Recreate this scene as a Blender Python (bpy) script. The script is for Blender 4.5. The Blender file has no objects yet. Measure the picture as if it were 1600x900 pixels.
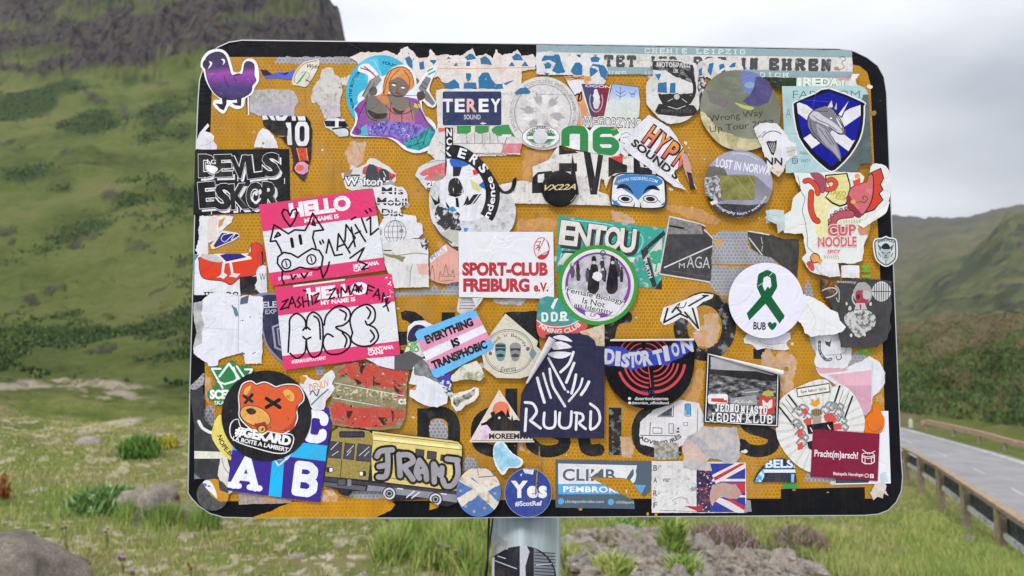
import bpy, math, random
import numpy as np
from mathutils import Vector, Matrix, noise as mnoise
from mathutils.geometry import delaunay_2d_cdt

# ------------------------------------------------------------------ camera, sky, sun, exposure
scene = bpy.context.scene
COL = scene.collection
HAZE = 0.00005
F = 26.0 / 36.0 * 1600.0
PITCH = math.radians(3.8)
CAM = Vector((0.0, 0.0, 1.6))
cam_d = bpy.data.cameras.new('camera')
cam_d.sensor_width = 36.0
cam_d.lens = 26.0
cam_d.clip_start = 0.05
cam_d.clip_end = 12000.0
cam_d.dof.use_dof = True
cam_d.dof.focus_distance = 1.0
cam_d.dof.aperture_fstop = 7.0
cam = bpy.data.objects.new('camera', cam_d)
cam.location = CAM
cam.rotation_euler = (math.pi / 2 + PITCH, 0, 0)
COL.objects.link(cam)
scene.camera = cam
scene.view_settings.view_transform = 'Standard'
scene.view_settings.look = 'None'
scene.view_settings.gamma = 1.0
scene.view_settings.exposure = 0.0
SUN_EL, SUN_ROT = math.radians(48), math.radians(205)

world = bpy.data.worlds.new('World')
scene.world = world
world.use_nodes = True
nt = world.node_tree
nt.nodes.clear()
N, LK = nt.nodes.new, nt.links.new
wo = N('ShaderNodeOutputWorld')
bg = N('ShaderNodeBackground'); bg.inputs['Strength'].default_value = 0.11
sky = N('ShaderNodeTexSky'); sky.sky_type = 'NISHITA'; sky.sun_disc = False
sky.sun_elevation = SUN_EL; sky.sun_rotation = SUN_ROT; sky.air_density = 1.2; sky.dust_density = 3.0
tc = N('ShaderNodeTexCoord')
mp = N('ShaderNodeMapping'); mp.inputs['Scale'].default_value = (1, 1, 2.6)
mp.inputs['Location'].default_value = (0.35, 0.1, 0.0)
n1 = N('ShaderNodeTexNoise'); n1.inputs['Scale'].default_value = 1.5; n1.inputs['Detail'].default_value = 5; n1.inputs['Roughness'].default_value = 0.45
cr = N('ShaderNodeValToRGB')
cr.color_ramp.elements[0].position = 0.33; cr.color_ramp.elements[0].color = (0.46, 0.49, 0.55, 1)
cr.color_ramp.elements[1].position = 0.54; cr.color_ramp.elements[1].color = (0.93, 0.95, 1.0, 1)
mul = N('ShaderNodeMix'); mul.data_type = 'RGBA'; mul.blend_type = 'MULTIPLY'; mul.inputs[0].default_value = 1
mul.inputs[7].default_value = (16.5, 16.5, 16.5, 1)
mix = N('ShaderNodeMix'); mix.data_type = 'RGBA'; mix.inputs[0].default_value = 0.93
LK(tc.outputs['Generated'], mp.inputs['Vector']); LK(mp.outputs[0], n1.inputs['Vector'])
LK(n1.outputs[0], cr.inputs[0])
# an overcast sky is about three times brighter overhead than at the horizon
spz = N('ShaderNodeSeparateXYZ'); LK(tc.outputs['Generated'], spz.inputs[0])
zr = N('ShaderNodeMapRange'); zr.inputs[3].default_value = 0.47; zr.inputs[4].default_value = 1.05; LK(spz.outputs[2], zr.inputs[0])
vz = N('ShaderNodeVectorMath'); vz.operation = 'SCALE'; LK(cr.outputs[0], vz.inputs[0]); LK(zr.outputs[0], vz.inputs['Scale']); LK(vz.outputs[0], mul.inputs[6])
LK(sky.outputs[0], mix.inputs[6]); LK(mul.outputs[2], mix.inputs[7])
LK(mix.outputs[2], bg.inputs['Color']); LK(bg.outputs[0], wo.inputs['Surface'])

sun_d = bpy.data.lights.new('sun', 'SUN')
sun_d.energy = 1.8; sun_d.angle = math.radians(13); sun_d.color = (1.0, 0.96, 0.9)
sun = bpy.data.objects.new('sun', sun_d)
# the sun stands behind the camera, a little to the left
sd = Vector((math.sin(SUN_ROT) * math.cos(SUN_EL), math.cos(SUN_ROT) * math.cos(SUN_EL), math.sin(SUN_EL)))
sun.rotation_euler = sd.to_track_quat('Z', 'Y').to_euler()
sun.location = (0, 0, 20)
COL.objects.link(sun)

# ------------------------------------------------------------------ geometry of the view (a point on a ray at a real distance)
CT, ST = math.cos(PITCH), math.sin(PITCH)
def ray(x, y):
    cx, cy = (x - 800.0) / F, (450.0 - y) / F
    return (cx, CT - cy * ST, ST + cy * CT)
def at(x, y, d):
    r = ray(x, y); k = d / r[1]
    return Vector((r[0] * k, d, CAM.z + r[2] * k))

# sign plane: upright, turned 1.5 degrees, one metre away
PSI = math.radians(1.5)
U = Vector((math.cos(PSI), math.sin(PSI), 0)); V = Vector((0, 0, 1)); NN = Vector((math.sin(PSI), -math.cos(PSI), 0))
ORG = at(850, 435, 1.0)
FRAME = Matrix(((U.x, V.x, NN.x, ORG.x), (U.y, V.y, NN.y, ORG.y), (U.z, V.z, NN.z, ORG.z), (0, 0, 0, 1)))
def uv(x, y):
    r = Vector(ray(x, y))
    t = (ORG - CAM).dot(NN) / r.dot(NN)
    p = CAM + r * t - ORG
    return (p.dot(U), p.dot(V))

# ------------------------------------------------------------------ materials
def lin(c):
    if isinstance(c, str):
        c = c.lstrip('#'); c = c if len(c) == 6 else ''.join(k * 2 for k in c); c = tuple(int(c[i:i + 2], 16) / 255 for i in (0, 2, 4))
        return tuple(v / 12.92 if v <= 0.04045 else ((v + 0.055) / 1.055) ** 2.4 for v in c)
    return tuple(c)
_mats = {}
def base_mat(name, rough=0.5, spec=0.3):
    m = bpy.data.materials.new(name); m.use_nodes = True
    b = m.node_tree.nodes['Principled BSDF']
    b.inputs['Roughness'].default_value = rough
    b.inputs['Specular IOR Level'].default_value = spec
    return m, m.node_tree, b
def noise_node(t, scale, detail=4, rough=0.55, vec=None, dist=0.0):
    n = t.nodes.new('ShaderNodeTexNoise')
    n.inputs['Scale'].default_value = scale; n.inputs['Detail'].default_value = detail
    n.inputs['Roughness'].default_value = rough; n.inputs['Distortion'].default_value = dist
    if vec is not None: t.links.new(vec, n.inputs['Vector'])
    return n
def ramp(t, fac, stops, interp='LINEAR'):
    r = t.nodes.new('ShaderNodeValToRGB'); r.color_ramp.interpolation = interp
    e = r.color_ramp.elements
    while len(e) < len(stops): e.new(0.5)
    for i, (p, c) in enumerate(stops):
        e[i].position = p; e[i].color = (*lin(c), 1)
    t.links.new(fac, r.inputs[0]); return r
def mixc(t, fac, a, b, blend='MIX'):
    m = t.nodes.new('ShaderNodeMix'); m.data_type = 'RGBA'; m.blend_type = blend
    for idx, v in ((0, fac), (6, a), (7, b)):
        if hasattr(v, 'is_linked'): t.links.new(v, m.inputs[idx])
        else: m.inputs[idx].default_value = v if idx == 0 else (*lin(v), 1)
    return m.outputs[2]
def math_node(t, op, a, b=None, c=None):
    m = t.nodes.new('ShaderNodeMath'); m.operation = op
    for i, v in enumerate((a, b, c)):
        if v is None: continue
        if hasattr(v, 'is_linked'): t.links.new(v, m.inputs[i])
        else: m.inputs[i].default_value = v
    return m.outputs[0]
def paper_bump(t, b, vec, strength=0.4):
    n = noise_node(t, 16, 4, 0.55, vec, 0.8); n2 = noise_node(t, 150, 3, 0.6, vec)
    w = math_node(t, 'ABSOLUTE', math_node(t, 'SUBTRACT', n.outputs[0], 0.5))      # creases run along the zero lines
    w = math_node(t, 'MINIMUM', math_node(t, 'MULTIPLY', w, 5.0), 0.25)
    s = math_node(t, 'MULTIPLY_ADD', n2.outputs[0], 0.10, math_node(t, 'ADD', n.outputs[0], w))
    r = t.nodes.new('ShaderNodeMapRange'); r.inputs[1].default_value = 0.3; r.inputs[2].default_value = 0.7
    r.inputs[3].default_value = b.inputs['Roughness'].default_value - .1; r.inputs[4].default_value = b.inputs['Roughness'].default_value + .25
    t.links.new(noise_node(t, 45, 5, 0.6, vec).outputs[0], r.inputs[0]); t.links.new(r.outputs[0], b.inputs['Roughness'])
    bp = t.nodes.new('ShaderNodeBump'); bp.inputs['Strength'].default_value = strength; bp.inputs['Distance'].default_value = 0.004
    t.links.new(s, bp.inputs['Height']); t.links.new(bp.outputs[0], b.inputs['Normal'])
def grime_out(t, vec, col, amt, dirt='#6f675a'):
    n = noise_node(t, 30, 8, 0.7, vec)
    f = t.nodes.new('ShaderNodeMapRange'); f.inputs[1].default_value = 0.44; f.inputs[2].default_value = 0.72
    f.inputs[3].default_value = 0.0; f.inputs[4].default_value = amt
    t.links.new(n.outputs[0], f.inputs[0])
    c = mixc(t, f.outputs[0], col, dirt)
    mp = t.nodes.new('ShaderNodeMapping'); mp.inputs['Scale'].default_value = (1, .07, 1); t.links.new(vec, mp.inputs[0])
    f3 = t.nodes.new('ShaderNodeMapRange'); f3.inputs[1].default_value = 0.5; f3.inputs[2].default_value = 0.75; f3.inputs[4].default_value = amt * .7
    t.links.new(noise_node(t, 260, 4, 0.6, mp.outputs[0]).outputs[0], f3.inputs[0]); c = mixc(t, f3.outputs[0], c, dirt)      # rain streaks
    n2 = noise_node(t, 700, 2, 0.6, vec)       # fine specks
    f2 = t.nodes.new('ShaderNodeMapRange'); f2.inputs[1].default_value = 0.66; f2.inputs[2].default_value = 0.72
    f2.inputs[3].default_value = 0.0; f2.inputs[4].default_value = min(1, amt * 1.1)
    t.links.new(n2.outputs[0], f2.inputs[0])
    return mixc(t, f2.outputs[0], c, '#4d463c')
def ink(c, grime=0.26, rough=0.42):
    """printed film of one colour, lightly soiled"""
    key = ('ink', c, grime, rough)
    if key in _mats: return _mats[key]
    m, t, b = base_mat('print_' + c.strip('#'), rough, 0.12)
    vec = t.nodes.new('ShaderNodeTexCoord').outputs['Object']
    t.links.new(grime_out(t, vec, c, grime), b.inputs['Base Color'])
    paper_bump(t, b, vec)
    _mats[key] = m; return m
def worn(a, c, thr=0.5, scale=60, soft=0.04, grime=0.2, detail=6, stretch=None, rough=0.55):
    """ink a worn away to c in patches"""
    key = ('worn', a, c, thr, scale, soft, grime, stretch)
    if key in _mats: return _mats[key]
    m, t, b = base_mat('worn_' + a.strip('#'), rough, 0.3)
    vec = t.nodes.new('ShaderNodeTexCoord').outputs['Object']
    v2 = vec
    if stretch:
        mp = t.nodes.new('ShaderNodeMapping'); mp.inputs['Scale'].default_value = stretch
        t.links.new(vec, mp.inputs[0]); v2 = mp.outputs[0]
    n = noise_node(t, scale, detail, 0.65, v2)
    r = t.nodes.new('ShaderNodeMapRange'); r.inputs[1].default_value = thr - soft; r.inputs[2].default_value = thr + soft
    t.links.new(n.outputs[0], r.inputs[0])
    t.links.new(grime_out(t, vec, mixc(t, r.outputs[0], a, c), grime), b.inputs['Base Color'])
    paper_bump(t, b, vec, 0.35)
    _mats[key] = m; return m
def pic(stops, scale=60, interp='LINEAR', stretch=(1, 1, 1), detail=6, dist=0.0, grime=0.12):
    """mottled print running through several tones"""
    key = ('pic', tuple(stops), scale, interp, stretch, dist)
    if key in _mats: return _mats[key]
    m, t, b = base_mat('picture', 0.45, 0.14)
    vec = t.nodes.new('ShaderNodeTexCoord').outputs['Object']
    mp = t.nodes.new('ShaderNodeMapping'); mp.inputs['Scale'].default_value = stretch
    t.links.new(vec, mp.inputs[0])
    n = noise_node(t, scale, detail, 0.6, mp.outputs[0], dist)
    r = ramp(t, n.outputs[0], stops, interp)
    t.links.new(grime_out(t, vec, r.outputs[0], grime), b.inputs['Base Color'])
    paper_bump(t, b, vec)
    _mats[key] = m; return m
def grad(stops, horiz=False, mott=0.12, scale=40, grime=0.15):
    """ink that changes from the bottom to the top of the piece"""
    key = ('grad', tuple(stops), horiz, mott, scale)
    if key in _mats: return _mats[key]
    m, t, b = base_mat('blend', 0.45, 0.14)
    tcn = t.nodes.new('ShaderNodeTexCoord')
    sp = t.nodes.new('ShaderNodeSeparateXYZ'); t.links.new(tcn.outputs['Generated'], sp.inputs[0])
    n = noise_node(t, scale, 6, 0.6, tcn.outputs['Object'])
    f = math_node(t, 'MULTIPLY_ADD', math_node(t, 'SUBTRACT', n.outputs[0], 0.5), mott * 4, sp.outputs[0 if horiz else 1])
    r = ramp(t, f, stops)
    t.links.new(grime_out(t, tcn.outputs['Object'], r.outputs[0], grime), b.inputs['Base Color'])
    paper_bump(t, b, tcn.outputs['Object'])
    _mats[key] = m; return m
def hexfilm(name, cell, line, wear=None, wear_amt=0.0, amt=1.0):
    """honeycomb of the reflective sheeting: 5.6 mm cells, thin sealed seams"""
    m, t, b = base_mat(name, 0.42, 0.25)
    vec = t.nodes.new('ShaderNodeTexCoord').outputs['Object']
    def vm(op, a, bb=None, sc=None):
        n = t.nodes.new('ShaderNodeVectorMath'); n.operation = op
        for i, v in enumerate((a, bb)):
            if v is None: continue
            if hasattr(v, 'is_linked'): t.links.new(v, n.inputs[i])
            else: n.inputs[i].default_value = v
        if sc is not None: n.inputs['Scale'].default_value = sc
        return n.outputs['Value'] if op in ('DOT_PRODUCT', 'LENGTH') else n.outputs[0]
    flat = vm('MULTIPLY', vec, (1, 1, 0))
    p = vm('ADD', vm('SCALE', flat, None, 1 / 0.0054), (500, 500 * 1.7320508, 0))
    def cell_off(q):
        md = vm('MODULO', q, (1.0, 1.7320508, 1.0))
        return vm('SUBTRACT', vm('MULTIPLY', md, (1, 1, 0)), (0.5, 0.8660254, 0))
    a = cell_off(p); bb = cell_off(vm('ADD', p, (0.5, 0.8660254, 0)))
    la, lb = vm('LENGTH', a), vm('LENGTH', bb)
    pickv = t.nodes.new('ShaderNodeMix'); pickv.data_type = 'VECTOR'
    t.links.new(math_node(t, 'LESS_THAN', la, lb), pickv.inputs[0]); t.links.new(bb, pickv.inputs[4]); t.links.new(a, pickv.inputs[5])
    g = vm('ABSOLUTE', pickv.outputs[1])
    sx = t.nodes.new('ShaderNodeSeparateXYZ'); t.links.new(g, sx.inputs[0])
    hd = math_node(t, 'MAXIMUM', sx.outputs[0], vm('DOT_PRODUCT', g, (0.5, 0.8660254, 0)))
    e = t.nodes.new('ShaderNodeMapRange'); e.inputs[1].default_value = 0.415; e.inputs[2].default_value = 0.465
    e.inputs[3].default_value = 0; e.inputs[4].default_value = amt
    t.links.new(hd, e.inputs[0])
    nv = noise_node(t, 9, 5, 0.6, vec)          # the seams fade in places
    vis = t.nodes.new('ShaderNodeMapRange'); vis.inputs[1].default_value = 0.38; vis.inputs[2].default_value = 0.62; vis.inputs[3].default_value = 0.35
    t.links.new(nv.outputs[0], vis.inputs[0])
    c = mixc(t, math_node(t, 'MULTIPLY', e.outputs[0], vis.outputs[0]), cell, line)
    if wear:
        n = noise_node(t, 14, 9, 0.68, vec, 0.6)
        r = t.nodes.new('ShaderNodeMapRange'); r.inputs[1].default_value = 0.50; r.inputs[2].default_value = 0.72; r.inputs[4].default_value = wear_amt
        t.links.new(n.outputs[0], r.inputs[0]); c = mixc(t, r.outputs[0], c, wear)
    c = grime_out(t, vec, c, 0.35, '#6a4f1e')
    t.links.new(c, b.inputs['Base Color'])
    bp = t.nodes.new('ShaderNodeBump'); bp.inputs['Strength'].default_value = 0.15; bp.inputs['Distance'].default_value = 0.0005
    t.links.new(hd, bp.inputs['Height']); t.links.new(bp.outputs[0], b.inputs['Normal'])
    return m

WHITE = '#e0e0e5'; PAPER = '#d9d8da'; BLACK = '#17171c'; INKB = '#1b1a22'; PINK = '#da2f6d'; NAVY = '#2b2f4c'

# ------------------------------------------------------------------ flat shapes in photograph pixels, laid on the sign plane
def ccw(p):
    a = 0
    for i in range(len(p)):
        x0, y0 = p[i]; x1, y1 = p[(i + 1) % len(p)]; a += x0 * y1 - x1 * y0
    return list(p) if a > 0 else list(p)[::-1]
def ell(cx, cy, rx, ry=None, n=40, a0=0, a1=360, rot=0):
    ry = ry or rx; o = []; c, s = math.cos(math.radians(rot)), math.sin(math.radians(rot))
    full = abs(a1 - a0) >= 360
    for i in range(n if full else n + 1):
        a = math.radians(a0 + (a1 - a0) * i / n)
        x, y = rx * math.cos(a), -ry * math.sin(a)
        o.append((cx + x * c + y * s, cy - x * s + y * c))
    return o
def arc(cx, cy, r, a0, a1, n=24, ry=None): return ell(cx, cy, r, ry, n, a0, a1)
def smooth(p, k=4, closed=True):
    o = []; n = len(p)
    rng = range(n) if closed else range(n - 1)
    for i in rng:
        if closed: a, b, c, d = p[i - 1], p[i], p[(i + 1) % n], p[(i + 2) % n]
        else: a, b, c, d = p[max(i - 1, 0)], p[i], p[i + 1], p[min(i + 2, n - 1)]
        for j in range(k):
            t = j / k; t2, t3 = t * t, t * t * t
            o.append(tuple(0.5 * (2 * b[q] + (c[q] - a[q]) * t + (2 * a[q] - 5 * b[q] + 4 * c[q] - d[q]) * t2 + (3 * b[q] - a[q] - 3 * c[q] + d[q]) * t3) for q in (0, 1)))
    if not closed: o.append(p[-1])
    return o
def resample(p, step):
    o = []
    for i in range(len(p)):
        x0, y0 = p[i]; x1, y1 = p[(i + 1) % len(p)]
        n = max(1, int(math.hypot(x1 - x0, y1 - y0) / step))
        for j in range(n): o.append((x0 + (x1 - x0) * j / n, y0 + (y1 - y0) * j / n))
    return o
_seed = [0]
def torn(p, amp=1.5, step=1.6, seed=None):
    if seed is None: _seed[0] += 1; seed = _seed[0]
    q = resample(p, step); o = []; z = seed * 7.13
    for i, (x, y) in enumerate(q):
        x0, y0 = q[i - 1]; x1, y1 = q[(i + 1) % len(q)]
        nx, ny = y1 - y0, x0 - x1; l = math.hypot(nx, ny) or 1
        f = mnoise.noise((x * 0.09, y * 0.09, z)) * 1.5 + mnoise.noise((x * 0.28, y * 0.28, z + 3)) * 0.9 + mnoise.noise((x * 0.7, y * 0.7, z + 5)) * 0.5
        o.append((x + nx / l * f * amp, y + ny / l * f * amp))
    return o
def inset(p, d):
    p = ccw(p); o = []; n = len(p)
    for i in range(n):
        x0, y0 = p[i - 1]; x1, y1 = p[(i + 1) % n]; x, y = p[i]
        nx, ny = -(y1 - y0), (x1 - x0); l = math.hypot(nx, ny) or 1
        o.append((x + nx / l * d, y + ny / l * d))
    return o
def quadpt(q, s, t):
    (ax, ay), (bx, by), (cx, cy), (dx, dy) = q      # TL TR BR BL
    return ((ax * (1 - s) + bx * s) * (1 - t) + (dx * (1 - s) + cx * s) * t, (ay * (1 - s) + by * s) * (1 - t) + (dy * (1 - s) + cy * s) * t)
def rrect(x0, y0, x1, y1, r=4, n=4):
    o = []
    for cx, cy, a in ((x1 - r, y0 + r, 0), (x0 + r, y0 + r, 90), (x0 + r, y1 - r, 180), (x1 - r, y1 - r, 270)):
        o += arc(cx, cy, r, a, a + 90, n)
    return o
def stroke_polys(pts, w, closed=False, cap=True):
    o = []; h = w / 2
    ws = w if isinstance(w, (list, tuple)) else None
    n = len(pts); segs = range(n if closed else n - 1)
    for i in segs:
        x0, y0 = pts[i]; x1, y1 = pts[(i + 1) % n]; l = math.hypot(x1 - x0, y1 - y0)
        if l < 1e-4: continue
        nx, ny = -(y1 - y0) / l * h, (x1 - x0) / l * h
        o.append([(x0 + nx, y0 + ny), (x1 + nx, y1 + ny), (x1 - nx, y1 - ny), (x0 - nx, y0 - ny)])
    if w > 1.0:
        for i, (x, y) in enumerate(pts):
            if not cap and not closed and i in (0, n - 1): continue
            o.append(ell(x, y, h, h, 8))
    return o
_tx = {}
def text_mesh(s, bold, shear, spacing):
    k = (s, bold, shear, spacing)
    if k in _tx: return _tx[k]
    cu = bpy.data.curves.new('lettering', 'FONT'); cu.body = s; cu.size = 1; cu.offset = bold; cu.shear = shear
    cu.space_character = spacing; cu.resolution_u = 3
    ob = bpy.data.objects.new('lettering', cu)
    me = ob.to_mesh()
    v = np.array([(a.co.x, a.co.y) for a in me.vertices]); f = [tuple(p.vertices) for p in me.polygons]
    ob.to_mesh_clear(); bpy.data.objects.remove(ob); bpy.data.curves.remove(cu)
    _tx[k] = (v, f); return v, f
def text_polys(s, cx, cy, w, h, ang=0, bold=0.015, shear=0, spacing=1.0, warp=None):
    """text fitted into a box w x h centred on cx, cy and turned by ang degrees"""
    v, f = text_mesh(s, bold, shear, spacing)
    mn, mx = v.min(0), v.max(0); c, sn = math.cos(math.radians(ang)), math.sin(math.radians(ang))
    q = (v - mn) / (mx - mn) - 0.5
    P = []
    for a, b in q:
        if warp: a, b = warp(a, b)
        X, Y = a * w, b * h
        P.append((cx + X * c - Y * sn, cy - (X * sn + Y * c)))
    return [[P[i] for i in g] for g in f]
def arc_text(s, cx, cy, r, amid, aspan, h, bold=0.015, under=False):
    """text bent round a circle; amid/aspan in degrees, under = reads along the bottom"""
    v, f = text_mesh(s, bold, 0, 1.0); mn, mx = v.min(0), v.max(0)
    q = (v - mn) / (mx - mn); P = []
    for a, b in q:
        if under: t = math.radians(amid + (a - 0.5) * aspan); rr = r - (b - 0.5) * h
        else: t = math.radians(amid - (a - 0.5) * aspan); rr = r + (b - 0.5) * h
        P.append((cx + rr * math.cos(t), cy - rr * math.sin(t)))
    return [[P[i] for i in g] for g in f]
# block letters with slab serifs, on a unit box (x right, y up)
SLAB = {
 'A': ([[(.08, 0), (.5, 1), (.92, 0)], [(.25, .33), (.75, .33)]], [(.1, 0), (.9, 0)]),
 'B': ([[(.2, 0), (.2, 1), (.65, 1), (.85, .86), (.85, .66), (.65, .53), (.2, .53)], [(.65, .53), (.9, .38), (.9, .14), (.7, 0), (.2, 0)]], []),
 'C': ([[(.9, .72), (.9, .88), (.7, 1), (.3, 1), (.12, .85), (.12, .15), (.3, 0), (.7, 0), (.9, .12), (.9, .28)]], []),
 'D': ([[(.2, 0), (.2, 1), (.65, 1), (.88, .8), (.88, .2), (.65, 0), (.2, 0)]], []),
 'E': ([[(.88, .8), (.88, 1), (.2, 1), (.2, 0), (.9, 0), (.9, .22)], [(.2, .52), (.65, .52)]], []),
 'G': ([[(.88, .8), (.7, 1), (.3, 1), (.12, .85), (.12, .15), (.3, 0), (.7, 0), (.88, .12), (.88, .45), (.58, .45)]], []),
 'H': ([[(.2, 0), (.2, 1)], [(.8, 0), (.8, 1)], [(.2, .5), (.8, .5)]], [(.2, 0), (.8, 0), (.2, 1), (.8, 1)]),
 'I': ([[(.5, 0), (.5, 1)]], [(.5, 0), (.5, 1)]),
 'J': ([[(.65, 1), (.65, .15), (.5, 0), (.25, 0), (.12, .15), (.12, .3)]], [(.65, 1)]),
 'K': ([[(.2, 0), (.2, 1)], [(.85, 1), (.3, .5), (.88, 0)]], [(.2, 0), (.85, 0), (.2, 1), (.82, 1)]),
 'L': ([[(.25, 1), (.25, 0), (.9, 0), (.9, .25)]], [(.25, 1)]),
 'M': ([[(.14, 0), (.14, 1), (.5, .35), (.86, 1), (.86, 0)]], [(.14, 0), (.86, 0)]),
 'N': ([[(.2, 0), (.2, 1), (.8, 0), (.8, 1)]], [(.2, 0), (.8, 1)]),
 'O': ([[(.5, 0), (.3, 0), (.12, .18), (.12, .82), (.3, 1), (.7, 1), (.88, .82), (.88, .18), (.7, 0), (.5, 0)]], []),
 'P': ([[(.2, 0), (.2, 1), (.7, 1), (.88, .85), (.88, .6), (.7, .45), (.2, .45)]], [(.2, 0)]),
 'R': ([[(.2, 0), (.2, 1), (.7, 1), (.88, .85), (.88, .65), (.7, .5), (.2, .5)], [(.55, .5), (.88, 0)]], [(.2, 0), (.88, 0)]),
 'S': ([[(.88, .72), (.88, .88), (.7, 1), (.3, 1), (.12, .86), (.12, .64), (.3, .52), (.7, .48), (.88, .36), (.88, .14), (.7, 0), (.3, 0), (.12, .12), (.12, .28)]], []),
 'T': ([[(.1, .78), (.1, 1), (.9, 1), (.9, .78)], [(.5, 1), (.5, 0)]], [(.5, 0)]),
 'U': ([[(.18, 1), (.18, .2), (.35, 0), (.65, 0), (.82, .2), (.82, 1)]], [(.18, 1), (.82, 1)]),
 'V': ([[(.1, 1), (.5, 0), (.9, 1)]], [(.12, 1), (.88, 1)]),
 'W': ([[(.05, 1), (.27, 0), (.5, .8), (.73, 0), (.95, 1)]], [(.07, 1), (.93, 1)]),
 'Z': ([[(.15, .8), (.15, 1), (.85, 1), (.12, 0), (.9, 0), (.9, .22)]], []),
}
def slab_polys(s, cx, cy, w, h, ang=0, sw=None, gap=0.12, serif=0.2):
    o = []; n = len(s); cw = w / n; sw = sw or cw * 0.2
    c, sn = math.cos(math.radians(ang)), math.sin(math.radians(ang))
    hh = h - sw
    def put(x, y): return (cx + x * c - y * sn, cy - (x * sn + y * c))
    for i, ch in enumerate(s):
        if ch not in SLAB: continue
        x0 = -w / 2 + i * cw; lw = cw * (1 - gap)
        st, se = SLAB[ch]
        def m(a, b): return (x0 + sw * .3 + a * (lw - sw * .6), -hh / 2 + b * hh)
        for l in st: o += stroke_polys([put(*m(*p)) for p in l], sw)
        for a, b in se:
            x, y = m(a, b); k = lw * serif
            o += stroke_polys([put(x - k, y), put(x + k, y)], sw * .8)
    return o
def area(p): return abs(sum(p[i][0] * p[(i + 1) % len(p)][1] - p[i][1] * p[(i + 1) % len(p)][0] for i in range(len(p)))) / 2
def inside(c, poly, skip=None):
    q = np.array(poly); r = np.zeros(len(c), bool); mn, mx = q.min(0), q.max(0)
    m = (c[:, 0] > mn[0]) & (c[:, 0] < mx[0]) & (c[:, 1] > mn[1]) & (c[:, 1] < mx[1])
    if skip is not None: m &= ~skip
    k = np.nonzero(m)[0]
    if not len(k): return r
    x, y = c[k, 0:1], c[k, 1:2]; x0, y0 = q[:, 0][None], q[:, 1][None]; x1, y1 = np.roll(q[:, 0], -1)[None], np.roll(q[:, 1], -1)[None]
    wn = ((y0 <= y) & (y1 > y) & ((x1 - x0) * (y - y0) - (x - x0) * (y1 - y0) > 0)).sum(1) - ((y0 > y) & (y1 <= y) & ((x1 - x0) * (y - y0) - (x - x0) * (y1 - y0) < 0)).sum(1)
    r[k] = wn != 0
    return r
def flatten(polys, clip=None):
    """union of overlapping polygons, cut to the clip outline"""
    vs, fs = [], []
    allp = ([ccw(clip)] if clip else []) + [ccw(p) for p in polys if len(p) > 2 and area(p) > 0.004 * len(p)]
    for p in allp:
        fs.append(list(range(len(vs), len(vs) + len(p)))); vs += [Vector(q) for q in p]
    edges = [(g[i], g[(i + 1) % len(g)]) for g in fs for i in range(len(g))]
    v, e, f, ov, oe, of = delaunay_2d_cdt(vs, edges, [], 0, 1e-4)
    f = [g for g in f if len(g) == 3]
    va = np.array([tuple(q) for q in v]); fa = np.array(f); cen = va[fa].mean(1)
    hit = np.zeros(len(f), bool); ok = inside(cen, allp[0]) if clip else None
    for p in allp[1 if clip else 0:]: hit |= inside(cen, p, hit)
    if clip: hit &= ok
    keep = [f[i] for i in np.nonzero(hit)[0]]
    used = sorted({i for g in keep for i in g}); idx = {k: i for i, k in enumerate(used)}
    return [tuple(v[i]) for i in used], [tuple(idx[i] for i in g) for g in keep]

def new_mesh(name, verts, faces, mats, smooth_shade=False, mat_idx=None):
    me = bpy.data.meshes.new(name)
    me.from_pydata(verts, [], faces)
    for m in (mats if isinstance(mats, (list, tuple)) else [mats]): me.materials.append(m)
    if mat_idx is not None: me.polygons.foreach_set('material_index', mat_idx)
    if smooth_shade: me.polygons.foreach_set('use_smooth', [True] * len(me.polygons))
    me.update(); return me
def link(name, me, parent=None, mw=None):
    o = bpy.data.objects.new(name, me); COL.objects.link(o)
    if parent is not None: o.parent = parent
    if mw is not None and parent is None: o.matrix_world = mw
    return o
def tag(o, label=None, cat=None, group=None, kind=None):
    if label: o['label'] = label
    if cat: o['category'] = cat
    if group: o['group'] = group
    if kind: o['kind'] = kind
    return o
def flat_to_local(vs, cu, cv, z):
    o = []
    for x, y in vs:
        a, b = uv(x, y); o.append((a - cu, b - cv, z))
    return o
def up_faces(verts, faces):
    o = []
    for f in faces:
        a, b, c = verts[f[0]], verts[f[1]], verts[f[2]]
        ar = (b[0] - a[0]) * (c[1] - a[1]) - (b[1] - a[1]) * (c[0] - a[0])
        o.append(f if ar > 0 else f[::-1])
    return o

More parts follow.
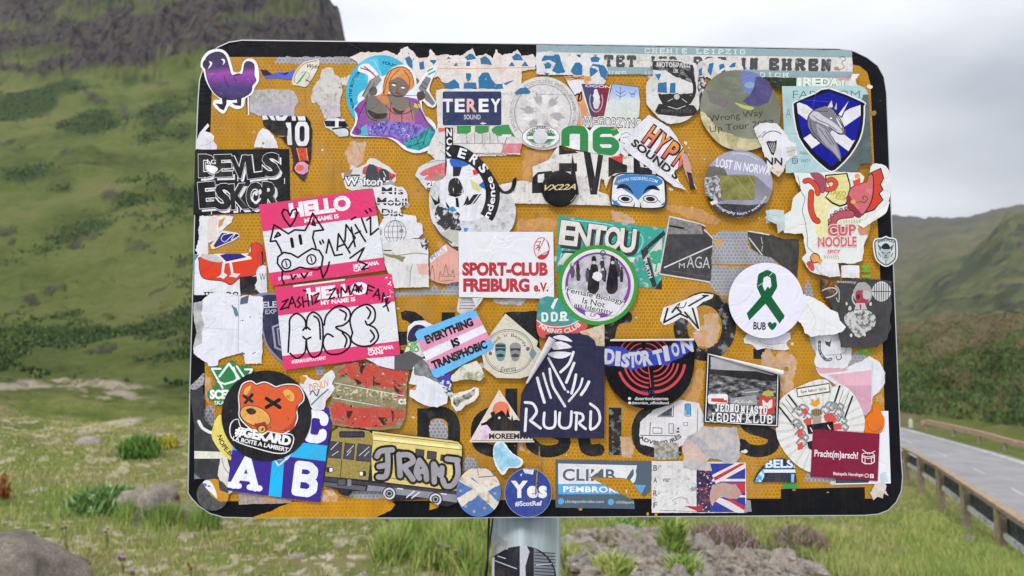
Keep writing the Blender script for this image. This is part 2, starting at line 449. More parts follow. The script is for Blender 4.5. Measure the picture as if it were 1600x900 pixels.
PLACED = []          # bounding box and top height of everything already stuck on
STEP = 0.000012
class St:
    """one sticker: backing + printed parts, laid on whatever is already there"""
    def __init__(s, name, label, outline, backing=WHITE, cat='sticker', group='stickers on the road sign'):
        s.name, s.label, s.cat, s.group = name, label, cat, group
        s.out = ccw(outline); s.mat = backing if not isinstance(backing, str) else ink(backing)
        s.b = []; s.extra = []
    def _add(s, part, mat, polys, clip):
        if isinstance(mat, str): mat = ink(mat)
        if s.b and s.b[-1][0] == part and s.b[-1][1] is mat and s.b[-1][3] is clip: s.b[-1][2].extend(polys)
        else: s.b.append([part, mat, list(polys), clip])
        return s
    def P(s, pts, mat, part='printed_shape', clip=True): return s._add(part, mat, [pts], clip)
    def PS(s, polys, mat, part='printed_shape', clip=True): return s._add(part, mat, polys, clip)
    def L(s, pts, w, mat=BLACK, part='drawn_line', closed=False, sm=False, clip=True):
        if sm: pts = smooth(pts, 4, closed)
        return s._add(part, mat, stroke_polys(pts, w, closed), clip)
    def LL(s, lines, w, mat=BLACK, part='drawn_line', sm=False, clip=True):
        for l in lines: s.L(l, w, mat, part, False, sm, clip)
        return s
    def T(s, txt, cx, cy, w, h, ang=0, mat=BLACK, part='lettering', clip=True, **k): return s._add(part, mat, text_polys(txt, cx, cy, w, h, ang, **k), clip)
    def TA(s, txt, cx, cy, r, amid, aspan, h, mat=BLACK, part='lettering', clip=True, **k): return s._add(part, mat, arc_text(txt, cx, cy, r, amid, aspan, h, **k), clip)
    def SL(s, txt, cx, cy, w, h, ang=0, mat=BLACK, part='lettering', clip=True, **k): return s._add(part, mat, slab_polys(txt, cx, cy, w, h, ang, **k), clip)
    def SP(s, n, seed, mat, size=(0.6, 1.8), part='worn_speck', box=None):
        """scattered chips where the print has come off"""
        r = random.Random(seed); xs = [p[0] for p in s.out]; ys = [p[1] for p in s.out]
        bx = box or (min(xs), min(ys), max(xs), max(ys)); ps = []
        for _ in range(n):
            q = r.uniform(*size); ps.append(torn(ell(r.uniform(bx[0], bx[2]), r.uniform(bx[1], bx[3]), q * r.uniform(.6, 1.8), q, 7), q * .5, 2, r.random() * 90))
        return s._add(part, mat, ps, True)
    def done(s, lift=0.0, thick=0.0002):
        xs = [p[0] for p in s.out]; ys = [p[1] for p in s.out]; bb = (min(xs), min(ys), max(xs), max(ys))
        z0 = 0.0006
        for b, zt in PLACED:
            if b[0] < bb[2] and b[2] > bb[0] and b[1] < bb[3] and b[3] > bb[1]: z0 = max(z0, zt)
        cx, cy = (bb[0] + bb[2]) / 2, (bb[1] + bb[3]) / 2
        cu, cv = uv(cx, cy)
        n = len(s.out)
        v2, f2 = flatten([s.out])
        top = flat_to_local(v2, cu, cv, thick); f2 = up_faces(top, f2)
        rim = flat_to_local(s.out, cu, cv, thick); rim0 = flat_to_local(s.out, cu, cv, 0)
        k = len(top); verts = top + rim + rim0
        faces = list(f2) + [(k + i, k + n + i, k + n + (i + 1) % n, k + (i + 1) % n) for i in range(n)]
        s.mw = FRAME @ Matrix.Translation((cu, cv, z0 + lift))
        root = link(s.name, new_mesh(s.name, verts, faces, s.mat), None, s.mw)
        tag(root, s.label, s.cat, s.group)
        z = thick
        for part, mat, polys, clip in s.b:
            z += STEP
            try: v, f = flatten(polys, s.out if clip is True else (clip or None))
            except Exception: continue
            if not f: continue
            vv = flat_to_local(v, cu, cv, z)
            o = link(part, new_mesh(part, vv, up_faces(vv, f), mat), root)
            if part in ('worn_speck', 'dot', 'faint_ray', 'blue_scrap', 'blue_letter'): o['kind'] = 'stuff'
        PLACED.append((bb, z0 + z + 0.00003))
        s.root, s.cu, s.cv, s.z = root, cu, cv, z
        return s
    def curl(s, p, q, r0, r1, turn=200, mat=WHITE, side=1, part='peeled_edge'):
        """a strip of the sticker rolled up along p-q (pixels), radii in pixels at each end"""
        k = 0.00087; n = 14; m = 10; V_, F_ = [], []
        a = Vector((*uv(*p), 0)); b = Vector((*uv(*q), 0)); d = (b - a).normalized(); nrm = Vector((-d.y, d.x, 0)) * side
        for i in range(m + 1):
            t = i / m; c = a.lerp(b, t); r = (r0 + (r1 - r0) * t) * k
            for j in range(n + 1):
                th = math.radians(turn) * j / n
                w = c + nrm * (r * math.sin(th)) + Vector((0, 0, r * (1 - math.cos(th))))
                V_.append((w.x - s.cu, w.y - s.cv, w.z + s.z + 0.00005))
        for i in range(m):
            for j in range(n):
                x = i * (n + 1) + j; F_.append((x, x + 1, x + n + 2, x + n + 1))
        me = new_mesh(part, V_, F_, ink(mat) if isinstance(mat, str) else mat, True)
        link(part, me, s.root)
        xs, ys = (p[0], q[0]), (p[1], q[1])
        return s
def graf(s, txt, cx, cy, w, h, ang, fill, line, shadow=None, seed=1, jit=1.0, ow=0.07, arcb=0.0, fb=0.03, overlap=1.12, part='graffiti_letter'):
    """hand-drawn block letters: outline colour under fill colour, each letter tilted a little"""
    r = random.Random(seed); n = len(txt); cw = w / n; c, sn = math.cos(math.radians(ang)), math.sin(math.radians(ang))
    lays = ([], [], [])
    for i, ch in enumerate(txt):
        if ch == ' ': continue
        t = (i + .5) / n - .5
        x = t * w; y = arcb * (1 - 4 * t * t) * h + r.uniform(-.05, .05) * h * jit
        a = ang + r.uniform(-9, 9) * jit; hh = h * (1 + r.uniform(-.08, .08) * jit)
        X, Y = cx + x * c - y * sn, cy - (x * sn + y * c)
        kx = 0.5 if ch in "I1'" else 1.0
        for q, (bd, dx, dy) in enumerate(((fb + ow, h * .10, h * .12), (fb + ow, 0, 0), (fb, 0, 0))):
            gr = (bd - fb) * 1.4
            lays[q].extend(text_polys(ch, X + dx, Y + dy, cw * overlap * kx * (1 + gr), hh * (1 + gr), a, bold=bd))
    if shadow: s.PS(lays[0], shadow, 'letter_shadow')
    s.PS(lays[1], line, 'letter_outline'); s.PS(lays[2], fill, part)
    return s
# ------------------------------------------------------------------ the land: heights given along rays at real distances
DS = np.array([1.0, 2, 3.2, 5, 8, 12, 17, 22, 26.5, 31, 36, 42, 60, 90, 130, 180, 260, 400, 560, 700, 850, 1100, 1500, 2000, 2700, 3600, 5000])
def fl(h): return [527 + F * h / d for d in (1, 2, 3.2)]
PROF = {
 # px   : 5   8    12   17   22   26   31   36   42   60   90   130  180  260  400  560  700  850  1100 1500 2000 2700 3600 5000
 -900: [905, 790, 715, 670, 652, 644, 638, 632, 626, 612, 590, 560, 530, 460, 330, 200, 100, 0, -60, 60, 160, 230, 330, 420],
 -250: [905, 780, 705, 664, 650, 642, 637, 631, 625, 612, 592, 555, 515, 440, 310, 200, 120, 70, 40, 60, 160, 230, 330, 420],
 0:    [885, 772, 700, 662, 648, 641, 636, 631, 626, 612, 596, 560, 520, 445, 300, 200, 120, 40, -40, 0, 120, 230, 330, 420],
 90:   [893, 772, 702, 668, 655, 648, 641, 635, 628, 616, 602, 565, 520, 440, 300, 190, 110, 5, -120, -180, -60, 100, 300, 420],
 200:  [897, 774, 704, 672, 662, 655, 648, 641, 634, 622, 606, 570, 515, 430, 290, 185, 105, -20, -170, -180, -60, 100, 300, 420],
 320:  [897, 776, 706, 676, 666, 660, 654, 648, 642, 628, 600, 560, 500, 425, 300, 180, 100, -40, -190, -160, -40, 120, 300, 420],
 470:  [897, 780, 712, 682, 670, 664, 658, 652, 646, 630, 600, 560, 500, 430, 330, 210, 130, -20, -80, -20, 120, 200, 320, 420],
 512:  [897, 782, 714, 684, 672, 665, 659, 653, 647, 630, 600, 560, 500, 430, 340, 230, 150, 30, 20, 60, 160, 230, 320, 420],
 535:  [897, 783, 715, 685, 673, 666, 660, 653, 647, 630, 600, 560, 500, 440, 350, 250, 175, 90, 90, 130, 200, 250, 320, 420],
 620:  [897, 786, 720, 690, 676, 668, 662, 655, 648, 632, 604, 570, 520, 470, 400, 320, 270, 220, 220, 240, 280, 300, 330, 420],
 760:  [897, 792, 735, 700, 684, 674, 666, 658, 650, 634, 610, 585, 560, 520, 470, 430, 400, 380, 370, 360, 360, 350, 340, 420],
 880:  [870, 815, 770, 730, 708, 690, 676, 664, 652, 622, 612, 590, 570, 545, 510, 480, 460, 450, 440, 400, 370, 350, 340, 420],
 1060: [872, 820, 785, 752, 730, 712, 690, 671, 651, 614, 612, 590, 575, 560, 530, 510, 500, 490, 480, 430, 380, 345, 350, 420],
 1240: [893, 842, 805, 772, 750, 726, 700, 671, 650, 612, 590, 560, 560, 550, 525, 510, 502, 498, 490, 440, 390, 340, 350, 420],
 1410: [900, 858, 822, 788, 760, 732, 698, 673, 666, 604, 545, 514, 530, 535, 522, 510, 502, 496, 492, 440, 400, 332, 360, 420],
 1500: [905, 868, 840, 808, 772, 728, 698, 690, 668, 585, 525, 497, 512, 515, 500, 480, 465, 450, 430, 400, 370, 331, 360, 420],
 1600: [915, 890, 872, 836, 768, 724, 712, 690, 648, 560, 506, 481, 498, 500, 480, 450, 425, 395, 338, 340, 340, 321, 360, 420],
 1780: [925, 905, 890, 845, 768, 724, 716, 688, 620, 540, 490, 460, 470, 470, 440, 400, 370, 330, 290, 290, 300, 300, 360, 420],
 2400: [905, 880, 860, 820, 768, 724, 700, 680, 600, 520, 470, 440, 430, 420, 390, 350, 320, 290, 270, 280, 290, 300, 360, 420],
}
pk = sorted(PROF)
# tables hold the height over/under eye level divided by the distance
TAB = np.array([[(527.0 - y) / F for y in (fl(1.6) + PROF[k])] for k in pk])
def profile(px, d):
    px = np.asarray(px, float); d = np.asarray(d, float)
    ld = np.interp(np.log(d), np.log(DS), np.arange(len(DS)))
    i = np.clip(ld.astype(int), 0, len(DS) - 2); t = ld - i
    lx = np.interp(px, pk, np.arange(len(pk)))
    j = np.clip(lx.astype(int), 0, len(pk) - 2); u = lx - j; u = u * u * (3 - 2 * u)
    a = TAB[j, i] * (1 - u) + TAB[j + 1, i] * u
    b = TAB[j, i + 1] * (1 - u) + TAB[j + 1, i + 1] * u
    return a * (1 - t) + b * t
_rs = np.random.RandomState(7)
_lat = _rs.rand(256, 256)
def vnoise(x, y):
    xi, yi = np.floor(x).astype(int), np.floor(y).astype(int); fx, fy = x - xi, y - yi
    fx, fy = fx * fx * (3 - 2 * fx), fy * fy * (3 - 2 * fy)
    g = lambda a, b: _lat[a & 255, b & 255]
    return (g(xi, yi) * (1 - fx) + g(xi + 1, yi) * fx) * (1 - fy) + (g(xi, yi + 1) * (1 - fx) + g(xi + 1, yi + 1) * fx) * fy - 0.5
def fbm(x, y, o=5, gain=0.5):
    s = 0; a = 1
    for i in range(o): s = s + a * vnoise(x * 2 ** i + 13.7 * i, y * 2 ** i + 5.1 * i); a *= gain
    return s
def sstep(a, b, x): t = np.clip((x - a) / (b - a), 0, 1); return t * t * (3 - 2 * t)
def height(px, d):
    """ground height (m) on the azimuth px at forward distance d"""
    px = np.asarray(px, float); d = np.asarray(d, float)
    h = profile(px, d) * d
    X = (px - 800) / F * d; ld = np.log(d) * 9; ax = px / 70.0
    w = d * sstep(3, 30, d)
    # scale-free relief, streched along the slope
    road = sstep(14, 17, d) * (1 - sstep(36, 42, d)) * sstep(1000, 1150, px)
    h = h + w * (0.018 * fbm(ax * .7, ld * .8, 5) + 0.006 * fbm(ax * 3, ld * 3.5, 4)) * (1 - 0.97 * road)
    left = 1 - sstep(480, 620, px)
    yp = 527 - F * h / d
    cliff = sstep(560, 640, d) * left * .8 * sstep(135, 95, yp)
    h = h + cliff * d * (0.030 * fbm(px / 34.0 + 40, ld * 1.6, 6, .62) + 0.018 * np.abs(fbm(px / 13.0 + 3 * fbm(px / 60., ld, 2), ld * .9 + 9, 4, .65)))
    # ledges on the slope under the cliffs
    h = h + left * sstep(180, 300, d) * (1 - cliff) * d * 0.018 * np.maximum(0, np.sin(ld * 5.0 + 5 * fbm(ax * .6, ld * .3, 3))) * (0.4 + fbm(ax * .9 + 7, ld, 3))
    # small bumps close by
    h = h + 0.06 * fbm(X * .8, d * .8, 4) * (1 - sstep(10, 40, d)) * (1 - road) * sstep(1.5, 4, d) + 0.35 * fbm(X * .12 + 3, d * .12, 3) * sstep(6, 14, d) * (1 - sstep(60, 120, d)) * (1 - road)
    # bracken and heather bank across the road
    bank = sstep(1100, 1300, px) * sstep(42, 50, d) * (1 - sstep(150, 200, d))
    h = h + bank * d * 0.006 * fbm(px / 9.0, ld * 4, 4)
    return CAM.z + h
def gpt(px, d, dz=0.0):
    return Vector(((px - 800.0) / F * d / CT * 1.0, d, float(height(px, d)) + dz))
# on a pitched camera the sideways reach of a pixel grows slightly with its height: use the ray itself
def side(px, y, d): return at(px, y, d).x

cols = np.concatenate([np.linspace(-900, -60, 60), np.linspace(-54, 1660, 500), np.linspace(1670, 2400, 55)])
lds = np.concatenate([np.linspace(np.log(1.0), np.log(5), 20)[:-1], np.linspace(np.log(5), np.log(1200), 460)[:-1], np.linspace(np.log(1200), np.log(5000), 60)])
rows = np.exp(lds)
PX, DD = np.meshgrid(cols, rows)
H = height(PX, DD)
YY = 527.0 - F * (H - CAM.z) / DD           # where each point falls, to place gravel and rock where the place has them
XW = (PX - 800.0) / F * DD * (CT + ST * (YY - 450) / F)
# ---- what covers the ground
A = PX / 70.0; B = np.log(DD) * 9
nz = fbm(A * 1.7, B * 2.2, 5, .6); nz2 = fbm(A * .8 + 31, B * 1.1, 5, .6); nz3 = fbm(A * 4 + 11, B * 5, 4, .6)
leftm = 1 - sstep(540, 640, PX)
rock = leftm * sstep(124, 70, YY + 70 * nz2 + 22 * nz3 - 14 * np.sin(PX / 50.0)) * (DD > 420)
ledge = sstep(.04, .22, fbm(PX / 90.0 + 9, (YY + .12 * PX) / 26.0, 4, .55) + .10)
rock = rock * (1 - .6 * ledge)
scree = leftm * (DD > 90) * (DD < 700) * sstep(.34, .5, nz + .15 * nz3) * .8
rock = np.maximum(rock, scree * 0.8)
rock = np.maximum(rock, sstep(1.0, .4, np.hypot((PX - 1075) / 230, (YY - 880) / 62)) * (DD < 14) * sstep(-.45, -.05, nz3 + .3))
rock = np.maximum(rock, (PX > 1300) * (DD > 400) * (DD < 1300) * sstep(.22, .38, nz) * .8)
gravel = sstep(12, 4, np.abs(YY - (612 - 14 * np.sin(PX / 70.0 + .6) - PX * .02) + 20 * nz2)) * sstep(300, 180, PX) * (DD > 40) * (DD < 140) * sstep(-.3, 0, nz + .2)
gravel = np.maximum(gravel, sstep(9, 3, np.abs(YY - (672 - (PX - 130) * .17))) * sstep(120, 150, PX) * sstep(250, 210, PX) * (DD > 12) * (DD < 80))
gravel = np.maximum(gravel, .8 * sstep(.12, .32, nz3 + .3 * nz) * (DD < 22) * (PX < 700) * (DD > 4.5))
gravel = np.maximum(gravel, .9 * (1 - sstep(40, 200, PX + 80 * nz2)) * (DD < 6.2))
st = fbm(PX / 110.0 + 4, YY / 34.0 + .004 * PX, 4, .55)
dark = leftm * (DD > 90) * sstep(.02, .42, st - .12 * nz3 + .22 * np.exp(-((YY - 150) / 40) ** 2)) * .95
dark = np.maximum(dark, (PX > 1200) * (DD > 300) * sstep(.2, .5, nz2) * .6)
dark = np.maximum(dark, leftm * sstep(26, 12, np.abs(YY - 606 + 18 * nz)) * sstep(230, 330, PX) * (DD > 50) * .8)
brown = (PX > 1150) * (DD > 42) * (DD < 160) * np.clip(sstep(.0, .3, nz) * .7 + sstep(540, 505, YY) * .9, 0, 1)
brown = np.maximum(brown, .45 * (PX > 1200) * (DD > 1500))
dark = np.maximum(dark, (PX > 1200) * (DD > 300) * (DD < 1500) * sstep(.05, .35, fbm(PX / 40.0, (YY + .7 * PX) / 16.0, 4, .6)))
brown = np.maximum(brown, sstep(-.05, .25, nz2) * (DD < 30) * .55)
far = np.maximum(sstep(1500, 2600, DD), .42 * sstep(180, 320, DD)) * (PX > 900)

def mixc_near(t, geo):      # close by the small patches of turf dominate, far off the large ones
    sp = t.nodes.new('ShaderNodeSeparateXYZ'); t.links.new(geo, sp.inputs[0])
    r = t.nodes.new('ShaderNodeMapRange'); r.inputs[1].default_value = 15; r.inputs[2].default_value = 120; r.inputs[3].default_value = .85; r.inputs[4].default_value = .25
    t.links.new(sp.outputs[1], r.inputs[0]); return r.outputs[0]
def land_material():
    m, t, b = base_mat('land', 0.95, 0.1)
    geo = t.nodes.new('ShaderNodeNewGeometry').outputs['Position']
    at1 = t.nodes.new('ShaderNodeAttribute'); at1.attribute_name = 'cover'
    at2 = t.nodes.new('ShaderNodeAttribute'); at2.attribute_name = 'cover2'
    s1 = t.nodes.new('ShaderNodeSeparateColor'); t.links.new(at1.outputs['Color'], s1.inputs[0])
    s2 = t.nodes.new('ShaderNodeSeparateColor'); t.links.new(at2.outputs['Color'], s2.inputs[0])
    big = noise_node(t, 0.012, 14, 0.72, geo); mid = noise_node(t, 0.35, 9, 0.65, geo); fine = noise_node(t, 9, 6, 0.7, geo)
    g = ramp(t, big.outputs[0], [(.36, '#37451f'), (.44, '#526030'), (.51, '#66733b'), (.57, '#737a46'), (.66, '#857d56')])
    g2 = ramp(t, mid.outputs[0], [(.3, '#55652c'), (.5, '#7d8845'), (.62, '#958f5c'), (.75, '#7c8244')])
    c = mixc(t, mixc_near(t, geo), g.outputs[0], g2.outputs[0])
    fr = ramp(t, fine.outputs[0], [(.3, '#8d8d8d'), (.7, '#ffffff')])
    c = mixc(t, 0.8, c, fr.outputs[0], 'MULTIPLY')
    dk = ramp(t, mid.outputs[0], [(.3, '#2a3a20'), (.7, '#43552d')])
    def soft(v, n=mid, w=0.5):      # break the patch edges with noise
        a = math_node(t, 'ADD', v, math_node(t, 'MULTIPLY', math_node(t, 'SUBTRACT', n.outputs[0], 0.5), w))
        r = t.nodes.new('ShaderNodeMapRange'); r.inputs[1].default_value = 0.2; r.inputs[2].default_value = 0.85
        t.links.new(a, r.inputs[0]); return math_node(t, 'MULTIPLY', r.outputs[0], math_node(t, 'MINIMUM', math_node(t, 'MULTIPLY', v, 3.0), 1.0))
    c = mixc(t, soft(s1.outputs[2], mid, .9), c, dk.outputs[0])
    br = ramp(t, mid.outputs[0], [(.3, '#6a5c44'), (.5, '#857560'), (.7, '#7e6f6a')])
    c = mixc(t, math_node(t, 'MULTIPLY', s2.outputs[0], .8), c, br.outputs[0])
    mpz = t.nodes.new('ShaderNodeMapping'); mpz.inputs['Scale'].default_value = (1, 1, 0.38); t.links.new(geo, mpz.inputs[0])
    rn = noise_node(t, 0.10, 12, 0.72, mpz.outputs[0]); rn2 = noise_node(t, 3.5, 9, 0.7, geo)
    rk = ramp(t, rn.outputs[0], [(.38, '#1e1a1c'), (.46, '#3e3639'), (.53, '#5a4f51'), (.60, '#4e5438'), (.72, '#7a716a')])
    rk2 = ramp(t, rn2.outputs[0], [(.3, '#6c645b'), (.5, '#968d84'), (.7, '#b0a99f')])
    near = t.nodes.new('ShaderNodeMapRange'); near.inputs[1].default_value = 20; near.inputs[2].default_value = 60
    sy = t.nodes.new('ShaderNodeSeparateXYZ'); t.links.new(geo, sy.inputs[0]); t.links.new(sy.outputs[1], near.inputs[0])
    c = mixc(t, soft(s1.outputs[0]), c, mixc(t, near.outputs[0], rk2.outputs[0], rk.outputs[0]))
    gv = ramp(t, noise_node(t, 2.0, 12, 0.8, geo).outputs[0], [(.3, '#7d725f'), (.5, '#a79c88'), (.7, '#c2baa8')])
    c = mixc(t, soft(s1.outputs[1], fine, 1.2), c, gv.outputs[0])
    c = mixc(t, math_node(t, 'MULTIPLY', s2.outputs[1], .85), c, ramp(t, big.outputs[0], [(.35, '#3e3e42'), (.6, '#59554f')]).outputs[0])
    t.links.new(c, b.inputs['Base Color'])
    bp = t.nodes.new('ShaderNodeBump'); bp.inputs['Strength'].default_value = 0.9; bp.inputs['Distance'].default_value = 9.0
    b2 = t.nodes.new('ShaderNodeBump'); b2.inputs['Strength'].default_value = 0.7; b2.inputs['Distance'].default_value = 0.05
    t.links.new(math_node(t, 'MULTIPLY_ADD', rn.outputs[0], s1.outputs[0], math_node(t, 'MULTIPLY', big.outputs[0], near.outputs[0])), bp.inputs['Height'])
    t.links.new(fine.outputs[0], b2.inputs['Height']); t.links.new(bp.outputs[0], b2.inputs['Normal'])
    t.links.new(b2.outputs[0], b.inputs['Normal'])
    return m
LAND = land_material()
def grid_mesh(name, sel_r, sel_c, label=None):
    X, Y, Z = XW[sel_r, sel_c], DD[sel_r, sel_c], H[sel_r, sel_c]
    r, c = X.shape
    co = np.stack([X, Y, Z], -1).reshape(-1, 3)
    i = np.arange(r * c).reshape(r, c)
    q = np.stack([i[:-1, :-1], i[:-1, 1:], i[1:, 1:], i[1:, :-1]], -1).reshape(-1, 4)
    me = bpy.data.meshes.new(name)
    me.vertices.add(len(co)); me.vertices.foreach_set('co', co.ravel())
    me.loops.add(q.size); me.loops.foreach_set('vertex_index', q.ravel())
    me.polygons.add(len(q)); me.polygons.foreach_set('loop_start', np.arange(len(q)) * 4); me.polygons.foreach_set('loop_total', np.full(len(q), 4))
    me.polygons.foreach_set('use_smooth', np.ones(len(q), bool))
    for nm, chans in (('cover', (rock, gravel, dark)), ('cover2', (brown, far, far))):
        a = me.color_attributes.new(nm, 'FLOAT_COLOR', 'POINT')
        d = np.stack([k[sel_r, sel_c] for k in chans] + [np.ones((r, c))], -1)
        a.data.foreach_set('color', d.astype(np.float32).ravel())
    me.materials.append(LAND); me.update(); me.validate()
    return tag(link(name, me), label, None, None, 'structure')
ir = int(np.searchsorted(rows, 85.0)); ic = int(np.searchsorted(cols, 860))
grid_mesh('ground', slice(0, ir + 1), slice(None), 'grassy valley floor with gravel patches and a rocky bank')
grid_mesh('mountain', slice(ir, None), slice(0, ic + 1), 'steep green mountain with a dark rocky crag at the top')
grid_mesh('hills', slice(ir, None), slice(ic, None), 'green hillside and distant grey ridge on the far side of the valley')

# ------------------------------------------------------------------ road with its lines
def strip(name, rowsxy, mat, dz, label=None, kind='structure'):
    """rows of (px, y) pairs across, each with its distance: a sheet lying in the road plane"""
    V_, F_ = [], []
    for a in rowsxy:
        for (px, y, d) in a: p = at(px, y, d); V_.append((p.x, p.y, p.z + dz))
    n = len(rowsxy[0])
    for i in range(len(rowsxy) - 1):
        for j in range(n - 1): k = i * n + j; F_.append((k, k + 1, k + n + 1, k + n))
    return tag(link(name, new_mesh(name, V_, F_, mat, True)), label, None, None, kind)
RH = 4.45          # the road lies this far under the eye
def rd(y): return F * RH / (y - 527.0)
def asphalt():
    m, t, b = base_mat('asphalt', 0.75, 0.35)
    geo = t.nodes.new('ShaderNodeNewGeometry').outputs['Position']
    n = noise_node(t, 1.2, 8, 0.6, geo); n2 = noise_node(t, 60, 3, 0.6, geo)
    c = ramp(t, n.outputs[0], [(.3, '#8d8c8f'), (.7, '#a6a5a7')])
    c2 = ramp(t, n2.outputs[0], [(.3, '#b0b0b0'), (.7, '#ffffff')])
    t.links.new(mixc(t, .8, c.outputs[0], c2.outputs[0], 'MULTIPLY'), b.inputs['Base Color'])
    return m
ASPH = asphalt()
far_e = [(1000, 618), (1150, 628), (1280, 645), (1350, 657), (1410, 670), (1500, 694), (1600, 722), (1750, 770), (1900, 830)]
near_e = [(1000, 624), (1150, 642), (1280, 668), (1350, 686), (1410, 708), (1500, 755), (1600, 832), (1690, 930), (1770, 1080)]
def between(k): return [(a[0] + (b[0] - a[0]) * k, a[1] + (b[1] - a[1]) * k) for a, b in zip(far_e, near_e)]
def densify(l): return [p for p in smooth(l, 5, False)]
rows_ = [densify(between(k / 6)) for k in range(7)]
strip('road', [[(x, y, rd(y)) for x, y in r] for r in rows_], ASPH, 0.06, 'pale grey two-lane road running past the sign')
wl = worn('#d6d6d4', '#a9a8aa', .50, 3, .1, .2)
def line_between(k0, k1, a=0, b=None):
    r0, r1 = densify(between(k0)), densify(between(k1))
    return [[(x, y, rd(y)) for x, y in r0[a:b]], [(x, y, rd(y)) for x, y in r1[a:b]]]
strip('road_edge_line', line_between(.03, .055), wl, 0.064, 'white line along the far edge of the road')
strip('road_edge_line', line_between(.955, .985), wl, 0.064, 'white line along the near edge of the road')
for a in range(14, 38, 3): strip('road_centre_line', line_between(.495, .51, a, a + 2), wl, 0.064)

# ------------------------------------------------------------------ small builders for things in the landscape
def beam_mesh(p, q, w, h, up=Vector((0, 0, 1)), bev=0.0):
    d = (q - p).normalized(); s = d.cross(up).normalized(); u = s.cross(d)
    V_ = [tuple(c + s * (a * w / 2) + u * (b * h / 2)) for c in (p, q) for a, b in ((-1, -1), (1, -1), (1, 1), (-1, 1))]
    return V_, [(3, 2, 1, 0), (4, 5, 6, 7), (0, 1, 5, 4), (1, 2, 6, 5), (2, 3, 7, 6), (3, 0, 4, 7)]
def join(parts):
    V_, F_ = [], []
    for v, f in parts: k = len(V_); V_ += v; F_ += [tuple(i + k for i in g) for g in f]
    return V_, F_
def tube_mesh(pts, rad, n=7):
    V_, F_ = [], []
    for i, p in enumerate(pts):
        d = (Vector(pts[min(i + 1, len(pts) - 1)]) - Vector(pts[max(i - 1, 0)])).normalized()
        s = d.cross(Vector((0.31, 0.9, 0.2))).normalized(); u = s.cross(d)
        r = rad[i] if isinstance(rad, (list, tuple)) else rad
        for j in range(n):
            a = 2 * math.pi * j / n; V_.append(tuple(Vector(p) + s * (r * math.cos(a)) + u * (r * math.sin(a))))
    for i in range(len(pts) - 1):
        for j in range(n): F_.append((i * n + j, i * n + (j + 1) % n, (i + 1) * n + (j + 1) % n, (i + 1) * n + j))
    F_.append(tuple(range(n))[::-1]); F_.append(tuple(range((len(pts) - 1) * n, len(pts) * n)))
    return V_, F_
def rootless(name, loc, label, cat, group=None):
    e = bpy.data.objects.new(name, None); e.location = loc; e.empty_display_size = 0.05; COL.objects.link(e)
    return tag(e, label, cat, group)
def child(name, vf, mat, root, smooth_shade=False):
    v, f = vf; o = root.location
    me = new_mesh(name, [(a[0] - o.x, a[1] - o.y, a[2] - o.z) for a in v], f, mat, smooth_shade)
    return link(name, me, root)
def wood_mat(a, b_, c, sc=1.0):
    m, t, b = base_mat('weathered_wood', 0.85, 0.2)
    tcn = t.nodes.new('ShaderNodeNewGeometry').outputs['Position']
    n = noise_node(t, 6 * sc, 8, 0.7, tcn)
    t.links.new(ramp(t, n.outputs[0], [(.3, a), (.5, b_), (.72, c)]).outputs[0], b.inputs['Base Color'])
    bp = t.nodes.new('ShaderNodeBump'); bp.inputs['Strength'].default_value = .5; bp.inputs['Distance'].default_value = .01
    t.links.new(n.outputs[0], bp.inputs['Height']); t.links.new(bp.outputs[0], b.inputs['Normal'])
    return m
def rock_mat(name, stops, sc=3.0):
    m, t, b = base_mat(name, 0.9, 0.2)
    vec = t.nodes.new('ShaderNodeNewGeometry').outputs['Position']
    n = noise_node(t, sc, 10, 0.7, vec); n2 = noise_node(t, sc * 9, 5, 0.7, vec)
    c = ramp(t, n.outputs[0], stops)
    c2 = ramp(t, n2.outputs[0], [(.3, '#9a9a9a'), (.7, '#ffffff')])
    t.links.new(mixc(t, .9, c.outputs[0], c2.outputs[0], 'MULTIPLY'), b.inputs['Base Color'])
    bp = t.nodes.new('ShaderNodeBump'); bp.inputs['Strength'].default_value = .8; bp.inputs['Distance'].default_value = .03
    t.links.new(math_node(t, 'ADD', n.outputs[0], math_node(t, 'MULTIPLY', n2.outputs[0], .3)), bp.inputs['Height']); t.links.new(bp.outputs[0], b.inputs['Normal'])
    return m
def boulder_mesh(c, rx, ry, rz, seed, n=22, rough_=0.35):
    V_, F_ = [], []; m = n // 2 + 2
    for i in range(m + 1):
        th = math.pi * i / m
        for j in range(n):
            ph = 2 * math.pi * j / n
            d = Vector((math.sin(th) * math.cos(ph), math.sin(th) * math.sin(ph), math.cos(th)))
            k = 1 + rough_ * (mnoise.noise(d * 1.3 + Vector((seed, 0, 0))) + .45 * mnoise.noise(d * 3.1 + Vector((0, seed, 0))) + .2 * mnoise.noise(d * 7.0 + Vector((0, 0, seed))))
            V_.append((c.x + d.x * rx * k, c.y + d.y * ry * k, c.z + d.z * rz * k))
    for i in range(m):
        for j in range(n): F_.append((i * n + j, (i + 1) * n + j, (i + 1) * n + (j + 1) % n, i * n + (j + 1) % n))
    return V_, F_
def place(px, y, d0=3.5, d1=60):
    """walk out along a ray until it meets the ground"""
    ds = np.exp(np.linspace(math.log(d0), math.log(d1), 500))
    yy = 527.0 - F * (height(np.full(500, float(px)), ds) - CAM.z) / ds
    k = int(np.argmax(yy <= y)) if (yy <= y).any() else 499
    d = float(ds[k]); p = at(px, y, d); p.z = float(height(px, d)); return p, d

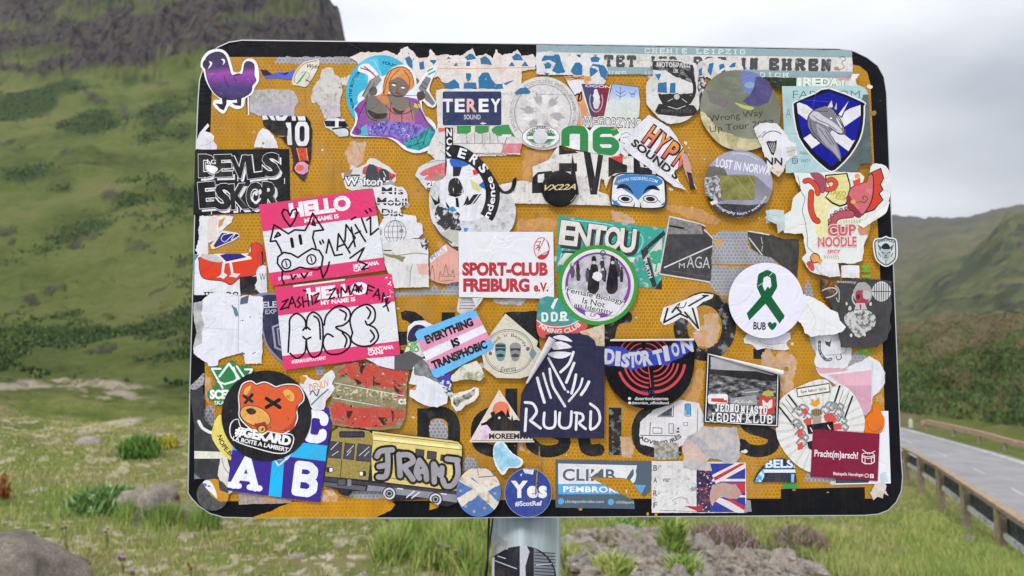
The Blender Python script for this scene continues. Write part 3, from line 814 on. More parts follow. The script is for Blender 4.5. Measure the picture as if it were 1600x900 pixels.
# ------------------------------------------------------------------ wooden barrier on the near side: five posts in view, rail, steel beam behind
WOOD = wood_mat('#6a6054', '#948873', '#b0a288', 2.5); RUST = wood_mat('#6f5b4a', '#a08870', '#b8a488', 2)
DARK = wood_mat('#2b2f33', '#474c4f', '#6a6d6e')
gr = rootless('roadside_barrier', at(1600, 900, 12.0), 'wooden post and rail barrier along the near edge of the road', 'barrier', 'barriers along the road')
posts = [(1415, 702, 752, 23.5), (1438, 714, 766, 20.5), (1468, 731, 790, 17.8), (1507, 757, 828, 15.2), (1562, 793, 893, 12.6), (1650, 850, 1010, 10.0)]
pts = []
for px, y0, y1, d in posts:
    a, b_ = at(px, y0, d), at(px, y1, d); b_.x = a.x; b_.z -= .25
    child('post', beam_mesh(b_, a, .135, .135, Vector((0, 1, 0))), WOOD, gr); pts.append(a)
pts = [at(1380, 688, 26.5)] + pts + [at(1760, 920, 8.2)]
for a, b_ in zip(pts[:-1], pts[1:]):
    q = Vector((0, 0, .02)); child('rail', beam_mesh(a + q, b_ + q, .15, .06), RUST, gr)
    o = Vector((.17, .1, -.30)); dd = (b_ - a).normalized() * .12
    child('steel_beam', beam_mesh(a + o, b_ + o, .05, .26), DARK, gr)
    # pale lower edge of the steel beam
    o2 = Vector((.05, .0, -.45)); child('lower_edge', beam_mesh(a + o2, b_ + o2, .06, .09), worn('#d6d8d4', '#8a8a86', .58, 5, .05), gr)
fr_ = rootless('roadside_barrier', at(1600, 715, 25.5), 'low rusty wooden barrier along the far edge of the road', 'barrier', 'barriers along the road')
fp = [(1440, 661, 668, 33.2), (1448, 659, 669, 33.0), (1490, 668, 679, 31.2), (1530, 677, 690, 29.6), (1570, 688, 702, 28.0), (1612, 699, 714, 26.6), (1680, 720, 740, 24.6), (1760, 744, 770, 22.6)]
last = None
for i, (px, y0, y1, d) in enumerate(fp):
    a, b_ = at(px, y0, d), at(px, y1 + 3, d); b_.x = a.x
    if i: child('post', beam_mesh(b_, a, .11, .11, Vector((0, 1, 0))), WOOD, fr_)
    if last is not None: child('rail', beam_mesh(last, a, .16, .20), RUST, fr_)
    last = a
# little white marker post beside the far edge
p, d = at(1423, 668, 37.0), 37.0
mk = rootless('marker_post', p, 'small white marker post beside the far end of the road', 'marker post')
child('post', tube_mesh([p, p + Vector((0, 0, .3)), p + Vector((0, 0, .42))], [.09, .09, .05]), ink('#c9cccb'), mk)
child('cap', tube_mesh([p + Vector((0, 0, .42)), p + Vector((0, 0, .47))], [.055, .03]), ink('#8d9290'), mk)

# ------------------------------------------------------------------ boulders
R1 = rock_mat('boulder_stone', [(.3, '#6f685f'), (.5, '#9f978c'), (.7, '#bcb4a6')], 6)
R2 = rock_mat('dark_stone', [(.3, '#6b645c'), (.5, '#8f867c'), (.75, '#aba092')], 7)
def boulder(px, y, wpx, hpx, label, mat, seed, rough_=.35, sink=.35, dep=.8):
    p, d = place(px, y); k = d / F
    rx, rz = wpx * k / 2, hpx * k
    v, f = boulder_mesh(Vector((p.x, p.y, p.z + rz * (1 - sink) - rz * .65)), rx, rx * dep, rz, seed, 26, rough_)
    o = link('boulder', new_mesh('boulder', [(a[0] - p.x, a[1] - p.y, a[2] - p.z) for a in v], f, mat, True)); o.location = p
    tag(o, label, 'boulder'); return o
boulder(240, 804, 104, 48, 'grey rounded boulder half hidden in the grass left of the sign', R1, 12.4, .5)
boulder(138, 692, 42, 12, 'flat pale slab of rock lying in the meadow', rock_mat('pale_slab', [(.3, '#8d847e'), (.6, '#b0a7a0')], 3), 8.8, .2)
boulder(-22, 925, 275, 84, 'large dull grey-brown rock slab in the bottom left corner', R2, 5.3, .34, .3)
boulder(566, 918, 44, 34, 'small rounded grey stone standing in the grass below the sign', R1, 9.9, .2)
boulder(462, 864, 34, 6, 'thin pale stone lying tilted in the grass below the sign', R1, 1.9, .25)
boulder(1512, 836, 30, 6, 'flat pale stone in the grass by the barrier posts', R1, 6.2, .25)
# the rocky bank to the right of the post: angular stones one can tell apart
R3 = rock_mat('bank_stone', [(.3, '#77706a'), (.5, '#a39b92'), (.7, '#c0b8ad')], 7)
R4 = rock_mat('bank_stone_pink', [(.3, '#7b746c'), (.5, '#a89b90'), (.7, '#c2b8ac')], 8)
rb = random.Random(4); bank = []; RW = []; ORD = 'first second third fourth fifth sixth seventh eighth ninth tenth eleventh twelfth thirteenth fourteenth fifteenth sixteenth seventeenth eighteenth nineteenth twentieth'.split()
for row, (y0, xa, xb) in enumerate([(832, 890, 1010), (846, 885, 1060), (858, 890, 1110), (870, 886, 1210), (882, 890, 1265), (894, 900, 1250), (906, 900, 1250)]):
    x = xa + rb.uniform(0, 14)
    while x < xb:
        w_ = rb.uniform(16, 42); RW.append((row, sum(1 for a in RW if a[0] == row))); bank.append((x + w_ / 2, y0 + rb.uniform(-4, 4), w_, w_ * rb.uniform(.32, .5))); x += w_ * rb.uniform(.75, 1.0)
looks = ['wide slanting', 'blocky', 'small pointed', 'flat-topped', 'cracked', 'narrow upright', 'rounded']
tints_ = ['grey', 'pinkish grey']; where = ['close to the sign post', 'below the dark green plant', 'beside the light green fern', 'under the heather bush', 'at the right end of the bank']
for i, (px, y, w_, h_) in enumerate(bank):
    rw = RW[i][0]; rn = RW[i][1]; kd = rb.random() < .6; wh = where[min(4, int((px - 885) / 76))]; lv = 'near the top' if y < 858 else ('half way down' if y < 884 else 'at the foot')
    o = boulder(px, y, w_ * 1.25, h_ * 1.1, '%s stone, %s from the left in the %s row of the rocky bank' % (tints_[0 if kd else 1], ORD[rn], ORD[rw]), R3 if kd else R4, 20 + i * 1.7, .75, .3, 1.1)
    for pl in o.data.polygons: pl.use_smooth = False
    o.rotation_euler = (rb.uniform(-.2, .2), rb.uniform(-.25, .25), rb.uniform(-.4, .4))
    o['category'] = 'stone'; o.name = 'stone'; o['group'] = 'stones of the rocky bank'

# ------------------------------------------------------------------ grass, bracken, heather: what nobody could count
def leaf_mat(name, rough=.8):
    m, t, b = base_mat(name, rough, .15)
    a = t.nodes.new('ShaderNodeAttribute'); a.attribute_name = 'tint'
    t.links.new(a.outputs['Color'], b.inputs['Base Color'])
    b.inputs['Subsurface Weight'].default_value = 0
    return m
LEAF = leaf_mat('leaf_tint')
def blades_mesh(name, P, Hh, W, lean, tints, seed=0, quad=False):
    """P (n,3) roots; one bent blade each"""
    n = len(P); r = np.random.RandomState(seed); th = r.rand(n) * 2 * np.pi
    dx = np.stack([np.cos(th), np.sin(th), np.zeros(n)], 1)
    l = r.rand(n) * 2 * np.pi; ln = np.stack([np.cos(l), np.sin(l), np.zeros(n)], 1) * (lean * Hh * r.rand(n))[:, None]
    up = np.array([0, 0, 1.0])[None]
    a = P - dx * W[:, None] / 2; b = P + dx * W[:, None] / 2
    m1 = P + up * (Hh * .55)[:, None] + ln * .35
    c, d = m1 - dx * W[:, None] * .38, m1 + dx * W[:, None] * .38
    e = P + up * Hh[:, None] + ln
    co = np.stack([a, b, c, d, e], 1).reshape(-1, 3)
    k = np.arange(n)[:, None] * 5
    tri = np.concatenate([k + [0, 1, 3], k + [0, 3, 2], k + [2, 3, 4]], 1).reshape(-1, 3)
    me = bpy.data.meshes.new(name)
    me.vertices.add(len(co)); me.vertices.foreach_set('co', co.astype(np.float32).ravel())
    me.loops.add(tri.size); me.loops.foreach_set('vertex_index', tri.ravel().astype(np.int32))
    me.polygons.add(len(tri)); me.polygons.foreach_set('loop_start', np.arange(len(tri)) * 3); me.polygons.foreach_set('loop_total', np.full(len(tri), 3))
    ca = me.color_attributes.new('tint', 'FLOAT_COLOR', 'POINT')
    tt = np.concatenate([np.repeat(tints, 5, 0), np.ones((n * 5, 1))], 1)
    ca.data.foreach_set('color', tt.astype(np.float32).ravel())
    me.materials.append(LEAF); me.update(); return me
def pal(r, n, cs, w=None):
    c = np.array([lin(x) for x in cs]); i = r.choice(len(cs), n, p=w)
    return c[i] * (0.8 + 0.4 * r.rand(n, 1))
def scatter(n, d0, d1, p0, p1, seed, keep=None):
    r = np.random.RandomState(seed)
    # even over the ground far out, thinning slowly with distance
    d = np.exp(r.uniform(math.log(d0), math.log(d1), n)); px = r.uniform(p0, p1, n)
    if keep is not None:
        k = keep(px, d, r); d, px = d[k], px[k]
    z = height(px, d); y = 527 - F * (z - CAM.z) / d
    x = (px - 800) / F * d * (CT + ST * (y - 450) / F)
    return np.stack([x, d, z], 1), px, d, y, r
def k1(px, d, r):
    n = fbm(px / 60.0 + 3, np.log(d) * 12, 3)
    y = 527 - F * (height(px, d) - CAM.z) / d
    inbank = np.hypot((px - 1075) / 190, (y - 890) / 55) < 1
    corner = (px < 110) & (y > 820)
    return (r.rand(len(px)) < .25 + 1.3 * (n + .35)) & ~(inbank & (r.rand(len(px)) < .93)) & ~corner & ~((px > 1380) & (d > 24))
P_, px_, d_, y_, r_ = scatter(210000, 4.0, 26, -80, 1700, 5, k1)
lush = np.clip(np.exp(-(((px_ - 130) / 110) ** 2 + ((y_ - 790) / 45) ** 2)) + np.exp(-(((px_ - 280) / 60) ** 2 + ((y_ - 810) / 30) ** 2)) + .45 * (px_ > 590) * (y_ > 800) + .35 * (px_ > 1380) * (y_ > 740), 0, 1)
hh = (.015 + .035 * r_.rand(len(P_)) + .13 * lush * r_.rand(len(P_))) * (1 + .4 * fbm(px_ / 40., d_ * .8, 2))
ww = (.003 + .005 * r_.rand(len(P_))) * np.clip(d_ / 6, .8, 2.6)
tn = pal(r_, len(P_), ['#76883f', '#8d984f', '#a8a566', '#c0b282', '#cdbd98', '#667a3a'], [.17, .22, .24, .20, .10, .07])
tl = pal(r_, len(P_), ['#5f8036', '#789644', '#8ea552', '#a2ae64'])
st_ = (sstep(1150, 1400, px_) * (.35 + 1.2 * fbm(px_ / 30., d_, 3)).clip(0, .8))[:, None]; tn = tn * (1 - st_) + pal(r_, len(P_), ['#a8a468', '#bcb07c', '#9c9c5c']) * st_; lush = lush * (1 - .5 * st_[:, 0])
tn = tn * (1 - lush[:, None]) + tl * lush[:, None]
ts_ = None
tag(link('grass', blades_mesh('grass', P_, hh, ww, .7, tn, 2)), 'short green and straw-coloured grass below and beside the sign', None, None, 'stuff')
# bracken and heather on the bank across the road
def k2(px, d, r):
    y = 527 - F * (height(px, d) - CAM.z) / d
    n = fbm(px / 45.0, np.log(d) * 14, 3)
    return (y < 668 + (px - 1600) * .12) & (r.rand(len(px)) < .75 + n)
P_, px_, d_, y_, r_ = scatter(170000, 40, 128, 1240, 1760, 8, k2)
hh = (.10 + .26 * r_.rand(len(P_))) * np.clip(1.25 - d_ / 160, .4, 1); ww = (.03 + .07 * r_.rand(len(P_))) * np.clip(d_ / 55, .8, 2.0)
mx = fbm(px_ / 30., np.log(d_) * 12, 4)[:, None]
tg = pal(r_, len(P_), ['#475c36', '#546b3e', '#617647', '#3b4c30', '#6b7a4a']); tb = pal(r_, len(P_), ['#6a5c40', '#796949', '#74764a', '#7c6b66', '#7e7a4e', '#6c625e'])
f_ = np.clip(.38 + mx * 3.2 + (535 - y_[:, None]) / 80, 0, 1); tg = tg * (.85 + .9 * fbm(px_ / 18., np.log(d_) * 26 + 5, 3)[:, None]).clip(.55, 1.3)
tag(link('bracken', blades_mesh('bracken', P_, hh, ww, 1.6, tg * (1 - f_) + tb * f_, 3)), 'bracken and heather covering the bank across the road', None, None, 'stuff')
# shrubs and rough growth in the gullies of the mountain
def k3(px, d, r):
    y = 527 - F * (height(px, d) - CAM.z) / d
    s_ = fbm(px / 110.0 + 4, y / 34.0 + .004 * px, 4, .55) + .22 * np.exp(-((y - 150) / 40) ** 2)
    return (y > 96) & (y < 640) & (s_ > .04 + .5 * r.rand(len(px)) ** 1.2)
P_, px_, d_, y_, r_ = scatter(110000, 95, 660, -60, 420, 19, k3)
hh = (.35 + 1.3 * r_.rand(len(P_))) * np.clip(d_ / 420, .45, 1.1); ww = hh * .8
tag(link('undergrowth', blades_mesh('undergrowth', P_, hh, ww, 1.0, pal(r_, len(P_), ['#33482a', '#435a34', '#55693c', '#2b3e22', '#5f6e40']), 6)), 'dark green shrubs in the gullies of the mountain', None, None, 'stuff')
# heather and leafy growth on top of the rocky bank
def clump_mesh(name, c, rx, ry, rz, n, cs, seed, h=(.05, .12), w=(.008, .02), lean=1.2):
    r = np.random.RandomState(seed); u = r.normal(size=(n, 3)); u /= np.linalg.norm(u, axis=1)[:, None]; u[:, 2] = np.abs(u[:, 2])
    q = np.array(c)[None] + u * (r.rand(n, 1) ** .5) * np.array([[rx, ry, rz]])
    q -= np.array(c)[None]
    return blades_mesh(name, q, r.uniform(*h, n), r.uniform(*w, n), lean, pal(r, n, cs), seed)
def clump(name, px, y, wpx, hpx, n, cs, seed, label, cat, group=None, kind=None, **k):
    p, d = place(px, y); s = d / F
    o = link(name, clump_mesh(name, (0, 0, 0), wpx * s / 2, wpx * s / 2, hpx * s * .75, n, cs, seed, **k)); o.location = p
    tag(o, label, cat, group, kind); return o
GRN = ['#5a7c38', '#6f9444', '#88a856', '#9cb468']; YGR = ['#94a452', '#a8b260', '#839a4a', '#b8ba74']
HTH = ['#8f7478', '#a08688', '#807060', '#968670', '#a8909a']
clump('heather_bush', 1128, 852, 110, 42, 2600, HTH + ['#5d6a38'], 3, 'brownish pink heather bush on top of the rocky bank', 'bush', w=(.006, .014), h=(.04, .1))
clump('heather_bush', 1250, 850, 90, 38, 1800, HTH + ['#6d7a3c', '#7a8a44'], 4, 'heather mixed with grass right of the rocky bank', 'bush', w=(.006, .014), h=(.04, .1))
clump('fern', 1052, 868, 36, 66, 900, GRN + YGR, 5, 'upright light green fern growing between the rocks right of the post', 'fern', w=(.01, .02), h=(.07, .14))
clump('leafy_plant', 975, 828, 60, 20, 700, GRN, 6, 'low green plant on the rock edge just right of the post', 'plant')
clump('leafy_plant', 1015, 812, 70, 22, 800, ['#566c38', '#6a7d42', '#84924c'], 7, 'dark green plant under the middle of the sign edge', 'plant')
clump('leafy_plant', 958, 898, 60, 30, 700, YGR, 8, 'yellow-green plant at the foot of the rocks beside the post', 'plant')
clump('leafy_plant', 1070, 898, 50, 26, 600, YGR + GRN, 9, 'yellow-green plant at the bottom of the picture between two rocks', 'plant')
clump('fern', 218, 712, 66, 30, 1100, ['#4c6f32', '#5f8540', '#76984c'], 10, 'dark green fern clump in the meadow left of the sign', 'fern', w=(.015, .03), h=(.08, .2))
clump('ragwort', 258, 698, 40, 18, 500, ['#6d8432', '#c2b03a', '#d8c545', '#879540'], 11, 'yellow-flowering plant beside the fern clump', 'plant', w=(.012, .03), h=(.06, .12))
clump('leafy_plant', 166, 795, 110, 34, 1500, ['#5f8048', '#7a9a5c', '#54743e', '#90a872'], 12, 'broad-leaved bright green weeds in front of the grey boulder', 'plant', w=(.02, .05), h=(.06, .14))
clump('dock_plant', 276, 806, 12, 44, 200, ['#8a5a3a', '#9c6a48', '#74492e'], 13, 'rusty brown seed stalk in front of the grey boulder', 'plant', w=(.008, .015), h=(.04, .07))
clump('dock_plant', 6, 775, 18, 50, 120, ['#8a4f2e', '#a0653e', '#74422a'], 14, 'rusty red seed stalk at the left edge above the rock slab', 'plant', w=(.01, .02), h=(.05, .1))
for i, (px, y, w_, h_, lb) in enumerate([(215, 808, 70, 30, 'in front of the grey boulder'), (262, 812, 50, 22, 'at the right foot of the grey boulder'), (320, 822, 50, 34, 'under the lower left corner of the sign'), (1300, 850, 80, 30, 'under the lower right corner of the sign'), (1450, 830, 90, 40, 'beside the second barrier post')]):
    clump('grass_tuft', px, y, w_, h_, 900, ['#6f8c42', '#86a052', '#9cac62', '#74904a'] if px < 400 else YGR + ['#bcb07c'], 60 + i, 'bright grass tuft ' + lb, 'grass tuft', w=(.004, .01), h=(.06, .16), lean=.8)
for i, (px, y, w_, h_) in enumerate([(690, 880, 90, 60), (730, 850, 70, 50), (650, 850, 80, 44), (610, 872, 60, 40), (735, 898, 60, 60)]):
    clump('grass_tuft', px, y, w_, h_, 900, GRN + YGR + ['#a8a268'], 30 + i, 'tall grass tuft left of the sign post, ' + ['low beside the tall mauve thistle', 'high under the sign edge', 'under the mauve thistles', 'farthest from the post', 'lowest and nearest the post'][i], 'grass tuft', 'tall tufts left of the post', w=(.004, .01), h=(.08, .2), lean=.8)
# thistles and knapweed: stems with purple or dry heads
def thistle(px, y, hpx, col, seed, lab):
    r = random.Random(seed); p, d = place(px, y); s = d / F
    t_ = rootless('thistle', p, lab, 'thistle', 'thistles in the foreground grass')
    n = r.choice([2, 3]); top = hpx * s
    for k in range(n):
        e = p + Vector((r.uniform(-.35, .35) * top, r.uniform(-.2, .2) * top, top * r.uniform(.75, 1.0)))
        m_ = p.lerp(e, .55) + Vector((0, 0, top * .08))
        child('stem', tube_mesh([p, m_, e], [.0035, .003, .002], 5), ink('#5e6a3a'), t_)
        hd = boulder_mesh(e, .011, .011, .010, r.random() * 9, 8, .3); child('calyx', hd, ink('#5a5238'), t_, True)
        fl_ = [(e.x, e.y, e.z + .002)]; ff = []
        for j in range(9):
            a = j * .7; fl_.append((e.x + .013 * math.cos(a), e.y + .013 * math.sin(a), e.z + .017 + .004 * (j % 2)))
        for j in range(1, 9): ff.append((0, j, j + 1))
        child('flower_head', (fl_, ff), ink(col), t_)
for i, (px, y, h_, c, lab) in enumerate([
    (120, 885, 16, '#b784bd', 'short purple thistle low in the left foreground, near the dark rock'),
    (135, 886, 14, '#b784bd', 'purple thistle just right of the short one near the dark rock'),
    (193, 888, 26, '#b07cb8', 'purple thistle standing alone left of the sign, lower left'),
    (205, 905, 18, '#b07cb8', 'purple thistle at the bottom edge of the picture, left side'),
    (105, 855, 38, '#b59c80', 'dry brown thistle below the broad-leaved weeds'),
    (64, 850, 32, '#b59a86', 'dry brown thistle close to the top of the dark rock'),
    (168, 850, 30, '#c3a6a4', 'pale pink thistle right of the broad-leaved weeds'),
    (152, 800, 26, '#b07cb8', 'purple thistle rising out of the broad-leaved weeds'),
    (300, 905, 30, '#9c7a5e', 'dry brown thistle under the lower left corner of the sign'),
    (612, 835, 30, '#a98aa4', 'mauve thistle under the yellow part of the sign edge'),
    (665, 842, 40, '#9b7a92', 'mauve thistle in the tall tufts left of the post'),
    (700, 905, 60, '#a07f98', 'tall mauve thistle at the bottom edge left of the post'),
    (1240, 838, 26, '#8f6d86', 'small mauve thistle in the heather right of the rocks')]):
    thistle(px, y, h_, c, 50 + i, lab)
# ------------------------------------------------------------------ the road sign: panel, sheeting, border, letters, bare patches, post
base = at(822, 1000, 1.04); base.z = float(height(822, 1.04))
sign = rootless('road_sign', base, 'large yellow road sign with black border on a grey post, plastered with stickers', 'road sign')
def sign_part(name, polys, mat, z, clip=None, depth=0.0):
    """flat piece of the sign at height z above the panel face, with sides if it has depth"""
    v, f = flatten(polys, clip)
    cu, cv = uv(850, 435)
    top = flat_to_local(v, cu, cv, z); f = up_faces(top, f)
    if depth:
        for p in polys:
            n = len(p); k = len(top); top += flat_to_local(ccw(p), cu, cv, z) + flat_to_local(ccw(p), cu, cv, z - depth)
            f = f + [(k + i, k + n + i, k + n + (i + 1) % n, k + (i + 1) % n) for i in range(n)]
        k = len(top); b_ = flat_to_local(v, cu, cv, z - depth); f += [tuple(i + k for i in g)[::-1] for g in up_faces(b_, [tuple(g) for g in f[:len(f) - sum(len(p) for p in polys)]])]
        top += b_
    mw = FRAME @ Matrix.Translation((cu, cv, 0))
    o = link(name, new_mesh(name, top, f, mat), sign)
    o.matrix_local = Matrix.Translation(-base) @ mw
    return o
OUTL = [(293, 770), (296, 600), (302, 400), (306, 220), (309, 150), (311, 125), (317, 105), (326, 87), (340, 73), (358, 65), (378, 62), (550, 64), (700, 66), (900, 68.5), (1100, 71.5), (1310, 75.5), (1335, 79.5), (1355, 89), (1372, 102), (1382, 120), (1386, 145), (1392, 300), (1398, 450), (1404, 600), (1409, 720), (1411, 745), (1409, 767), (1401, 785), (1388, 798), (1372, 804), (1350, 806), (1000, 808), (700, 810), (400, 810), (350, 809), (328, 803), (310, 791), (299, 779)]
alu = base_mat('aluminium', 0.4, 0.5)[0]; alu.node_tree.nodes['Principled BSDF'].inputs['Base Color'].default_value = (.55, .56, .57, 1); alu.node_tree.nodes['Principled BSDF'].inputs['Metallic'].default_value = .6
sign_part('panel', [OUTL], alu, 0, None, 0.003)
YEL = hexfilm('yellow_sheeting', '#ae7a02', '#dca638', '#b5884c', 0.75)
INN = [(320, 783), (320, 560), (325, 400), (329, 200), (332, 110), (336, 96), (348, 89), (640, 90), (835, 93), (1100, 96), (1322, 99), (1343, 103), (1355, 113), (1360, 132), (1366, 260), (1374, 400), (1379, 540), (1382, 650), (1384, 740), (1380, 768), (1365, 779), (1180, 779), (1000, 779), (820, 781), (600, 783)]
sign_part('yellow_sheeting', [INN], YEL, 0.0002)
BLK = ink('#0c0d13', .04, .45)
o_in = inset(OUTL, 1.6)
# border ring, built as one band with the inner outline cut out
def ring_part(name, outer, inner, mat, z):
    allv = [Vector(p) for p in ccw(outer)] + [Vector(p) for p in ccw(inner)]
    n1_, n2_ = len(outer), len(inner)
    v, e, f, ov, oe, of = delaunay_2d_cdt(allv, [], [list(range(n1_)), list(range(n1_, n1_ + n2_))], 1, 1e-4)
    keep = [g for g, o in zip(f, of) if 1 not in o]
    cu, cv = uv(850, 435); top = flat_to_local([tuple(q) for q in v], cu, cv, z)
    o = link(name, new_mesh(name, top, up_faces(top, keep), mat), sign); o.matrix_local = Matrix.Translation(-base) @ (FRAME @ Matrix.Translation((cu, cv, 0)))
    return o
ring_part('border', o_in, INN, BLK, 0.00025)
# yellow stretch where the black border is missing at the bottom left, dents of yellow elsewhere
PL = lambda *p: list(p)
sign_part('yellow_patch', [torn([(394, 809), (420, 800), (455, 784), (500, 781), (610, 781), (617, 788), (610, 798), (586, 809)], .8)], hexfilm('yellow_patch', '#bd8404', '#dca22c'), 0.0003)
for q in ([(672, 786), (688, 785), (684, 793), (671, 797)], ell(907, 795, 3, 2.6, 8), ell(1012, 803, 2, 3, 7), [(1023, 802), (1027, 802), (1026, 808), (1023, 808)]):
    sign_part('yellow_chip', [torn(q, .5)], ink('#c98d14', .2), 0.0003)
sign_part('border_repair', [[(1220, 764), (1351, 761), (1352, 804), (1220, 805)]], ink('#0d0e13', .06, .35), 0.00032)
# the sign's own black letters, worn
LET = worn('#101013', '#3c3c3a', .62, 70, .08, .12, detail=8); LET2 = worn('#141417', '#7b7c7c', .57, 80, .04, .2, detail=8)
def letter(polys, mat=LET): sign_part('letter', polys, mat, 0.00028)
def glyph(lines, w, **k):
    o = []
    for l in lines: o += stroke_polys(l, w, cap=False)
    return o
letter([[(626, 488), (634, 485), (648, 487), (660, 495), (668, 506), (650, 512), (637, 502), (628, 499)]])
letter([[(622, 518), (640, 518), (640, 538), (624, 540)], [(626, 546), (668, 556), (700, 562), (700, 570), (640, 576), (624, 570)]])
letter([[(690, 488), (711, 488), (711, 516), (690, 516)]])
letter([smooth([(786, 492), (800, 487), (820, 487), (838, 486), (842, 500), (842, 560), (826, 575), (800, 540), (788, 520)], 3)])
letter([smooth([(944, 486), (960, 480), (985, 488), (986, 503), (968, 506), (962, 520), (960, 528), (944, 530)], 3)], LET2)
ringo = [ell(1101, 510, 49, 54, 40)]
cu, cv = uv(850, 435)
ring_part('letter', ell(1101, 510, 49, 54, 40), ell(1101, 511, 27, 34, 30), LET2, 0.00028)
letter([[(1177, 545), (1196, 545), (1196, 561), (1177, 561)]])
# lower row
letter(glyph([[(662, 692), (662, 638)]], 20) + glyph([smooth([(662, 652), (680, 644), (700, 648), (709, 662), (709, 692)], 4, False)], 19))
letter(glyph([[(799, 607), (799, 714)]], 19) + glyph([smooth([(798, 650), (772, 644), (750, 656), (745, 676), (750, 696), (772, 705), (798, 702)], 4, False)], 19))
letter(glyph([smooth([(884, 656), (868, 646), (845, 645), (834, 656), (842, 668), (862, 674), (880, 682), (880, 698), (862, 705), (843, 703), (828, 692)], 4, False)], 19))
letter(glyph([smooth([(913, 620), (913, 690), (922, 703), (939, 702)], 4, False)], 19) + [[(898, 640), (938, 640), (938, 653), (898, 653)]])
letter(glyph([[(961, 637), (961, 711)]], 20), LET2)
letter(glyph([smooth([(1042, 656), (1022, 645), (1003, 652), (996, 675), (1003, 698), (1022, 705), (1042, 703)], 4, False)], 19))
letter(glyph([[(1056, 690), (1056, 712)]], 18), LET2)
letter(glyph([smooth([(1208, 655), (1192, 645), (1170, 647), (1164, 658), (1172, 668), (1192, 674), (1208, 682), (1206, 698), (1188, 705), (1168, 702), (1157, 693)], 4, False)], 19))
# places where the yellow film is gone and the silver honeycomb under it shows
SIL = hexfilm('silver_sheeting', '#8d8f96', '#d9d9db')
def bare(p, a=1.3): sign_part('bare_patch', [torn(p, a)], SIL, 0.00035)
bare([(427, 99), (437, 89), (500, 89), (565, 89), (620, 92), (640, 96), (600, 100), (520, 100), (470, 101)])
bare([(1112, 368), (1125, 361), (1170, 361), (1168, 385), (1188, 399), (1205, 402), (1217, 413), (1160, 413), (1112, 412)])
bare([(1108, 415), (1165, 416), (1180, 440), (1150, 470), (1135, 462), (1128, 462), (1114, 452), (1104, 440)])
bare([(615, 456), (672, 451), (680, 442), (688, 455), (700, 444), (718, 437), (720, 461), (690, 462), (672, 461), (616, 464)], 1)
bare([(295, 606), (305, 596), (319, 583), (319, 600), (305, 610)], .6)
bare([(321, 664), (323, 650), (328, 638), (334, 644), (336, 658), (331, 666)], .8)
bare([(1256, 464), (1257, 448), (1262, 437), (1268, 447), (1271, 466)], .8)
bare([(540, 777), (545, 769), (596, 767), (605, 778), (580, 780)], 1)
bare([(671, 690), (671, 664), (678, 655), (692, 656), (699, 668), (699, 684), (690, 690)], 1)
bare([(721, 736), (724, 720), (733, 711), (746, 722), (747, 731)], .8)
bare([(1325, 570), (1327, 555), (1340, 548), (1357, 560), (1350, 566)], .8)
bare([(1255, 752), (1262, 738), (1300, 742), (1305, 753)], 1)
bare([(492, 574), (500, 571), (508, 575), (505, 586), (495, 585)], .8)
bare([(317, 640), (330, 632), (336, 640), (334, 660), (322, 664)], .6)
# yellow showing on the lower left border, dark smudges of old glue
WCL_ = worn('#dad6d2', '#a9a5a2', .6, 130, .06, .3); GLUE = worn('#b9825a', '#cf9d4a', .5, 120, .12, .4); GL2 = worn('#c3aa98', '#c9924a', .52, 100, .1, .3)
for q, m_ in (([(818, 236), (850, 232), (888, 240), (904, 240), (880, 252), (855, 262), (838, 285), (817, 285)], GLUE), ([(810, 345), (850, 340), (872, 345), (866, 362), (806, 362), (806, 350)], GLUE),
              ([(545, 220), (572, 222), (570, 240), (562, 262), (548, 262), (541, 240)], GL2), ([(1100, 492), (1112, 488), (1120, 492), (1126, 510), (1120, 535), (1106, 543), (1090, 540), (1080, 528), (1090, 512), (1100, 508)], GL2),
              ([(1190, 556), (1202, 540), (1212, 560), (1220, 545), (1240, 556), (1246, 566), (1240, 590), (1238, 640), (1225, 655), (1222, 612), (1215, 600), (1200, 585), (1190, 572)], GL2),
              ([(955, 330), (985, 335), (992, 347), (980, 352), (955, 342)], GL2), ([(1090, 575), (1100, 580), (1096, 620), (1078, 634), (1066, 618), (1076, 595)], GLUE),
              ([(968, 682), (984, 684), (992, 700), (984, 716), (974, 716), (970, 700)], GL2), ([(643, 345), (660, 350), (664, 368), (656, 395), (648, 380)], GLUE),
              ([(810, 690), (818, 692), (820, 706), (812, 704)], GL2), ([(926, 510), (943, 506), (943, 542), (930, 540), (930, 520)], GL2),
              ([(1024, 318), (1090, 325), (1130, 345), (1105, 352), (1050, 330)], GLUE), ([(322, 585), (330, 590), (332, 612), (326, 628), (320, 622)], GL2)):
    sign_part('glue_stain', [torn(q, 2.2)], m_, 0.0004)
rz = random.Random(12); chips = {0: [], 1: [], 2: []}
for _ in range(230):
    q = rz.uniform(.7, 3.4) * (1 if rz.random() < .85 else 2.2)
    chips[rz.choice([0, 0, 1, 2])].append(torn(ell(rz.uniform(325, 1375), rz.uniform(95, 775), q * rz.uniform(.6, 2), q, 8), q * .6, 1.4, rz.random() * 99))
for k, m_ in ((0, WCL_), (1, GLUE), (2, ink('#a37a3c', .5))): sign_part('residue_fleck', chips[k], m_, 0.00045)['kind'] = 'stuff'
scr = [stroke_polys([(x, y), (x + rz.uniform(-26, 26), y + rz.uniform(-16, 30))], rz.uniform(.3, .6)) for x, y in [(rz.uniform(330, 1370), rz.uniform(100, 770)) for _ in range(70)]]
sign_part('scratch_mark', [p for q in scr for p in q], ink('#8a611a', .1), 0.00047)['kind'] = 'stuff'
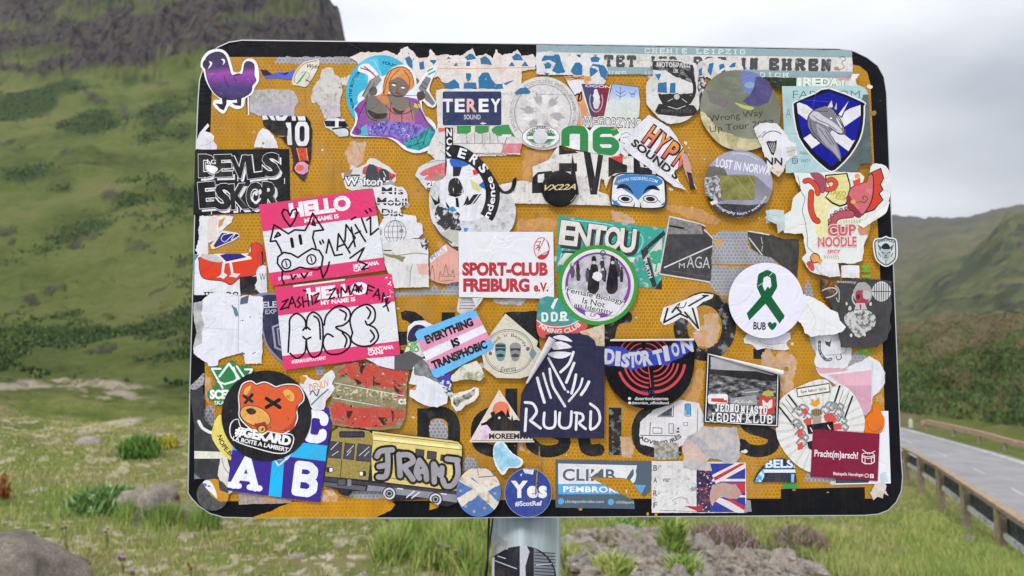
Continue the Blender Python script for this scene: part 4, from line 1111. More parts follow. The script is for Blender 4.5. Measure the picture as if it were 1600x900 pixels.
# post, clamp and the wire beside it
def post_mat():
    m, t, b = base_mat('galvanised_post', 0.5, 0.5)
    vec = t.nodes.new('ShaderNodeNewGeometry').outputs['Position']
    mp = t.nodes.new('ShaderNodeMapping'); mp.inputs['Scale'].default_value = (9, 9, .8); t.links.new(vec, mp.inputs[0])
    n = noise_node(t, 6, 8, .7, mp.outputs[0])
    t.links.new(ramp(t, n.outputs[0], [(.3, '#7d898b'), (.55, '#93a0a1'), (.72, '#b3babb')]).outputs[0], b.inputs['Base Color'])
    b.inputs['Metallic'].default_value = .25
    return m
pd = 1.062
pc = at(822, 850, pd); rad = 52.5 / F * pd
v_, f_ = tube_mesh([Vector((pc.x, pc.y, -0.05)), Vector((pc.x, pc.y, 1.75))], rad, 48)
child('post', (v_, f_), post_mat(), sign, True)
ca, cb = at(764, 812, 1.03), at(752, 960, 1.02)
child('cable', tube_mesh([ca + Vector((0, 0, .1)), ca, ca.lerp(cb, .5) + Vector((.003, 0, 0)), cb, Vector((cb.x - .01, cb.y + .02, base.z))], .0016, 6), ink('#1d1f22'), sign)
cc = at(770, 812, 1.03); child('cable', tube_mesh([cc + Vector((0, 0, .1)), cc, at(757, 905, 1.02), at(752, 1000, 1.02)], .0012, 6), ink('#2a2a2a'), sign)
# ------------------------------------------------------------------ the stickers, oldest first
RESID = worn('#b9b4b2', '#8f8a8c', .56, 160, .12, .3); RESB = worn('#c3bebb', '#9a9bb5', .5, 70, .2, .25)
WT = worn('#dcdbe0', '#b8b4b4', .66, 90, .08, .25); TEAL = '#7f9a9f'; SBLUE = worn('#1f6a99', '#dcd8d4', .68, 200, .03, .2)
WCL = worn('#dad6d2', '#a9a5a2', .6, 130, .06, .3)
def dirty(a, b='#9b938c', thr=.6, sc=120): return worn(a, b, thr, sc, .06, .3)

# --- top left
St('torn_sticker', 'narrow torn blue and navy strip right of the purple bird sticker', torn([(407, 109), (417, 110), (425, 116), (437, 113), (447, 114), (460, 109), (462, 122), (450, 124), (437, 123), (414, 123)], .6), '#5563c4'
   ).P([(407, 109), (418, 110), (425, 117), (434, 116), (420, 118), (410, 119)], '#17183c').P([(436, 115), (445, 115), (455, 109), (447, 118)], '#1d1d50').done()
s = St('torn_sticker', 'wedge of a round cream sticker with brown script, below the silver honeycomb patch', smooth([(457, 132), (458, 120), (465, 107), (477, 97), (497, 93), (499, 101), (494, 113), (485, 128), (478, 136), (466, 134)], 3), '#d8d7c8')
s.L([(460, 130), (461, 119), (467, 108), (478, 99), (496, 95)], 1.6, '#b48a7e', 'rim_line', sm=True)
for k in range(5): s.L([(464 + k * 3, 131 - k * 4), (470 + k * 2, 126 - k * 3)], 1.8, '#3f9a5e', 'leaf_sprig')
s.T('Wyln', 489, 105, 18, 9, -4, '#46201f', shear=.35).L([(470, 115), (478, 112), (484, 118), (478, 128)], .8, '#8c8c80', sm=True).L([(478, 125), (484, 128)], 1.6, '#7a3c2a').done()
St('torn_sticker', 'scraped grey rectangle of paper, bluish along its lower half, right of the bird', torn([(394, 140), (432, 140), (459, 141), (463, 150), (467, 158), (461, 168), (459, 182), (430, 183), (405, 182), (391, 175), (391, 155)], 1), RESID
   ).P(torn([(390, 162), (465, 161), (462, 184), (390, 184)], 1.5), worn('#9d9db2', '#c3b8c0', .5, 110, .15, .3), 'faded_print').done()
St('paper_strip', 'thin black and white upright strip beside the scraped grey rectangle', [(385, 149), (389, 149), (390, 180), (386, 181)], '#e8e8ea').P([(384, 149), (387, 149), (387.3, 180), (384, 180)], BLACK).done()
St('torn_sticker', 'tall mottled off-white paper remnant left of the blue circular sticker', torn([(500, 124), (503, 110), (512, 105), (519, 107), (523, 114), (530, 120), (535, 132), (535, 146), (531, 160), (533, 184), (508, 185), (503, 175), (500, 165), (487, 152), (488, 140), (495, 128)], 1), dirty('#c9c5bf')
   ).P(torn([(500, 165), (533, 165), (533, 186), (505, 186)], 1.6), worn('#b4aab4', '#cbc3c0', .5, 90, .15), 'faded_print').SP(10, 3, '#97928a').done()
s = St('torn_sticker', 'torn black sticker with large white capital letters below the scraped rectangle', torn([(409, 181), (478, 182), (485, 190), (488, 200), (487, 229), (456, 231), (447, 226), (441, 214), (426, 208), (412, 196)], .8), '#17181c')
s.P([(410, 181), (417, 181), (420, 187), (411, 188)], WHITE, 'letter').P([(420, 181), (428, 181), (431, 189), (425, 188)], WHITE, 'letter').PS(stroke_polys([(433, 178), (435, 186), (444, 186), (449, 178)], 6), WHITE, 'letter').P([(456, 181), (462, 181), (463, 189), (457, 189)], WHITE, 'letter').P([(465, 182), (477, 182), (478, 189), (467, 189)], WHITE, 'letter')
s.P([(447, 192), (455, 192), (457, 227), (450, 227)], WHITE, 'letter').PS(stroke_polys([(465, 200), (468, 194), (477, 194), (480, 200), (480, 218), (477, 225), (468, 225), (465, 218), (465, 200)], 7), WHITE, 'letter').done()
St('torn_sticker', 'crumpled black flap folded over the white-lettered sticker', torn([(424, 194), (446, 190), (450, 203), (450, 212), (440, 216), (430, 211), (425, 203)], 1), '#26272c').L([(430, 213), (450, 214)], 1.2, '#c9a35a').done(.0004)
St('torn_sticker', 'white torn paper wedge left of the black flap', torn([(398, 231), (400, 221), (405, 208), (411, 201), (418, 203), (428, 212), (433, 222), (435, 232)], .7), WT).P(torn([(410, 222), (415, 224), (411, 227)], .4), '#8b7c6a').done()
s = St('torn_sticker', 'black and white torn scrap under the mottled paper remnant', torn([(506, 190), (512, 185), (538, 186), (545, 200), (546, 213), (529, 214), (521, 206), (510, 200)], .8), '#cfd6d6')
s.P([(506, 189), (546, 190), (546, 199), (510, 198)], BLACK).P([(524, 184), (530, 184), (529, 202), (524, 202)], WHITE).L([(520, 202), (540, 200), (546, 206), (545, 214)], 2.4, BLACK, sm=True).done()
s = St('torn_sticker', 'small torn orange and pink dripping sticker below the white-lettered one', torn([(455, 232), (487, 231), (487, 248), (482, 260), (482, 270), (479, 276), (475, 284), (466, 277), (458, 266), (459, 252)], .8), '#3b1d2e')
s.P([(464, 232), (481, 232), (481, 251), (469, 252)], worn('#d8522c', '#8d1f1d', .52, 160, .1), 'flame').L([(464, 232), (469, 252)], 1, '#e8b455').L([(479, 232), (482, 252)], 1, '#e8b455')
s.P(torn(ell(472, 263, 11, 10), .8), '#d79ab8', 'pink_ring').P(ell(469, 263, 6.5, 4.6, 20, rot=15), '#dc6a4c', 'orange_spot').P([(470, 274), (478, 272), (475, 284)], '#2b2444').SP(8, 5, '#453a7a', (.5, 1)).done()
St('torn_sticker', 'pale torn sticker remnant on the left border above the black graffiti sticker', torn([(306, 233), (307, 222), (312, 208), (325, 193), (327, 197), (321, 205), (330, 208), (335, 213), (334, 221), (340, 229), (338, 235)], .5), WT).L([(313, 228), (325, 226), (334, 219)], .5, '#8b8b92').done()
s = St('sticker', 'square black sticker with two rows of white-edged graffiti letters', [(305.5, 234), (452, 233), (454, 331), (302.5, 336)], ink('#1b1b20', .12, .35))
for tx, cy_, hh_, sd_ in (('DEVLS', 258, 37, 3), ('ESKOR', 305, 41, 6)):
    for dx, fc, lc, ow in ((4, WHITE, WHITE, .0), (0, '#1d1d22', '#1d1d22', .07), (0, '#1b1b20', '#ebebee', .026)): graf(s, tx, 374 + dx, cy_ + dx * 1.2, 124, hh_, 0, fc, lc, None, sd_, .8, ow, -.05, .05, 1.12)
s.T('LG', 331, 253, 14, 7, -4, '#f0f0f2').P(smooth([(323, 258), (336, 260), (341, 265), (334, 271), (326, 268)], 3), '#f0f0f2').L([(322, 262), (328, 272), (340, 270), (346, 265)], .9, '#e8e8ea', sm=True)
s.PS([ell(401, 302, 2.4, 4), ell(407, 300, 2.2, 4)], WHITE, 'eye').L([(393, 308), (400, 318), (407, 311)], 2.6, WHITE, 'mouth', sm=True)
for x, y, l in ((321, 279, 5), (372, 279, 4), (445, 281, 6), (331, 330, 5), (376, 326, 5)): s.L([(x, y - 2), (x, y + l)], 1.2, WHITE, 'drip')
s.done()
# --- left column
St('torn_sticker', 'peeling pale patches on the left border under the black graffiti sticker', torn([(312, 337), (340, 337), (366, 338), (362, 348), (350, 356), (344, 362), (339, 374), (326, 380), (325, 405), (311, 403), (306, 391), (311, 375), (311, 350)], 1.2), WT
   ).P(torn([(326, 340), (340, 340), (339, 372), (326, 376)], 1), '#d8cdc6', 'faded_print').P(torn([(342, 345), (352, 340), (348, 352), (342, 356)], .8), '#cf9440').done()
s = St('torn_sticker', 'navy torn shape edged in cream with white script above the red goose shield', [(329, 384), (347, 360), (372, 364), (376, 370), (362, 378), (336, 389), (331, 389)], '#ddd6bc')
s.P([(334, 384), (347, 364), (372, 366), (375, 370), (360, 377), (337, 387)], '#2b2480').L([(360, 365), (350, 367), (346, 374), (352, 378), (360, 371), (368, 365), (362, 375), (374, 369)], 1, WHITE, sm=True).done()
s = St('sticker', 'white sticker with a red shield and white goose legs, on the left edge', torn([(302, 398), (390, 396), (393, 380), (403, 378), (410, 384), (415, 395), (414, 412), (403, 425), (402, 433), (377, 433), (376, 462), (303, 461)], .5), WHITE)
s.P([(301, 398), (312, 398), (308, 404), (305, 408), (304, 462), (300, 462)], '#6b8692')
shield = smooth([(311, 408), (312, 402), (340, 399), (388, 398), (392, 380), (402, 378), (411, 386), (416, 398), (412, 414), (400, 430), (378, 434), (372, 438), (361, 446), (348, 440), (322, 437), (313, 428)], 3)
s.P(shield, BLACK, 'shield_rim').P(inset(shield, 1.2), '#d63c24', 'red_shield').P([(312, 387), (316, 388), (325, 397), (316, 399), (312, 392)], '#d04a38')
s.P(smooth([(313, 400), (330, 397), (352, 404), (345, 410), (326, 407)], 3), '#c9c4c8', 'wing').P([(340, 399), (352, 412), (394, 405), (392, 401), (375, 395), (352, 397)], '#e6dfc8', 'cream_edge').P([(344, 399), (354, 409), (386, 402), (370, 393), (352, 397)], '#2b2480', 'navy_panel')
s.L([(350, 412), (348, 430)], 4, WHITE, 'leg').L([(361, 412), (364, 429)], 4, WHITE, 'leg').P([(339, 434), (350, 426), (356, 430), (350, 436), (343, 433)], WHITE, 'foot').P([(358, 432), (364, 427), (376, 428), (370, 434)], WHITE, 'foot')
s.SL('HUISS', 347, 462, 56, 12, 0, BLACK, sw=1.8).done()
St('paper_strip', 'small red and black corner piece right of the goose shield', [(400, 402), (411, 381), (412, 412), (408, 413)], '#c93a2c').P([(409, 393), (416, 393), (418, 412), (410, 413)], BLACK).P([(412, 395), (416, 395), (418, 411), (413, 412)], '#e8e8ea').done()
St('sticker', 'plain black scrap below the right side of the goose shield', torn([(375, 433), (402, 432), (400, 442), (398, 452), (408, 458), (376, 459)], .4), '#201c24').done()
St('torn_sticker', 'white torn blob with a single capital W, left of the pink badges', torn([(405, 417), (411, 415), (417, 416), (418, 458), (409, 460), (402, 452), (399, 446), (403, 438), (401, 424)], .7), WT).T('W', 411, 433, 10, 12, 0, '#3a3640', bold=0).done()
s = St('shield_sticker', 'navy shield sticker with a grey hexagon emblem, half under the lower pink badge', smooth([(398, 462), (432, 458), (470, 480), (470, 560), (452, 572), (440, 566), (425, 552), (416, 538), (410, 515), (405, 485)], 3), '#85809c')
s.P(smooth([(402, 466), (432, 461), (468, 480), (468, 560), (452, 569), (441, 563), (427, 549), (418, 536), (412, 514), (407, 485)], 3), NAVY, 'navy_field')
s.T('ELEMENT', 443, 475, 64, 10, 3, '#c4c2d2', bold=.03).T('EXP', 424, 487, 18, 7, 3, '#b0aec2', bold=.02)
s.PS(stroke_polys([(450, 502), (427, 511), (431, 543), (452, 551)], 3.2) + stroke_polys([(452, 508), (434, 514), (437, 538), (452, 544)], 2.4), '#9a96b0', 'hexagon_emblem').done()
s = St('torn_sticker', 'large blank white torn sticker on the left edge above the green crown', torn([(303, 473), (316, 470), (330, 458), (345, 455), (361, 459), (375, 463), (390, 461), (412, 464), (411, 500), (411, 530), (410, 568), (385, 568), (382, 556), (375, 552), (362, 556), (350, 559), (343, 563), (342, 571), (327, 572), (325, 567), (312, 560), (304, 552), (303, 545), (308, 520), (304, 500)], .7), ink('#dcdee6', .2))
s.P(torn([(302, 472), (318, 470), (316, 490), (321, 508), (316, 520), (317, 536), (303, 545)], .7), worn('#b9b9b4', '#8f9496', .55, 60, .1), 'grey_strip').P(torn([(304, 463), (320, 462), (316, 471), (303, 472)], .6), '#35354a')
s.P(torn([(363, 477), (371, 482), (374, 494), (369, 495), (366, 487)], .8), '#5d7f8c').P([(377, 466), (390, 461), (388, 474), (376, 476)], '#565a74').L([(374, 465), (373, 550)], .7, '#8d8f98')
s.SP(9, 8, '#55585f', (.4, 1.2), box=(376, 480, 408, 560)).P(torn([(368, 557), (380, 550), (384, 553), (372, 560)], .6), '#6a6660').L([(318, 512), (372, 515)], .4, '#b3b5bd').done()
# --- upper middle: torn comic lettering
s = St('torn_sticker', 'long ragged white strip with torn blue comic letters along the top border', torn([(545, 90), (560, 84), (575, 80), (590, 84), (603, 80), (622, 88), (628, 78), (637, 74), (645, 82), (655, 90), (668, 90), (672, 76), (680, 88), (700, 86), (720, 88), (732, 80), (738, 76), (744, 88), (760, 84), (770, 92), (775, 78), (785, 88), (800, 84), (808, 78), (815, 88), (832, 86), (838, 92), (836, 108), (816, 112), (815, 140), (800, 148), (770, 148), (690, 148), (684, 148), (684, 240), (700, 246), (812, 242), (820, 160), (816, 146), (760, 140), (700, 140), (684, 120), (660, 130), (640, 115), (560, 100)], 1.5), worn('#dcd4d0', '#e2c4ae', .58, 60, .08, .3))
blue = [[(632, 92), (640, 88), (645, 96), (644, 110), (636, 100)], [(655, 98), (662, 96), (664, 108), (657, 110)], [(672, 95), (682, 95), (678, 102)], [(726, 90), (732, 85), (738, 85), (744, 92), (730, 95)], [(729, 96), (735, 97), (734, 104), (728, 104)], [(750, 92), (758, 88), (766, 94), (768, 102), (752, 101)],
        [(800, 90), (806, 84), (812, 86), (817, 95), (803, 95)], [(795, 104), (800, 97), (804, 104)], [(814, 104), (820, 97), (826, 104)], [(708, 104), (713, 97), (716, 104)], [(728, 115), (736, 116), (735, 125), (731, 129), (728, 122)],
        [(684, 129), (700, 130), (710, 124), (718, 132), (719, 142), (684, 142)], [(725, 130), (744, 130), (746, 142), (724, 142)], [(747, 122), (754, 114), (763, 114), (768, 124), (775, 132), (790, 130), (804, 126), (790, 134), (785, 130), (788, 146), (775, 148), (770, 142), (748, 142)], [(700, 88), (705, 92), (698, 94)]]
s.PS([torn(p, .7) for p in blue], SBLUE, 'blue_letter').L([(680, 108), (740, 108), (836, 106)], 1.0, '#cf9a58').SP(40, 9, '#3d3a3f', (.3, .9), box=(620, 76, 836, 100)).done()
s = St('banner_sticker', 'long grey-green banner sticker with slab capitals along the top right border', torn([(838, 71), (1100, 75), (1330, 79.5), (1332, 124), (1255, 123), (1195, 122), (1150, 120), (1000, 117), (945, 117), (880, 116), (838, 115)], .25), ink('#8fa6aa', .15))
s.P([(836, 82), (1100, 87), (1334, 91), (1334, 113), (1100, 108), (836, 102)], dirty('#d6d2ce', '#bcb6b0'), 'pale_band')
DG = worn('#46474b', '#a8a5a2', .62, 60, .04, .15)
s.SL('WARTET', 943, 96, 106, 19, -1, DG, sw=5, serif=.12).SL('IHR', 1036, 98, 46, 19, -1, DG, sw=4.6, serif=.12).SL('PSE', 1109, 99, 56, 19, -1, DG, sw=5, serif=.1).SL('IN', 1170, 100.5, 32, 19.5, -.8, DG, sw=5.6, serif=.12).SL('EHREN', 1250, 102, 102, 20, -.8, DG, sw=6, serif=.1)
s.SL('CHEMIE LEIPZIG', 1086, 81, 160, 8, -.8, '#d3dcdc', sw=1.6).SL('UNS', 965, 115, 30, 6.5, -1, '#cdd6d6', sw=1.2).SL('FUR', 1012, 116, 30, 6.5, -1, '#cdd6d6', sw=1.2).SL('DICH', 1209, 118, 48, 7.5, -1, '#dfe6e6', sw=1.4)
s.L([(1310, 92), (1316, 89), (1320, 94), (1314, 98), (1318, 106), (1310, 110)], .9, '#55565a', sm=True).P(torn([(1302, 106), (1308, 105), (1311, 111), (1303, 111)], .6), '#a88854').done()
s = St('torn_sticker', 'torn white and blue comic letters over the left end of the grey-green banner', torn([(838, 84), (862, 80), (870, 86), (873, 82), (878, 90), (888, 92), (893, 82), (905, 90), (912, 84), (925, 88), (938, 86), (946, 98), (950, 112), (944, 132), (925, 136), (910, 126), (895, 118), (875, 118), (838, 117)], 1.2), worn('#dad8d8', '#c4beba', .6, 90, .08, .25))
bl2 = [[(846, 96), (850, 88), (864, 88), (870, 83), (874, 88), (876, 96), (884, 114), (870, 116), (862, 112), (868, 100), (860, 95)], [(849, 101), (856, 98), (862, 102), (860, 108), (852, 109)], [(891, 112), (898, 99), (905, 99), (910, 104), (909, 118), (896, 118)], [(922, 92), (930, 88), (937, 92), (934, 98), (924, 98)],
       [(921, 108), (926, 100), (936, 102), (944, 104), (950, 114), (946, 126), (938, 120), (934, 106), (926, 104)], [(921, 106), (930, 108), (935, 112), (928, 118), (921, 122)], [(850, 114), (858, 116), (853, 120)]]
s.PS([torn(p, .6) for p in bl2], SBLUE, 'blue_letter').P(torn([(908, 120), (922, 119), (923, 128), (912, 126)], .8), '#cf9a58').done()
s = St('torn_sticker', 'torn blue and white letter 8 shape over the banner, left of the slab letters IN', torn([(1090, 100), (1100, 94), (1112, 92), (1125, 92), (1135, 96), (1148, 96), (1160, 105), (1161, 118), (1161, 148), (1117, 149), (1117, 130), (1104, 122), (1090, 124), (1087, 110)], 1.3), worn('#d6d3d0', '#bab3ac', .58, 100, .08, .25))
s.PS([torn(p, .7) for p in ([(1107, 100), (1114, 99), (1113, 108), (1110, 121), (1105, 112)], [(1123, 103), (1130, 100), (1133, 108), (1131, 116), (1124, 112)], [(1138, 106), (1144, 99), (1150, 98), (1148, 106)], [(1091, 110), (1096, 106), (1096, 118), (1091, 120)], [(1124, 117), (1132, 118), (1142, 112), (1148, 122), (1150, 146), (1121, 147), (1120, 134), (1132, 132)])], SBLUE, 'blue_letter')
s.PS(stroke_polys(smooth([(1134, 108), (1140, 116), (1138, 128), (1128, 131), (1120, 124), (1124, 113)], 3, True), 3.2, True), '#dedcda', 'white_letter').done()
# --- woman with raised guns over a blue disc
s = St('round_sticker', 'bright blue round sticker with small black capitals, behind the orange-haired woman', ell(596, 147, 55, 60, 60), ink('#3aaed0', .12))
s.TA('FROM THE BOTTOM', 596, 147, 48, 172, 78, 5, '#13303e', bold=.03).TA('TOUCH', 596, 147, 48, 72, 34, 5, '#13303e', bold=.03)
s.P([(578, 140), (562, 95), (590, 90), (600, 130)], '#5cc0dc', 'light_wedge').PS(stroke_polys([(585, 95), (597, 120), (594, 140)], .5), '#cfe9f0', 'crease').done()
s = St('cutout_sticker', 'cut-out sticker of an orange-haired woman raising two handguns in purple clothes', smooth([(559, 157), (561, 148), (573, 137), (576, 121), (571, 116), (560, 112), (563, 103), (577, 101), (588, 112), (595, 120), (603, 118), (614, 106), (632, 102), (645, 110), (650, 122), (652, 133), (658, 124), (666, 113), (667, 108), (680, 103), (684, 110), (676, 124), (671, 142), (678, 155), (682, 163), (677, 169), (668, 166), (660, 158), (660, 170), (665, 182), (672, 186), (681, 197), (682, 214), (680, 228), (668, 236), (650, 240), (632, 234), (618, 222), (600, 215), (552, 214), (549, 205), (554, 196), (556, 182), (553, 170), (560, 162)], 3), '#e2e4ea')
s.P(smooth([(556, 170), (566, 158), (580, 152), (600, 150), (650, 155), (658, 170), (668, 190), (680, 204), (678, 222), (655, 234), (632, 228), (612, 216), (556, 212), (552, 204), (560, 190)], 3), '#8d4f9e', 'purple_cloth')
s.P(smooth([(570, 148), (580, 146), (592, 160), (602, 162), (606, 186), (590, 190), (574, 186), (572, 165)], 3), '#74716a', 'arm').P(smooth([(598, 150), (625, 148), (638, 158), (652, 165), (650, 180), (632, 196), (612, 190), (600, 175)], 3), '#7c7368', 'shoulder')
s.P(smooth([(606, 162), (618, 170), (632, 172), (642, 168), (648, 186), (644, 196), (612, 196), (606, 185)], 3), '#b8757e', 'pink_top').P(smooth([(574, 172), (590, 178), (606, 178), (600, 186), (584, 186)], 3), '#3f2f38', 'dark_strap').P(smooth([(613, 168), (626, 174), (634, 172), (628, 178), (618, 177)], 3), '#4a352f', 'dark_strap')
s.P([(572, 197), (600, 190), (640, 192), (658, 196), (676, 214), (672, 222), (655, 228), (632, 222), (612, 212), (566, 212), (564, 204)], worn('#8a78cc', '#5b4aa4', .52, 120, .08, .1), 'lilac_folds')
s.P([(630, 224), (648, 216), (668, 200), (675, 196), (679, 212), (676, 226), (655, 236), (636, 232)], worn('#23a39c', '#1a6f86', .52, 100, .08, .1), 'teal_folds').P([(560, 202), (572, 196), (576, 212), (560, 212)], '#54b0c8')
s.LL([[(580, 196), (590, 212)], [(594, 192), (600, 210), (604, 198)], [(612, 196), (608, 212)], [(622, 194), (630, 214)], [(640, 196), (634, 218)], [(652, 198), (640, 224)], [(664, 204), (650, 228)], [(640, 230), (662, 222)], [(600, 198), (606, 190)]], 1.0, '#40285e', sm=False)
s.P([(566, 150), (578, 126), (592, 118), (597, 126), (585, 140), (574, 156)], '#8c8c8e', 'handgun').P([(654, 138), (666, 120), (674, 124), (666, 142), (660, 148)], '#7c7c80', 'handgun').P([(664, 140), (671, 148), (680, 162), (676, 166), (664, 156)], '#77777b', 'gun_grip')
s.P(smooth([(578, 140), (586, 136), (590, 143), (586, 150), (578, 148)], 3), '#5c5550', 'hand').P(smooth([(652, 146), (662, 144), (664, 154), (654, 158)], 3), '#4f4038', 'hand').P([(648, 162), (658, 165), (656, 171), (647, 168)], '#d8c14a', 'bracelet')
s.P(smooth([(600, 128), (606, 114), (618, 106), (632, 105), (643, 114), (645, 124), (648, 134), (640, 142), (632, 136), (624, 128), (612, 138), (604, 150), (598, 160), (594, 152), (600, 140)], 3), '#d98c4c', 'orange_hair')
s.P(smooth([(608, 134), (614, 124), (626, 122), (636, 130), (640, 140), (632, 150), (618, 152), (609, 144)], 3), '#7b6a60', 'face').P(smooth([(603, 118), (616, 110), (632, 112), (626, 118), (612, 126)], 3), '#e29a58', 'orange_hair')
s.PS([ell(616, 134, 3.2, 1.6, 10, rot=-15), ell(630, 138, 3, 1.5, 10, rot=-8)], '#e9e6e2', 'eye').L([(613, 130), (620, 132)], 1, BLACK).L([(627, 135), (634, 136)], 1, BLACK).L([(618, 145), (626, 148)], 1.4, '#5e2a2e', 'mouth').P(smooth([(588, 152), (598, 148), (606, 152), (608, 164), (598, 162)], 3), '#cb8450', 'orange_hair')
s.LL([[(564, 107), (578, 112), (588, 121)], [(570, 105), (584, 116)]], 1.6, '#a83a52', 'red_streak', True).LL([[(668, 112), (676, 108)], [(670, 117), (680, 112)]], 1.8, '#2f9a8c', 'green_streak')
s.LL([[(601, 150), (599, 138), (606, 116), (620, 107), (634, 107), (644, 118), (647, 132)], [(612, 112), (604, 130), (600, 148)], [(624, 110), (612, 122), (608, 136)], [(632, 112), (640, 124), (640, 138)], [(609, 140), (616, 150), (624, 152), (634, 149)], [(575, 150), (572, 168), (576, 184), (590, 190)], [(604, 166), (616, 178), (634, 178), (646, 172)], [(556, 204), (562, 180), (572, 160)], [(650, 160), (664, 186), (678, 206)]], .9, '#2c2226', 'ink_line', True)
s.LL([[(622, 139), (620, 143), (623, 143)], [(612, 160), (608, 190)], [(640, 160), (646, 190)], [(628, 172), (628, 192)], [(566, 152), (580, 128)], [(572, 154), (586, 130)], [(660, 128), (668, 134)], [(657, 134), (666, 140)], [(566, 196), (560, 210)], [(586, 192), (578, 212)], [(646, 196), (654, 226)], [(670, 200), (660, 230)]], .8, '#3a2a3c', 'ink_line').SP(26, 18, '#3c2a58', (.5, 1.3), box=(575, 192, 665, 226)).SP(14, 19, '#c9bce8', (.5, 1.2), box=(570, 192, 650, 216))
s.P(ell(558, 172, 4, 4), '#7d3f8e').P(ell(560, 206, 5, 5), '#6d3580').L([(596, 150), (655, 150)], .5, '#5a4a40').done()
# --- TEREY, leaf roundel, crest, landscape
s = St('torn_sticker', 'white paper with green fragments and grey letters under the navy plaque', torn([(681, 142), (690, 140), (812, 140), (820, 160), (836, 200), (818, 218), (812, 242), (784, 241), (700, 240), (682, 250), (668, 240), (672, 225), (684, 200)], .8), WCL)
s.P([(714, 197), (736, 197), (736, 207), (728, 211), (714, 210)], '#3b8f4c', 'green_scrap').P(torn([(742, 197), (764, 197), (763, 207), (750, 210), (742, 207)], .5), '#3b8f4c', 'green_scrap').P(smooth([(768, 203), (780, 197), (805, 196), (812, 205), (813, 216), (800, 214), (790, 214), (774, 212)], 3), '#3b8f4c', 'green_scrap').P([(784, 211), (799, 211), (799, 215), (784, 215)], WHITE)
s.P([(786, 225), (816, 225), (818, 240), (784, 240)], worn('#cf7380', '#d99aa2', .56, 120, .1), 'pink_panel').L([(783, 241), (792, 216)], 1.6, '#8f8c8c').L([(706, 225), (786, 225)], 1.2, '#9c9a98').L([(706, 240), (784, 240)], .8, '#9c9a98')
for k in range(5): s.P([(718 + k * 12, 210), (727 + k * 12, 210), (724 + k * 12, 224), (720 + k * 12, 224)], '#c8c6c6', 'faded_letter').L([(729 + k * 12, 208), (730 + k * 12, 224)], 1.0, '#8a8886')
s.done()
s = St('sticker', 'navy plaque sticker with white capitals, one letter pink, top centre', rrect(691, 143, 784, 197.5, 3), '#e4e4ea')
s.P(rrect(691.8, 144, 783.4, 197, 3), '#2a355c', 'navy_field')
for i, ch in enumerate('TEREY'): s.T(ch, 700 + i * 18.6, 166, 15.5, 21, 0, '#e9e6ea' if i != 2 else '#e3b2ac', bold=.035)
s.T('SOUND', 738, 184, 26, 7.5, 0, '#c9c9d6', bold=.02).P(torn([(750, 194), (754, 192), (760, 194), (754, 196)], .4), '#d8d8d8').done()
s = St('sticker', 'orange comic sticker with a black hook between roundel and crest', torn([(880, 120), (912, 119), (926, 140), (925, 188), (935, 196), (905, 205), (898, 200), (898, 150)], .6), '#d69a6e')
s.LL([[(880, 121), (912, 124)], [(890, 127), (908, 121)], [(892, 120), (900, 124), (912, 120)]], .8, BLACK).L([(899, 150), (904, 148), (903, 158), (908, 142), (908, 156), (903, 159)], 2, BLACK, sm=True).P(torn([(884, 126), (912, 126), (914, 140), (896, 150), (886, 140)], 1), WT).L([(905, 168), (910, 205)], .8, WHITE).done()
s = St('round_sticker', 'silvery white round sticker with grey pointed leaves and faint lettering', ell(848, 178, 56, 57, 60), dirty('#d3d0ce', '#bdb6b2'))
s.PS(stroke_polys(ell(848, 178, 44, 45, 50), 1.8, True), '#a19da2', 'ring').TA('PODOLINIE PIECO DEMIR', 848, 178, 49.5, 65, 120, 5, '#9b989c', bold=.01).TA('EMOLOROTISTS', 848, 178, 49.5, 178, 70, 5, '#9b989c', bold=.01).TA('DIPLOMATIE', 848, 178, 49.5, -12, 56, 5, '#a5a2a6', bold=.01)
for a in range(18, 380, 30):
    for k, l in ((-9, .8), (0, 1), (9, .8)):
        t = math.radians(a + k); r0 = 14 if k else 10; r1 = 38 * l
        c0 = (848 + r0 * math.cos(t), 178 - r0 * math.sin(t)); c1 = (848 + r1 * math.cos(t), 178 - r1 * math.sin(t)); nx, ny = math.sin(t) * 2.8, math.cos(t) * 2.8; mx_, my_ = (c0[0] * .45 + c1[0] * .55), (c0[1] * .45 + c1[1] * .55)
        s.P([c0, (mx_ + nx, my_ + ny), c1, (mx_ - nx, my_ - ny)], '#aaa5aa' if (a // 30) % 2 else '#e0dcda', 'leaf')
s.PS([torn(p, .8) for p in ([(804, 146), (812, 138), (822, 137), (828, 145), (826, 148), (806, 149)],)], SBLUE, 'blue_scrap').L([(836, 148), (905, 150)], .4, '#8f8c90').done()
s = St('sticker', 'dark blue and maroon pennant with a white wreath crest', [(904, 131), (954, 134), (945, 184), (922, 184)], '#e4e0da')
s.P([(908, 132), (936, 133), (926, 184), (923, 184)], '#45426b', 'blue_half').P([(936, 133), (953, 134), (943, 184), (926, 184)], '#7d2a3e', 'maroon_half').P(torn(ell(931, 156, 5.5, 15), 1.4), '#d8d6dc', 'figure').PS(stroke_polys(arc(931, 158, 10, 150, 390, 16, 18), 1.3), '#b9b6c4', 'wreath').T('OGON', 934, 136, 40, 4, -3, '#e6e6e6').done()
s = St('sticker', 'pale sticker with blue branches fading to grey-green, right of the crest', torn([(957, 132), (996, 136), (1000, 155), (998, 184), (960, 185), (943, 183), (952, 150)], .5), grad([(0, '#cdd4cc'), (.5, '#ccd4d4'), (.7, '#a9bce0'), (1, '#8fa6d8')], False, .04))
